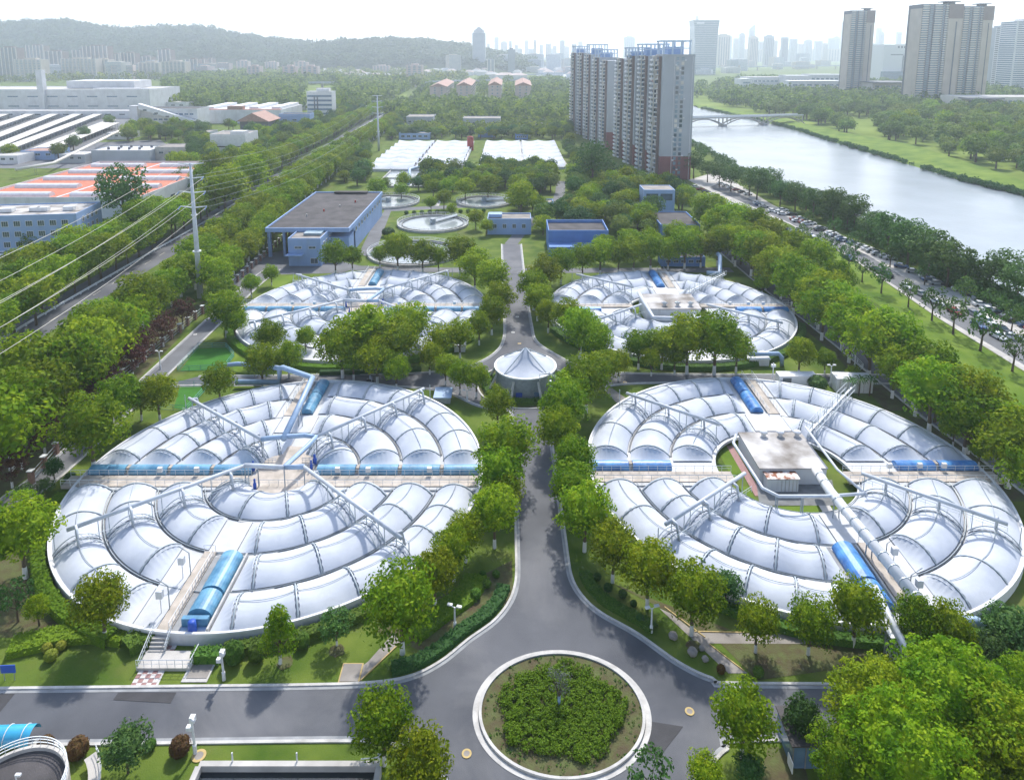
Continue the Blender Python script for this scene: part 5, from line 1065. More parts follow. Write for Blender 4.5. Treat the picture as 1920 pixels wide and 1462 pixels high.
for i, (w_, z) in enumerate(arms):
    for e in ((-1, 1) if i else (-1,)):
        for far in (0, 1):
            if far and e == -1 and i == 0: pass
            a = Vector((p.x+e*w_, p.y-1.2*(1-2*far), z)); L_ = 190 if not far else 300; dd = dirv if not far else -dirv; b = a+dd*L_; pts = []
            for k in range(25):
                s = k/24; q = a.lerp(b, s); q.z -= 4*(6.0 if not far else 9.0)*s*(1-s)*1.0; pts.append(q)
            o = MB().tube([q-a for q in pts], .045 if far == 0 else .03, 4)
            ob = build('power_line', o, M['cream' if not far else 'steel'], None, False, a); tag(ob, ['shield', 'upper', 'middle', 'lowest'][i]+' power line on the '+('left' if e < 0 else 'right')+(' arm running to the lower left' if not far else ' arm running up along the far highway'), 'power line', 'power lines on the steel pole')
q_ = p-dirv*300; dup(t, (q_.x, q_.y, 0), 0, 'second steel power pole standing farther up the highway')
def lamp(u, v, vt, label, heads=2, name='street_lamp'):
    p = at(u, v); H = height(vt, p.y); t = thing(name, label, 'lamp', p, rnd.uniform(-.3, .3), 'white lamp posts on the plant roads')
    build('pole', MB().tube([(0, 0, 0), (0, 0, .9), (0, 0, .95), (0, 0, H)], [.2, .2, .13, .10], 8), M['white'], t)
    for i in range(heads):
        e = -1 if i else 1; h = MB(); h.tube([(0, 0, H-.1), (e*.5, 0, H+.2)], .05, 5); h.box((e*.6, 0, H+.24), (.62, .36, .16)); build('lamp_head', h, M['white'], t)
lamp(853, 1178, 1138, 'white twin lamp post in the verge left of the main road bend'); lamp(1221, 1185, 1140, 'white twin lamp post in the verge right of the main road bend')
lamp(301, 692, 660, 'white lamp post at the corner of the clipped lawn'); lamp(1089, 680, 648, 'white lamp post on the verge right of the cone roof tank'); lamp(1556, 724, 686, 'white lamp post left of the white container')
lamp(1425, 520, 506, 'lamp post at the upper bend of the right perimeter road'); lamp(876, 752, 733, 'lamp post under the tree left of the cone roof tank'); lamp(1602, 690, 655, 'pale lamp post beside the right perimeter road')
for u, v, vt, lb in ((420, 1274, 1222, 'white camera pole with boxes on the front lawn below the basin steps'), (366, 1412, 1345, 'white camera pole with boxes beside the brown ball bush')):
    p = at(u, v); H = height(vt, p.y); t = thing('camera_pole', lb, 'camera pole', p); build('pole', MB().tube([(0, 0, 0), (0, 0, 1), (0, 0, 1.05), (-.1, 0, H)], [.2, .2, .13, .11], 8), M['white'], t)
    build('camera_box', MB().box((-.35, 0, H*.72), (.55, .45, .42)), M['white'], t); build('camera_box', MB().box((.1, -.1, H), (.5, .5, .6)), M['white'], t); build('camera', MB().tube([(.0, -.2, H+.1), (.5, -.6, H+.25)], .13, 6), M['wall'], t)
p = at(18, 1276); t = thing('notice_board', 'blue notice board on two legs in the grass at the left edge', 'sign', p, .05); build('panel', MB().box((0, 0, 1.55), (1.6, .08, 1.0)), M['signblue'], t)
for x in (-.55, .55): build('leg', MB().tube([(x, .06, 0), (x, .06, 1.5)], .045, 6), M['steel'], t)
# steps and landing at the front left basin
t = thing('entry_stairs', 'concrete steps and railed landing at the front of the left basin', 'stairs', (-41.8, 72.6, 0))
for i in range(5): build('step', MB().box((0, .7-i*.34, 1.25-.12-i*.24), (2.0, .36, .2)), M['concrete'], t)
build('landing', MB().box((1.9, -1.5, .2), (6.2, 2.4, .4)), M['concrete'], t); m = MB()
for a, b in (((-1.2, -2.65, .4), (5.0, -2.65, .4)), ((5.0, -2.65, .4), (5.0, -.4, .4)), ((-1.1, -2.4, .1), (-1.1, 1.2, 1.4)), ((1.1, -.6, .4), (1.1, 1.2, 1.4))):
    a, b = Vector(a), Vector(b); u_ = Vector((0, 0, 1)); m.tube([a+u_, b+u_], .05, 4); m.tube([a+u_*.5, b+u_*.5], .03, 4); [m.tube([a.lerp(b, k/7), a.lerp(b, k/7)+u_], .035, 4) for k in range(8)]
build('railing', m, M['rail'], t)
t = thing('blower', 'dark blue blower motor at the lower end of the blue covers', 'motor', (-38.4, 74.2, 0)); build('motor', MB().lathe([(0, 2.6), (.45, 2.6), (.5, 1.9), (.5, 1.2), (.7, 1.1), (.7, .2), (0, .2)], 14), M['signblue'], t, True); build('base_pipe', MB().tube([(-1.8, .4, .9), (1.8, .4, .9)], .42, 10), M['bluepipe'], t); build('hood', MB().box((0, .95, 1.6), (3.2, .6, 1.4)), M['cover'], t)
p = at(372, 1262); t = thing('cover_slab', 'square inspection slab with white border in the front lawn', 'slab', p); build('frame', MB().box((0, 0, .06), (2.9, 2.4, .1)), M['kerb'], t); build('lid', MB().box((.1, .15, .13), (2.3, 1.8, .06)), M['greyroof'], t)
p = at(658, 1262); t = thing('cover_slab', 'square slab with yellow edges beside the short path', 'slab', p); build('frame', MB().box((0, 0, .05), (2.4, 2.6, .1)), M['yellow'], t); build('lid', MB().box((0, 0, .12), (2.1, 2.3, .06)), M['greyroof'], t)
for i, (a, b) in enumerate([((1246, 1138), (1322, 1195)), ((676, 1276), (758, 1198)), ((1330, 1208), (1395, 1258)), ((1302, 1184), (1400, 1186))]):
    pa, pb = at(*a), at(*b); o = build('kerb_stripe', MB().box((0, 0, .06), ((pb-pa).length, .12, .12)), M['yellow'], None, False, (pa+pb)/2, math.atan2((pb-pa).y, (pb-pa).x)); o['kind'] = 'structure'
for i, (u, v, s) in enumerate([(1262, 1196, .75), (1298, 1226, .8), (1316, 1218, .5), (1322, 1238, .55)]):
    m = MB(); rg = random.Random(i+3); blob(m, (0, 0, s*.45), s*.75, s*.62, rg, 0, 9, 6); p = at(u, v); o = build('boulder', m, M['stone'], None, True, p); tag(o, ['lone grey boulder nearest the lamp post', 'largest boulder of the group by the right kerb', 'small dark boulder behind the largest one', 'pale boulder right of the largest one'][i], 'rock', 'boulders by the right kerb')
p = at(1568, 736); t = thing('white_container', 'white container hut behind palms near the right perimeter road', 'container', p, -.05); w = 66*depth(p)/FPX; build('body', MB().box((w/2, 1.5, 1.5), (w, 3, 3)), M['white'], t)
for i in range(6): build('panel_rib', MB().box((w*(i+.5)/6, -.03, 1.5), (.12, .1, 2.8)), M['kerb'], t)
build('roof', MB().box((w/2, 1.5, 3.06), (w+.2, 3.2, .12)), M['wall'], t)
for i, (u, v) in enumerate([(1592, 745), (1610, 742), (1630, 742)]): 
    p = at(u, v); t = thing('palm_tree', '%s little palm from the left before the white container' % nth(i+1), 'tree', p); build('trunk', MB().tube([(0, 0, 0), (.05, 0, 3.6)], [.16, .12], 7), M['bark'], t); m = MB()
    for k in range(16):
        q = k*2.4; d = Vector((math.cos(q), math.sin(q), 0)); e = Vector((-d.y, d.x, 0))*.14; r0 = Vector((.05, 0, 3.6)); z = .3+.5*(k % 3)/3
        pt = [r0, r0+d*.7+Vector((0, 0, z)), r0+d*1.4+Vector((0, 0, z*.7)), r0+d*1.9+Vector((0, 0, -.2))]; m.ribbon([pt[0]+e*.3, pt[1]+e, pt[2]+e, pt[3]+e*.2], [pt[0]-e*.3, pt[1]-e, pt[2]-e, pt[3]-e*.2])
    build('crown', m, L['dark'], t)
house('white_hut', 'small white-roofed hut in front of the far right basin', 'hut', 1404, 1442, 686, 674, 5, 'wall', 'white', parapet=0)
house('white_hut', 'little white kiosk at the rim of the far left basin', 'hut', 852, 872, 660, 648, 3.5, 'wall', 'white', parapet=0)
house('blue_hut', 'small grey-blue hut at the upper right rim of the front left basin', 'hut', 815, 844, 757, 746, 4, 'steel', 'bluepipe', parapet=0)
p = at(1492, 722); t = thing('equipment_cabinet', 'white equipment cabinets behind the right front basin', 'cabinet', p); build('cabinet', MB().box((0, 0, 1.3), (8, 2.4, 2.6)), M['white'], t); build('louvre', MB().box((-2.4, -1.22, 1.3), (1.8, .1, 1.8)), M['glass'], t); build('antenna', MB().tube([(-5, 0, 0), (-5, 0, 5)], .12, 5).box((-5, 0, 4.4), (.9, .5, .5)), M['white'], t)
def lawn_fence(name, label, pts, h=1.1, m_='fence'):
    P = PX(pts); o = P[0].copy(); t = thing(name, label, 'fence', o); r = MB()
    for a, b in zip(P[:-1], P[1:]):
        a, b = a-o, b-o
        for z in (h, h*.55, .12): r.tube([a+Vector((0, 0, z)), b+Vector((0, 0, z))], .05, 4)
        n = max(1, int((b-a).length/2.4))
        for i in range(n): build('post', MB().tube([a.lerp(b, i/n), a.lerp(b, i/n)+Vector((0, 0, h))], .06, 4), M[m_], t)
    build('rail', r, M[m_], t)
lawn_fence('lawn_fence', 'green mesh fence round the clipped lawn by the perimeter corner', [(333, 694), (372, 652), (424, 651), (439, 668), (420, 692), (333, 696)])
lawn_fence('lawn_fence', 'green fence of the lower clipped lawn behind the front left basin', [(300, 768), (350, 770), (392, 724), (336, 723)])
lawn_fence('lawn_fence', 'pale lawn fence at the right perimeter road by the lamp', [(1560, 704), (1600, 704), (1618, 690), (1580, 650)], 1.0, 'rail')
P = PX([(60, 905), (230, 710), (380, 588), (455, 520), (510, 470), (560, 425)]); o = P[0].copy(); t = thing('plant_fence', 'long plant fence of brick piers along the plum trees', 'fence', o); r = MB(); pm = MB().box((0, 0, 1.1), (.7, .7, 2.2)).box((0, 0, 2.25), (.9, .9, .16), 0, 1).mesh('pier', [M['brick'], M['rail']])
for a, b in zip(P[:-1], P[1:]):
    a, b = a-o, b-o; n = int((b-a).length/4)
    for i in range(n): put('pier', pm, t, a.lerp(b, i/n))
    for z in (.4, 1.1, 1.8): r.tube([a+Vector((0, 0, z)), b+Vector((0, 0, z))], .06, 4)
build('rail', r, M['steel'], t)
# front left round tank, canopy, dark pool, glass shelter
c = at(12, 1492, 2.6); c.z = 0; t = thing('round_tank', 'round dark-topped tank with white railing cut by the lower left corner', 'tank', c); r = 4.9
build('tank_wall', MB().ring(r-.3, r, 0, 2.6, 48), M['concrete'], t); build('tank_top', MB().lathe([(0, 2.2), (r-.3, 2.2)], 48), M['darkroof'], t); m = MB()
for i in range(40): q = 2*math.pi*i/40; m.tube([((r-.1)*math.cos(q), (r-.1)*math.sin(q), 2.6), ((r-.1)*math.cos(q), (r-.1)*math.sin(q), 3.6)], .03, 4)
for z in (2.95, 3.3, 3.6): m.ring(r-.14, r-.06, z, z+.06, 48)
build('railing', m, M['rail'], t); build('gauge_post', MB().tube([(.6, .6, 2.2), (.6, .6, 4.2)], .07, 6).box((.85, .6, 4.2), (.5, .25, .2)), M['white'], t)
t = thing('ring_ramp', 'white railed ramp curving down beside the dark-topped round tank', 'ramp', c); A = []
for a in np.linspace(R_(-30), R_(50), 14): A.append([(6.3*math.cos(a), 6.3*math.sin(a), .9), (7.4*math.cos(a), 7.4*math.sin(a), .9)])
build('ramp_slab', MB().grid(np.array(A)), M['concrete'], t); m = MB()
for z in (1.3, 1.7): m.tube([(7.4*math.cos(a), 7.4*math.sin(a), z) for a in np.linspace(R_(-30), R_(50), 14)], .04, 4)
build('railing', m, M['rail'], t)
p = at(-30, 1394); t = thing('blue_canopy', 'glossy cyan curved canopy at the left edge by the front road', 'canopy', p, .04); A = np.zeros((5, 11, 3)); ww = 94*depth(p)/FPX
for i in range(5):
    for j in range(11): q = math.pi*j/10; A[i, j] = (ww*i/4, 1.1*math.cos(q), .6+1.15*math.sin(q))
build('canopy_sheet', MB().grid(A), M['canopy'], t, True)
for i in range(3): build('hoop', MB().tube([(ww*(i+.5)/3, 1.13*math.cos(q), .6+1.18*math.sin(q)) for q in np.linspace(0, math.pi, 11)], .05, 4), M['rail'], t)
P = [at(374, 1432, .9), at(712, 1427, .9)]; t = thing('dark_pool', 'rectangular dark water pool with concrete rim at the bottom edge', 'pool', (P[0].x, P[0].y, 0)); w = P[1].x-P[0].x; d = 12
m = MB(); [m.box(c_, s_) for c_, s_ in (((w/2, 0, .5), (w, .55, 1)), ((0, -d/2-.28, .5), (.55, d, 1)), ((w, -d/2-.28, .5), (.55, d, 1)))]; build('pool_wall', m, M['concrete'], t); build('water_surface', MB().box((w/2, -d/2-.28, .15), (w-.55, d, .3)), M['darkpool'], t)
for x in (.18, .54): build('rim_post', MB().tube([(w*x, .2, .8), (w*x, .2, 2.0)], .08, 6), M['white'], t)
build('arm_light', MB().tube([(w, .1, 1), (w, .1, 1.6), (w-1.8, .1, 1.4)], .06, 5).box((w, .1, 1.7), (.35, .3, .35)), M['rail'], t)
p = at(1484, 1440); t = thing('glass_shelter', 'dark blue glass shelter under the bluish tree at the front right', 'shelter', p); build('glass_wall', MB().box((1.9, 2, 1.3), (3.8, 4, 2.6)), M['glassb'], t); build('roof', MB().box((1.9, 2, 2.7), (4.2, 4.4, .16)), M['darkroof'], t); [build('mullion', MB().box((x, -.03, 1.3), (.1, .1, 2.6)), M['gut'], t) for x in (.05, 1.3, 2.5, 3.75)]; build('sign_panel', MB().box((-.3, -.3, 1.0), (.08, 1.2, 1.2)), M['white'], t)
p = at(1662, 1252); t = thing('lattice_stand', 'grey lattice stand under the outlet duct at the front right', 'stand', at(1672, 1232)); m = MB()
for x in (-.6, .6):
    for y in (-.6, .6): m.tube([(x, y, 0), (x, y, 3.2)], .07, 4)
for i in range(4):
    z = i*.8
    for s in (-1, 1): m.tube([(-.6, s*.6, z), (.6, s*.6, z+.8)], .04, 4); m.tube([(s*.6, -.6, z), (s*.6, .6, z+.8)], .04, 4); m.tube([(.6, s*.6, z), (-.6, s*.6, z+.8)], .04, 4)
build('lattice', m, M['steel'], t); build('platform', MB().box((0, 0, 3.28), (1.6, 1.6, .12)), M['rail'], t)
for i, (u, v) in enumerate([(1418, 1238), (1507, 1243), (1600, 1240), (632, 1220), (535, 1242), (1300, 1212)]):
    p = at(u, v); rg = random.Random(i); k = MB().poly([(p.x+rg.uniform(.75, 1.1)*math.cos(q), p.y+rg.uniform(.75, 1.1)*math.sin(q)) for q in np.linspace(0, 6.0, 15)], .045); o = struct('tree_pit', k, M['soil'])
# ------------------------------------------------------------------ cars
def car_proto(kind):
    L_, Wc = 4.5, 1.8; b = MB()
    def ext(prof, y0, y1, m=0):
        n = len(prof); b.add([(x, y0, z) for x, z in prof]+[(x, y1, z) for x, z in prof], [tuple(range(n))[::-1], tuple(range(n, 2*n))]+[(i, (i+1) % n, n+(i+1) % n, n+i) for i in range(n)], m)
    ext([(-2.2, .3), (2.2, .3), (2.25, .62), (1.9, .84), (1.0, .93), (-1.55, .97), (-2.2, .92), (-2.25, .6)], -.9, .9)
    ext([(-1.15, 1.36), (.15, 1.36), (-.05, 1.46), (-1.0, 1.46)], -.72, .72); body = b
    g = MB(); n = 4; lo = [(1.0, .92), (-1.75, .95)]; vs = [(1.0, -.84, .925), (1.0, .84, .925), (-1.75, .84, .955), (-1.75, -.84, .955), (.2, -.74, 1.38), (.2, .74, 1.38), (-1.2, .74, 1.38), (-1.2, -.74, 1.38)]
    g.add(vs, [(0, 1, 5, 4), (1, 2, 6, 5), (2, 3, 7, 6), (3, 0, 4, 7), (4, 5, 6, 7)]); wh = MB(); wh.tube([(0, -.11, 0), (0, .11, 0)], .33, 12)
    return body, g, wh
cb_, cg_, cw_ = car_proto(0); CG = cg_.mesh('cabin_glass', M['glass']); CW = cw_.mesh('wheel', M['tyre']); CBm = {k: cb_.mesh('body', M[k]) for k in ('carw', 'carb', 'carg', 'carr', 'carbl')}; LH = MB().box((0, 0, 0), (.08, .4, .16)).mesh('headlight', M['white'])
CN = dict(carw='white', carb='black', carg='silver', carr='dark red', carbl='dark blue')
def car(p, rz, k, label, group):
    t = thing('parked_car', label, 'car', p, rz, group); put('body', CBm[k], t); put('cabin_glass', CG, t)
    for x in (-1.4, 1.35):
        for y in (-.85, .85): put('wheel', CW, t, (x, y, .33))
    for y in (-.6, .6): put('headlight', LH, t, (2.22, y, .66))
rows = [((1352, 346), (1402, 366), 6, 'in the far row on the river side', 1.0), ((1304, 352), (1345, 372), 5, 'in the far row by the apartment tower', 1.0), ((1365, 384), (1395, 392), 2, 'by the kerb in front of the apartment tower', .1), ((1468, 396), (1560, 440), 6, 'in the second row on the river side', 1.0), ((1500, 434), (1560, 466), 4, 'by the second lawn edge', .25), ((1574, 448), (1640, 474), 6, 'in the middle row on the river side', 1.0),
        ((1690, 502), (1762, 534), 4, 'on the river side of the parking strip', .6), ((1700, 540), (1790, 588), 4, 'on the lawn side of the parking strip', .2), ((1800, 545), (1905, 592), 6, 'in the near row on the river side', .9), ((1826, 592), (1880, 622), 3, 'in the near row by the lawn', .3), ((1900, 636), (1918, 640), 1, 'at the right edge by the lawn', .2)]
ks = ['carw', 'carw', 'carb', 'carw', 'carg', 'carbl', 'carw', 'carb', 'carr', 'carw', 'carg']; ci = 0
for a, b, n, w_, rot in rows:
    pa, pb = at(*a), at(*b); base_ = math.atan2((pb-pa).y, (pb-pa).x)
    for i in range(n):
        k = ks[(ci*7+i*3) % len(ks)]; ci += 1; q = pa.lerp(pb, i/max(1, n-1)) if n > 1 else pa; q.z = .09
        car(q, base_+rot*math.pi/2*(1 if rot > .5 else .2)+rnd.uniform(-.08, .08), k, '%s car %s %s' % (CN[k], 'first from the far end' if i == 0 else nth(i+1)+' from the far end', w_), 'cars parked on the riverside strip')
for ri, (a, b, off, pr, wh) in enumerate([((1420, 384), (1690, 498), 1.5, .6, 'far row below the bank trees'), ((1700, 506), (1960, 632), 1.0, .62, 'near row below the bank trees'), ((1430, 412), (1690, 532), -1.0, .5, 'lawn side of the far road'), ((1800, 597), (1960, 682), -.5, .6, 'lawn side of the near road')]):
    pa, pb = at(*a), at(*b); l = (pb-pa).length; base_ = math.atan2((pb-pa).y, (pb-pa).x); n = int(l/(3.0 if ri < 2 else 6.2)); c_ = 1
    for i in range(n):
        if rnd.random() > pr: continue
        q = pa.lerp(pb, i/n)+Vector((rnd.uniform(-.8, .8), rnd.uniform(-.8, .8), 0)); q.z = .09; k = rnd.choice(ks); car(q, base_+(math.pi*.42 if ri < 2 else 0)+rnd.uniform(-.06, .06), k, '%s car from the far end, %s, %s' % (nth(c_), CN[k], wh), 'cars parked on the riverside strip'); c_ += 1
hd = math.atan2((Vector(hb[20])-Vector(hb[8])).y, (Vector(hb[20])-Vector(hb[8])).x)
for i, (u, v, lb) in enumerate([(482, 368, 'white car driving on the highway below the junction'), (454, 387, 'white car on the highway half hidden by trees'), (530, 340, 'white car turning at the highway junction'), (592, 300, 'white car farther up the highway past the junction'), (8, 478, 'white car parked beside the pale blue office block')]):
    p = at(u, v); p.z = .03; car(p, hd+(math.pi if i % 2 else 0), 'carw', lb, 'cars on and beside the highway')
# scooter rider on the cross road
p = at(940, 0) if 0 else at(694, 717); t = thing('scooter', 'dark scooter ridden along the cross road under the trees', 'scooter', p); m = MB(); m.prism([(-.7, -.12), (.3, -.16), (.3, .16), (-.7, .12)], .45, .8); m.box((.1, 0, .32), (.7, .3, .1)); m.tube([(.45, 0, .3), (.62, 0, 1.05)], .06, 6); m.tube([(.6, -.3, 1.05), (.6, .3, 1.05)], .03, 5); build('body', m, M['carb'], t)
for x in (-.6, .62): build('wheel', MB().tube([(x, -.05, .25), (x, .05, .25)], .25, 12), M['tyre'], t)
me = bpy.data.meshes.new('person'); V_ = [(0, 0, .85), (0, 0, 1.05), (-.02, 0, 1.3), (0, 0, 1.48), (.02, 0, 1.58), (.03, 0, 1.72), (0, .18, 1.4), (.18, .28, 1.18), (.48, .26, 1.1), (0, -.18, 1.4), (.18, -.28, 1.18), (.48, -.26, 1.1), (.05, .12, .84), (.42, .16, .82), (.36, .16, .42), (.46, .16, .4), (.05, -.12, .84), (.42, -.16, .82), (.36, -.16, .42), (.46, -.16, .4)]
E_ = [(0, 1), (1, 2), (2, 3), (3, 4), (4, 5), (3, 6), (6, 7), (7, 8), (3, 9), (9, 10), (10, 11), (0, 12), (12, 13), (13, 14), (14, 15), (0, 16), (16, 17), (17, 18), (18, 19)]; rad = [.15, .15, .17, .12, .06, .11, .08, .055, .04, .08, .055, .04, .11, .085, .06, .05, .11, .085, .06, .05]
me.from_pydata(V_, E_, [])
me.materials.append(M['cloth']); o = put('person', me, None, p); o.modifiers.new('skin', 'SKIN'); o.modifiers.new('smooth', 'SUBSURF').levels = 1; tag(o, 'person in pale shirt riding the scooter on the cross road', 'person')
for i, sv_ in enumerate(me.skin_vertices[0].data): sv_.radius = (rad[i], rad[i]); sv_.use_root = (i == 0)
# ------------------------------------------------------------------ garden trees north of the basins, park trees, woods
def inside(p, poly):
    c = False; n = len(poly)
    for i in range(n):
        a, b = poly[i], poly[(i+1) % n]
        if (a[1] > p[1]) != (b[1] > p[1]) and p[0] < (b[0]-a[0])*(p[1]-a[1])/(b[1]-a[1])+a[0]: c = not c
    return c
EXC = [PX(q) for q in ([(690, 507), (905, 507), (968, 372), (940, 360), (690, 362)], [(485, 500), (655, 500), (715, 395), (712, 352), (560, 352), (485, 430)], [(735, 450), (890, 450), (890, 395), (740, 395)], [(690, 500), (860, 500), (850, 455), (695, 455)], [(690, 397), (795, 397), (795, 365), (690, 365)], [(850, 397), (970, 397), (970, 368), (850, 368)],
       [(905, 446), (1002, 446), (1000, 405), (908, 405)], [(1018, 486), (1150, 486), (1150, 425), (1020, 425)], [(1196, 412), (1272, 412), (1270, 370), (1196, 370)], [(1230, 452), (1322, 452), (1320, 400), (1232, 400)], [(690, 356), (800, 356), (800, 318), (690, 318)],
       [(686, 326), (872, 326), (872, 262), (690, 262)], [(894, 322), (1066, 322), (1066, 262), (890, 262)], [(756, 241), (816, 241), (816, 220), (756, 220)], [(864, 244), (942, 244), (942, 220), (864, 220)], [(938, 510), (982, 510), (982, 440), (938, 440)], [(860, 300), (900, 300), (900, 262), (860, 262)],
       [(940, 460), (985, 460), (1060, 385), (1075, 330), (1045, 270), (1025, 270), (1035, 330), (1035, 380), (990, 420)], [(1190, 345), (1300, 345), (1300, 250), (1070, 235), (1070, 300)], [(800, 395), (832, 395), (832, 372), (800, 372)], [(1300, 420), (1500, 450), (1420, 385), (1300, 330)],
       [(1000, 398), (1042, 398), (1042, 372), (1000, 372)], [(844, 335), (902, 335), (902, 318), (844, 318)])]
def scatter(polypx, sp, seed, exc=EXC, own=True, jit=.42):
    P = PX(polypx); x0, x1 = min(p.x for p in P), max(p.x for p in P); y0, y1 = min(p.y for p in P), max(p.y for p in P); rg = random.Random(seed); o = []
    y = y0
    while y < y1:
        x = x0+rg.uniform(0, sp)
        while x < x1:
            q = (x+rg.uniform(-jit, jit)*sp, y+rg.uniform(-jit, jit)*sp)
            if inside(q, P) and not any(inside(q, e) for e in exc) and (not own or all((q[0]-a)**2+(q[1]-b)**2 > (w*.42+sp*.30)**2 for a, b, w in TREES)): o.append(q)
            x += sp
        y += sp*.9
    return o
def solo(cm, tk, name, lm):
    """a whole small tree in one mesh: crown on a short trunk, one unit wide"""
    mb = MB(); mb.tube([(0, 0, 0), (0, 0, .55)], [.04, .03], 6, 1); n = len(mb.V); s = cm
    mb.add([(x, y, z*.86+.2) for x, y, z in s.V], s.F, 0); return mb.mesh(name, [lm, M['bark']])
SOLO = [solo(crown_mb(700+i, puffs=54, leaves=30, leaf=.075, pr=(.11, .18)), None, 'garden_tree', L[k]) for i, k in enumerate(('camphor', 'camphor', 'river', 'dark', 'camphor', 'far'))]
SOLOF = [solo(crown_mb(800+i, puffs=40, leaves=24, leaf=.095, pr=(.12, .2)), None, 'park_tree', L['far']) for i in range(4)]
def gtree(q, w, meshes, name, label, group, hs=1.0):
    o = put(name, rnd.choice(meshes), None, (q[0], q[1], 0), rnd.uniform(0, 6.28), (w, w, w*hs)); tag(o, label, 'tree', group); return o
G1 = [('between pump house and far right basin', [(560, 445), (690, 352), (690, 300), (1000, 325), (1080, 320), (1190, 345), (1300, 365), (1345, 440), (1140, 455), (985, 440), (860, 455), (700, 455)], 7.2, (7, 10.5)),
      ('in the strip below the far tents', [(660, 350), (690, 318), (890, 318), (1060, 322), (1080, 350), (890, 352)], 7.6, (8, 11)),
      ('round the far tent blocks', [(630, 330), (730, 232), (770, 232), (690, 325)], 9, (7, 10)),
      ('beside the apartment slabs', [(1040, 340), (1050, 250), (1080, 240), (1130, 285), (1190, 340)], 9.5, (8, 12)),
      ('between the highway and the pump house', [(470, 475), (505, 415), (585, 335), (650, 282), (738, 222), (775, 228), (715, 285), (685, 345), (565, 348), (485, 430)], 8.0, (7, 10)),
      ('behind the far tent blocks', [(735, 268), (790, 226), (1070, 226), (1075, 268)], 10, (8, 12))]
LEFT = []
for i, (wh, pp, sp, ww) in enumerate(G1):
    L1 = sorted(scatter(pp, sp, 40+i), key=lambda q: q[1]); L1, rest_ = L1[:[140, 40, 25, 25, 45, 22][i]], L1[[140, 40, 25, 25, 45, 22][i]:]; LEFT += rest_
    for j, q in enumerate(L1): w_ = rnd.uniform(*ww); gtree(q, w_, SOLO, 'garden_tree', '%s garden tree from the near side %s' % (nth(j+1), wh), 'garden trees '+wh, rnd.uniform(.9, 1.15)); TREES.append((q[0], q[1], w_))
print('garden', len([o for o in bpy.data.objects if o.name.startswith('garden_tree')]))
# industrial estate trees left of the highway
for j, q in enumerate(scatter([(215, 275), (262, 244), (400, 248), (560, 222), (700, 200), (620, 240), (500, 300), (330, 330), (300, 262)], 11, 66, [PX(e) for e in ([(168, 312), (285, 312), (285, 268), (168, 268)], [(286, 310), (356, 310), (356, 266), (286, 266)], [(390, 298), (468, 298), (468, 246), (390, 246)], [(440, 256), (512, 256), (512, 225), (440, 225)], [(520, 246), (590, 246), (590, 215), (520, 215)], [(570, 228), (630, 228), (630, 200), (570, 200)], [(248, 246), (380, 246), (380, 222), (248, 222)])])):
    gtree(q, rnd.uniform(8, 12), SOLO, 'estate_tree', '%s tree scattered among the industrial sheds' % nth(j+1), 'trees in the industrial estate', rnd.uniform(.9, 1.2))
for j, (u, v) in enumerate([(160, 262), (205, 238), (20, 300), (110, 300), (138, 282), (60, 470), (110, 465), (330, 292), (344, 352), (376, 372)]):
    p = at(u, v); gtree(p, 11 if v < 400 else 8, SOLO, 'estate_tree', '%s lone tree on the edges of the industrial yards' % nth(j+1), 'lone trees in the industrial yards')
# park on the far river bank: the nearest trees one by one
ex2 = [PX(q) for q in ([(1560, 220), (1625, 222), (1660, 260), (1600, 262)], [(1730, 260), (1800, 262), (1800, 245), (1740, 240)])]
pk = sorted(scatter([(1480, 222), (1560, 248), (1700, 270), (1800, 300), (1960, 348), (1990, 250), (1920, 208), (1800, 195), (1600, 180), (1380, 176), (1320, 190)], 17, 77, ex2, False), key=lambda q: q[1])
for j, q in enumerate(pk[:230]): gtree(q, rnd.uniform(11, 19), SOLOF if j % 3 else SOLO, 'park_tree', '%s park tree from the water on the far river bank' % nth(j+1), 'park trees across the river', rnd.uniform(.8, 1.05))
print('park', len(pk))
# far woods that read as one mass
def forest(name, pts, mk, wr, lm, seed):
    rg = np.random.default_rng(seed); Vs, Fs, Ns = [], [], 0
    for q in pts:
        V, F = mk[rg.integers(len(mk))]; w = rg.uniform(*wr); a = rg.uniform(0, 6.28); c, s = math.cos(a), math.sin(a)
        X = np.stack([(V[:, 0]*c-V[:, 1]*s)*w+q[0], (V[:, 0]*s+V[:, 1]*c)*w+q[1], V[:, 2]*w*rg.uniform(.8, 1.1)+(q[2] if len(q) > 2 else 0)], 1); Vs.append(X); Fs.append(F+Ns); Ns += len(V)
    if not Vs: return
    V = np.concatenate(Vs); F = np.concatenate(Fs); me = bpy.data.meshes.new(name); me.vertices.add(len(V)); me.vertices.foreach_set('co', V.ravel()); me.loops.add(F.size); me.loops.foreach_set('vertex_index', F.ravel().astype(np.int32))
    me.polygons.add(len(F)); me.polygons.foreach_set('loop_start', np.arange(0, F.size, 4, dtype=np.int32)); me.materials.append(L[lm]); me.update(); o = put(name, me); o['kind'] = 'stuff'; return o
def lowcrown(seed):
    rg = random.Random(seed); m = MB()
    for i in range(11):
        q = i*2.4; z = .18+.5*(i/11); r = .30*math.sqrt(max(.05, 1-((z-.38)/.42)**2)); leaf_cloud(m, (r*math.cos(q), r*math.sin(q), z), .19, 9, .2, rg)
    return np.array(m.V), np.array(m.F)
LC = [lowcrown(i) for i in range(5)]
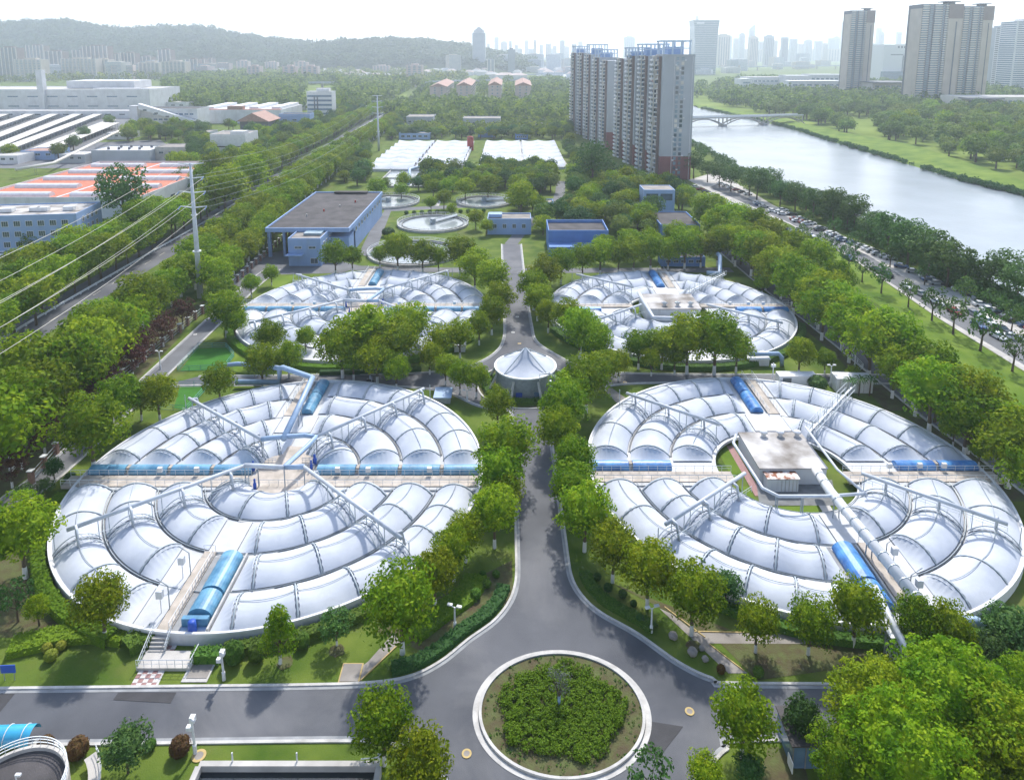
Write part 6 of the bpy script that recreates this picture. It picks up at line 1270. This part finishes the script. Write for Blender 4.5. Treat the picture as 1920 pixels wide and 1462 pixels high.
FB = [PX(q) for q in ([(-90, 222), (310, 222), (310, 140), (-90, 140)], [(368, 236), (535, 236), (535, 206), (368, 206)], [(570, 228), (630, 228), (630, 160), (570, 160)], [(800, 192), (846, 192), (864, 141), (836, 141)], [(852, 194), (890, 194), (900, 141), (870, 141)], [(912, 196), (946, 196), (948, 138), (913, 138)], [(962, 194), (1002, 194), (992, 138), (958, 138)])]
W1 = scatter([(300, 205), (560, 215), (620, 222), (700, 200), (755, 178), (770, 160), (420, 136), (310, 140)], 19, 90, FB, False)
W2 = scatter([(-120, 160), (420, 150), (760, 172), (880, 150), (760, 132), (480, 128), (-120, 136)], 46, 91, [], False)
W3 = scatter([(720, 208), (760, 198), (1010, 196), (1075, 210), (1075, 230), (735, 230)], 15, 92, [], False)
W3 += scatter([(775, 196), (1075, 196), (1060, 150), (800, 150)], 21, 97, FB, False)
W4 = scatter([(1010, 183), (1078, 178), (1085, 165), (1040, 158), (1000, 160)], 19, 93, [], False)
W5 = scatter([(1300, 190), (1400, 176), (1640, 186), (1900, 205), (1990, 230), (1990, 190), (1800, 160), (1400, 150), (1300, 165)], 30, 94, [], False)
W6 = scatter([(860, 133), (1080, 125), (1080, 118), (860, 122)], 110, 95, [], False)
forest('far_woodland', W1, LC, (17, 27), 'wood', 1); forest('far_woodland', W3, LC, (13, 20), 'wood', 2); forest('far_woodland', W4+W5+pk[230:], LC, (14, 24), 'wood', 3); forest('garden_woodland', LEFT, LC, (9, 13), 'wood', 7); forest('far_woodland', W2+W6, LC, (16, 30), 'wood', 4)
ub = []; rg = random.Random(51)
for P_, o_, n_, k_ in ((bankL[4:], -4, 420, 5.5), (bankL[4:], -9, 200, 5)):
    for _ in range(n_):
        i = rg.randrange(len(P_)-1); f = rg.random(); q = P_[i].lerp(P_[i+1], f); ub.append((q.x+o_*.8+rg.uniform(-3, 3), q.y+o_*.6+rg.uniform(-3, 3)))
forest('bank_undergrowth', ub, LC, (2.5, 6), 'river', 11); ub = []
for _ in range(500):
    i = rg.randrange(len(bk1)-1); f = rg.random(); q = bk1[i].lerp(bk1[i+1], f); ub.append((q.x+rg.uniform(-3, 3), q.y+rg.uniform(-4, 4), .1))
forest('bank_reeds', ub, LC, (2, 4.5), 'dark', 12)
print('woods', len(W1), len(W2), len(W3), len(W4)+len(W5), len(W6))
for q_ in ([(1560, 232), (1590, 212), (1632, 214), (1655, 250), (1610, 236)], [(1738, 250), (1790, 246), (1815, 260), (1760, 262)]): struct('plaza', MB().poly(PX(q_), .06), M['concrete'])
struct('far_field', MB().poly(PX([(300, 200), (760, 186), (770, 160), (420, 134), (300, 140)]), .1), M['fargrass']); struct('far_field', MB().poly(PX([(1300, 199), (1460, 226), (1700, 276), (1800, 308), (2050, 380), (2050, 200), (1300, 165)]), .1), M['fargrass'])
# ------------------------------------------------------------------ hills
def hill(name, ridge, Y, dp, seed):
    rg = np.random.default_rng(seed); n = 160; us = np.linspace(ridge[0][0], ridge[-1][0], n); vs = np.interp(us, [r[0] for r in ridge], [r[1] for r in ridge]); m = 22; A = np.zeros((m, n, 3))
    ph = rg.uniform(0, 6.28, (6, 2))
    for i in range(n):
        x = (us[i]-960)/FPX*Y; H = max(2, height(vs[i], Y))
        for j in range(m):
            f = j/(m-1); y = Y-dp*.62+dp*1.25*f; s = math.sin(min(1, f*1.0)*math.pi)**.8 if f > .5 else (math.sin(f*math.pi))**.95
            z = H*s; z += sum(math.sin(x*.006*(k+1)+ph[k, 0]+y*.008*(k+1)+ph[k, 1])*7/(k+1) for k in range(6))*s*(1-s)*2.2+rg.uniform(-3, 3)*(s > .05)
            A[j, i] = (x*(y/Y), y, z-2)
    o = build(name, MB().grid(A), M['hill'], None, True); o['kind'] = 'structure'; return A
A1 = hill('hill', [(-200, 70), (-60, 58), (0, 53), (40, 49), (90, 47), (140, 45), (170, 50), (210, 58), (270, 60), (330, 57), (385, 55), (430, 66), (490, 76), (560, 84), (640, 92), (720, 103), (800, 118)], 3000, 1100, 1)
A2 = hill('hill', [(480, 112), (560, 97), (640, 86), (700, 83), (745, 81), (800, 85), (850, 90), (890, 97), (960, 112), (1000, 118)], 2700, 800, 2)
rg = random.Random(8); hp = []
for A in (A1, A2):
    for j in range(2, 13):
        for i in range(0, 159):
            a = A[j, i]; hp.append((a[0]+rg.uniform(-14, 14), a[1]+rg.uniform(-20, 20), a[2]-6))
forest('hill_woodland', hp, LC, (26, 46), 'hillwood', 5)
# ------------------------------------------------------------------ towers and far town
def tower(name, label, cat, uL, uR, v, vtop, dep, wm, fl, style='plain', group=None, cap=None, gm='tealg', hmax=None):
    p0, p1 = at(uL, v), at(uR, v); w = (p1-p0).length; H = hmax or height(vtop, p0.y); fh = H/fl; t = thing(name, label, cat, p0, 0, group)
    if style == 'strips':
        build('wall', MB().box((w/2, dep/2, H/2), (w, dep, H)), M['greyd'], t); wl = MB(); bl = MB(); wn = MB()
        cols = [(0, .17, 'b'), (.17, .30, 'g'), (.30, .50, 'b'), (.50, .58, 'g'), (.58, .66, 'b'), (.66, 1.0, 'w')]
        for a, b, k in cols:
            if k == 'w': wl.box((w*(a+b)/2, -.9, H*.43), (w*(b-a), 1.8, H*.86)); wl.box((w+.5, dep*.5, H*.43), (1.0, dep*.8, H*.86))
            else:
                for i in range(fl):
                    z = i*fh
                    if k == 'b': bl.box((w*(a+b)/2, -.8, z+fh*.22), (w*(b-a)*.94, 1.7, fh*.42)); wn.box((w*(a+b)/2, -.06, z+fh*.7), (w*(b-a)*.8, .2, fh*.46))
                    else: wn.box((w*(a+b)/2, -.05, z+fh*.55), (w*(b-a)*.6, .16, fh*.6))
        build('end_wall', wl, M['beige'], t); o = build('balcony', bl, M['cream'], t); o['kind'] = 'stuff'; o = build('window', wn, M['tealg'], t); o['kind'] = 'stuff'
        build('slot_window', MB().box((w*.86, -1.84, H*.43), (w*.035, .12, H*.8)), M['greyd'], t); build('top_block', MB().box((w*.83, dep*.3-1, H*.93), (w*.36, dep*.6+2.1, H*.14)), M['brown'], t)
        build('corner_pier', MB().box((-.5, dep*.4, H*.48), (1.0, dep*.8, H*.96)), M['beige'], t); build('roof_slab', MB().box((w*.8, dep*.4, H+3.4), (w*.4, dep*.5, .9)).box((w*.8, dep*.4, H+1.5), (w*.2, dep*.3, 2.9)), M['greyd'], t)
    elif style == 'bands':
        build('wall', MB().box((w/2, dep/2, H/2), (w, dep, H)), M[wm], t); wn = MB()
        for i in range(fl): wn.box((w/2, -.05, (i+.55)*fh), (w*.94, .2, fh*.5)); wn.box((-.05, dep/2, (i+.55)*fh), (.2, dep*.9, fh*.5))
        o = build('window_band', wn, M[gm], t); o['kind'] = 'stuff'
        build('roof_house', MB().box((w/2, dep/2, H+2), (w*.5, dep*.5, 4)), M[wm], t)
    else:
        build('wall', MB().box((w/2, dep/2, H/2), (w, dep, H)), M[wm], t)
        nb = max(2, int(w/9)); wn = MB()
        for j in range(nb):
            for i in range(fl): wn.box((w*(j+.5)/nb, -.1, (i+.55)*fh), (w/nb*.5, .3, fh*.5))
        o = build('window', wn, M[gm], t); o['kind'] = 'stuff'
        pi = MB(); 
        for j in range(nb+1): pi.box((w*j/nb, -.5, H*.5), (w/nb*.22, 1.2, H+2))
        build('pier', pi, M['cream' if wm in ('beige', 'brown', 'greyd') else wm], t) if wm != 'x' else None
        build('roof_house', MB().box((w*.5, dep*.5, H+1.8), (w*.45, dep*.5, 3.6)), M[wm], t)
    return t, w, H
tower('residential_tower', 'tall beige tower with brown cap standing alone right of the river', 'tower', 1585, 1627, 182, 20, 26, 'x', 42, 'strips')
tower('residential_tower', 'left tower of the tall beige pair with brown caps', 'tower', 1713, 1786, 199, 8, 32, 'x', 44, 'strips', 'pair of tall beige towers')
tower('residential_tower', 'right tower of the tall beige pair with brown caps', 'tower', 1790, 1843, 196, 12, 32, 'x', 44, 'strips', 'pair of tall beige towers')
tower('office_tower', 'pale blue banded tower at the right edge of the skyline', 'tower', 1893, 1960, 176, 40, 40, 'white', 34, 'bands', gm='glassb')
tower('office_tower', 'white banded tower left of the blue banded one', 'tower', 1884, 1904, 172, 52, 40, 'white', 32, 'bands', gm='greyd')
tower('residential_tower', 'greyish tower behind the tall beige pair', 'tower', 1858, 1886, 166, 52, 30, 'grey', 34)
t, w, H = tower('office_block', 'white cubic block with dark L-shaped line between the beige towers', 'tower', 1653, 1712, 148, 84, 60, 'white', 16, 'none') if 0 else house('office_block', 'white cubic block with dark L-shaped line between the beige towers', 'building', 1653, 1712, 152, 84, 90, 'white', 'kerb')
build('dark_line', MB().box((w*.42, -.1, H*.72), (w*.4, .4, 2.2)).box((w*.62, -.12, H*.45), (2.6, .44, H*.5)), M['greyd'], t); windows(t, 1, 4, w*.4, w*.8, H*.88, H*.98, 5, 5, mull=0); build('podium', MB().box((w*.5, -4, H*.13), (w*1.1, 8, H*.26)), M['glassb'], t)
t, w, H = house('riverside_block', 'low cream block with dark frames left of the beige pair', 'building', 1634, 1702, 185, 156, 50, 'cream', 'kerb'); windows(t, 4, 6, 3, w-3, 3, H-3, w/8, H/8, gm='tealg'); build('roof_slab', MB().box((w*.5, 20, H+.8), (w*1.08, 60, 1.2)), M['greyd'], t)
t, w, H = house('podium_building', 'long stone podium building below the towers at the right edge', 'building', 1800, 1990, 212, 182, 40, 'cream', 'kerb'); windows(t, 1, 12, w*.35, w*.98, 4, H-4, w/30, H*.55, gm='tealg'); build('porch_roof', MB().box((w*.16, -6, H*.93), (w*.34, 20, 1.4)), M['greyd'], t); build('porch_glass', MB().box((w*.17, -.2, H*.4), (w*.2, .6, H*.75)), M['glassb'], t)
t, w, H = house('school_building', 'long low pale school blocks behind the far bank park', 'building', 1400, 1470, 170, 145, 40, 'white', 'kerb'); windows(t, 2, 8, 4, w-4, 4, H-3, w/12, 3, gm='tealg')
for i, (a, b, v, vt) in enumerate([(1472, 1520, 172, 142), (1478, 1582, 178, 152), (1388, 1410, 172, 148), (1515, 1584, 168, 140)]): t, w, H = house('school_building', ['pale school block second from the left behind the park', 'nearest long pale school block behind the park', 'narrow school block at the left end behind the park', 'farther pale school block with bright roof'][i], 'building', a, b, v, vt, 36, 'wall', 'white'); windows(t, 2, 7, 4, w-4, 4, H-3, w/12, 3, gm='tealg')
t = thing('office_tower', 'curved grey glass office tower with flared top behind the apartments', 'tower', at(1300, 140)); p0, p1 = at(1300, 140), at(1342, 140); w = p1.x-p0.x; H = height(38, p0.y); A = []
prof = [(0, .97), (.35, .98), (.7, 1.02), (.9, 1.08), (1, 1.14)]
m = MB(); rows_ = [[(w/2+s*w/2*k, y, H*z) for s, y in ((-1, 0), (1, 0), (1, 60), (-1, 60))] for z, k in prof]
for r0, r1 in zip(rows_[:-1], rows_[1:]): n = len(m.V); m.add(r0+r1, [(0, 1, 5, 4), (1, 2, 6, 5), (2, 3, 7, 6), (3, 0, 4, 7)])
m.poly(rows_[-1]); build('curtain_wall', m, M['tealg'], t); wn = MB()
for i in range(30): k = float(np.interp((i+.5)/30, [q[0] for q in prof], [q[1] for q in prof])); wn.box((w/2, -.3, H*(i+.5)/30), (w*k*.98, .5, H/30*.42))
o = build('floor_band', wn, M['grey'], t); o['kind'] = 'stuff'; build('sign_panel', MB().box((w*.22, -.7, H*.945), (w*.34, .4, H*.03)), M['white'], t)
tower('office_tower', 'tall pale blue tower with stepped crown in the middle distance', 'tower', 886, 910, 136, 62, 50, 'grey', 34, 'bands', gm='glassb'); tower('office_tower', 'slim dark tower right of the stepped crown tower', 'tower', 952, 966, 138, 93, 36, 'greyd', 24, 'bands')
tower('office_tower', 'lower dark block at the foot of the stepped crown tower', 'tower', 914, 927, 138, 112, 36, 'greyd', 16); tower('office_tower', 'dark glass podium left of the stepped crown tower', 'tower', 876, 902, 136, 118, 30, 'glassb', 8, 'bands')
p = at(898, 136); o = MB(); [o.box((0, 0, i*5), (34-11*i, 30-9*i, 7)) for i in range(3)]; t = thing('crown_block', 'stepped crown on top of the tall pale blue tower', 'roof', (p.x, p.y+25, height(62, p.y)+5)); build('step', o, M['grey'], t)
for i, (a, b, vt, v) in enumerate([(-20, 4, 94, 150), (0, 36, 90, 151), (54, 86, 86, 141), (88, 120, 97, 146), (140, 176, 95, 143), (160, 205, 87, 146), (206, 226, 102, 141), (230, 255, 100, 144), (262, 285, 107, 142), (300, 322, 94, 144), (350, 372, 112, 144), (373, 385, 112, 142), (386, 399, 111, 140)]):
    tower('estate_tower', '%s tall grey-brown estate tower from the left under the hill' % nth(i+1), 'apartment building', a, b, v, vt, 30, 'brown', 24, group='estate towers under the hill')
for i, (a, b, vt, v) in enumerate([(32, 80, 112, 153), (118, 182, 111, 149), (176, 206, 112, 148), (305, 349, 116, 151), (262, 300, 118, 148)]):
    tower('estate_block', '%s broad lower estate block from the left before the towers' % nth(i+1), 'apartment building', a, b, v, vt, 30, 'beige', 13, group='broad estate blocks')
for i, (a, b, vt, v) in enumerate([(445, 466, 115, 138), (465, 488, 125, 152), (498, 520, 117, 138), (532, 554, 125, 153), (553, 576, 117, 141), (567, 596, 125, 153), (763, 792, 123, 153), (700, 730, 124, 140)]):
    tower('pink_block', '%s pinkish slab block from the left amid the far trees' % nth(i+1), 'apartment building', a, b, v, vt, 24, 'pink', 9, group='pinkish slab blocks')
rg = random.Random(17)
vl = sorted((rg.uniform(410, 1075), rg.uniform(132, 150)) for i in range(70))
for i, (u, v) in enumerate(vl):
    p = at(u, v); w = rg.uniform(20, 40); o = thing('villa', 'small pale villa among the far trees below the hills', 'house', p, rg.uniform(-.4, .4), 'villas below the hills') if 0 else None
    m = MB(); m.box((0, 0, 5), (w, w*.6, 10), 0, 0); h = 10; m.add([(-w/2-1, -w*.3-1, h), (w/2+1, -w*.3-1, h), (w/2+1, w*.3+1, h), (-w/2-1, w*.3+1, h), (-w*.2, 0, h+6), (w*.2, 0, h+6)], [(0, 1, 5, 4), (2, 3, 4, 5), (1, 2, 5), (3, 0, 4)], 1)
    o = build('villa', m, [M['wall'], M['pink'] if i % 2 else M['kerb']], None, False, p, rg.uniform(-.4, .4)); tag(o, '%s small pale villa from the left among the far trees below the hills' % nth(i+1), 'house', 'villas below the hills')
for i, (a, b, v, vt, y2) in enumerate([(806, 838, 187, 160, 143), (856, 884, 189, 158, 142), (916, 940, 191, 157, 138), (966, 996, 188, 158, 138)]):
    p0, p1 = at(a, v), at(b, v); w = p1.x-p0.x; H = height(vt+3, p0.y); d = min(170, at(a, y2).y-p0.y); sk = [.10, .08, .03, -.06][i]
    t = thing('flat_block', '%s long gabled block of flats from the left beyond the tree belt' % nth(i+1), 'apartment building', p0, sk*.2, 'gabled flats beyond the tree belt')
    build('wall', MB().box((w/2, d/2, H/2), (w, d, H)), M['pink'], t); m = MB(); m.add([(-.8, -1, H), (w/2, -1, H+5), (w+.8, -1, H), (-.8, d+1, H), (w/2, d+1, H+5), (w+.8, d+1, H)], [(0, 1, 4, 3), (1, 2, 5, 4), (0, 2, 1), (3, 4, 5)]); build('roof', m, M['tile'], t)
    wn = MB()
    for f in range(5):
        for k in range(int(d/7)): wn.box((w+.05, 4+k*7, H*(f+.5)/5), (.2, 3.4, H*.1)); wn.box((-.05, 4+k*7, H*(f+.5)/5), (.2, 3.4, H*.1))
        for x in (.3, .7): wn.box((w*x, -.05, H*(f+.5)/5), (2, .2, 1.6))
    o = build('window', wn, M['tealg'], t); o['kind'] = 'stuff'
rg = random.Random(29); tb_ = []
for i in range(205):
    u = rg.uniform(-40, 1080) if i < 110 else rg.uniform(1320, 1900) if i < 150 else rg.uniform(-60, 420) if i < 185 else rg.uniform(840, 1075); v = rg.uniform(120, 131) if i < 110 else rg.uniform(122, 140) if i < 150 else rg.uniform(141, 149) if i < 185 else rg.uniform(128, 138)
    tb_.append((u, v))
tb_.sort()
for i, (u, v) in enumerate(tb_):
    p = at(u, v); w = rg.uniform(22, 60); h = rg.choice([15, 18, 20, 27, 40, 56]) if v < 141 else rg.choice([20, 30, 34, 42]); d = rg.uniform(16, 40); k = int(h/3.2); m = MB().box((0, 0, h/2), (w, d, h)).box((0, 0, h+1), (w*.5, d*.5, 2))
    for f in range(k): m.box((0, -d/2-.05, h*(f+.55)/k), (w*.92, .3, h/k*.45), 0, 1)
    o = build('town_block', m, [M[('wall', 'pink', 'beige', 'cream', 'grey')[i % 5]], M['tealg']], None, False, p, rg.uniform(-.5, .5)); tag(o, '%s low town block from the left in the hazy far town' % nth(i+1), 'building', 'low blocks of the far town')
# elevated road and bridges
def viaduct(name, label, pts, h, wd, m_, sp=40):
    P = [Vector((p.x, p.y, 0)) for p in PX(pts)]; o = P[0].copy(); t = thing(name, label, 'bridge', o); P = [p-o for p in P]; a, b = offset(P, wd/2), offset(P, -wd/2); m = MB()
    for s in (a, b): m.ribbon([(q[0], q[1], h-1.6) for q in s], [(q[0], q[1], h+1.1) for q in s])
    m.ribbon([(q[0], q[1], h) for q in a], [(q[0], q[1], h) for q in b]); m.ribbon([(q[0], q[1], h-1.6) for q in a], [(q[0], q[1], h-1.6) for q in b]); build('deck', m, M[m_], t); pr = MB()
    for p, q in zip(P[:-1], P[1:]):
        n = max(1, int((q-p).length/sp))
        for i in range(n): e = p.lerp(q, i/n); pr.box((e.x, e.y, (h-1.65)/2), (4, 3, h-1.65))
    o = build('pier', pr, M['concrete'], t); o['kind'] = 'stuff'; return t
viaduct('viaduct', 'long grey elevated road crossing behind the flats', [(560, 165), (780, 164), (900, 160), (1000, 158), (1090, 156), (1200, 150)], 10, 26, 'grey')
viaduct('river_bridge', 'nearer far bridge over the river bend', [(985, 146), (1100, 142)], 8, 18, 'grey', 60); viaduct('river_bridge', 'farther grey bridge over the river bend', [(960, 132), (1110, 126)], 12, 24, 'grey', 90)
viaduct('viaduct', 'hazy elevated road on the far right below the skyline', [(1340, 134), (1600, 130), (1720, 136)], 14, 34, 'grey', 90)
pa, pb = at(1290, 238), at(1500, 232); t = thing('arch_bridge', 'white arched road bridge over the river by the apartment slabs', 'bridge', pa, math.atan2((pb-pa).y, (pb-pa).x)); l = (pb-pa).length; hb_ = 8.0
build('deck', MB().box((l/2, 0, hb_), (l, 9, 1.0)), M['concrete'], t); m = MB(); sp_n = 3.0
for k in range(3):
    x0, x1 = l*(-.06+.36*k), l*(.30+.36*k); 
    for y in (-3.6, 3.6):
        pts = [(x0+(x1-x0)*s, y, .4+6.6*(1-(2*s-1)**2)) for s in np.linspace(0, 1, 17)]; m.tube(pts, .6, 5)
        for s in (.06, .14, .86, .94): m.tube([(x0+(x1-x0)*s, y, .4+6.6*(1-(2*s-1)**2)), (x0+(x1-x0)*s, y, hb_-.4)], .4, 4)
build('arch', m, M['concrete'], t); build('railing', MB().box((l/2, -4.6, hb_+1), (l, .15, 1)).box((l/2, 4.6, hb_+1), (l, .15, 1)), M['rail'], t)
for k in range(2): build('pier', MB().box((l*(.30+.36*k), 0, .9), (4, 9, 1.8)), M['concrete'], t)
# skyline on the horizon
SKY = [(916, 6, 82), (931, 9, 70), (945, 14, 79), (957, 6, 77), (968, 8, 84), (987, 8, 76), (1003, 6, 76), (1015, 8, 84), (1028, 12, 82), (1040, 8, 86), (1054, 10, 76), (1062, 12, 88), (1076, 10, 82), (1088, 9, 78), (975, 10, 92), (1035, 14, 92), (996, 12, 92), (1180, 22, 70), (1304, 6, 30), (1356, 26, 66), (1368, 8, 68), (1380, 12, 72), (1390, 11, 64), (1408, 11, 54), (1412, 18, 70), (1427, 10, 78), (1441, 18, 68), (1452, 10, 76), (1470, 13, 70), (1487, 14, 73), (1501, 12, 82), (1515, 14, 76), (1534, 14, 77), (1546, 10, 82), (1558, 12, 72), (1567, 12, 70), (1580, 10, 41), (1645, 9, 53), (1651, 8, 62), (1683, 9, 60), (1640, 14, 82), (1662, 12, 84), (1700, 16, 82), (1600, 18, 84), (1340, 12, 84), (1520, 24, 92), (1480, 30, 94), (1430, 24, 93), (1560, 30, 92), (1610, 30, 92), (1400, 20, 92), (1690, 26, 92), (1870, 14, 60), (690, 8, 83), (812, 10, 80), (832, 6, 82), (868, 8, 86)]
SKY.sort()
for i, (u, w, vt) in enumerate(SKY):
    near = (u in (1356, 1470, 1441, 1412)); v = 124 if near else 113+(i*7 % 5); p = at(u, v); d = depth(p)/FPX; W_ = w*d*.86; H = height(vt, p.y); m = MB()
    m.box((0, W_*.4, H/2), (W_, W_*.8, H)); mm = [M['grey']]
    if i % 3 == 0: m.box((0, W_*.4, H+H*.02), (W_*.55, W_*.5, H*.04))
    if vt == 54: m.add([(-W_/2, 0, H), (W_/2, 0, H), (W_/2, 0, H*1.14), (-W_/2, W_*.8, H), (W_/2, W_*.8, H), (W_/2, W_*.8, H*1.14)], [(0, 1, 2), (5, 4, 3), (0, 2, 5, 3), (1, 4, 5, 2)])
    for k in range(5): m.box((W_*(-.4+.2*k), -.6, H*.48), (W_*.06, 1.2, H*.9), 0, 1)
    o = build('skyline_tower', m, [M['grey' if i % 2 else 'beige'], M['greyd']], None, False, p); tag(o, {30: 'thin hazy tower peeking above the curved grey glass tower', 41: 'tallest slim hazy tower left of the lone beige tower', 54: 'hazy tower with slanted sail-like top on the horizon'}.get(vt, '%s hazy tower from the left on the far city skyline' % nth(i+1)), 'tower', 'hazy towers of the far skyline')
# ------------------------------------------------------------------ the hazy air
hz_ = put('haze', MB().box((0, 3560, 170), (10600, 7400, 342)).mesh('haze', []), None); hz_['kind'] = 'stuff'
hm = bpy.data.materials.new('haze'); hm.use_nodes = True; n = hm.node_tree.nodes; n.clear(); o_ = n.new('ShaderNodeOutputMaterial'); v_ = n.new('ShaderNodeVolumePrincipled'); v_.inputs['Color'].default_value = (.80, .90, 1.0, 1); v_.inputs['Density'].default_value = 1.9e-4; v_.inputs['Anisotropy'].default_value = .55
hm.node_tree.links.new(v_.outputs[0], o_.inputs['Volume']); hz_.data.materials.append(hm)
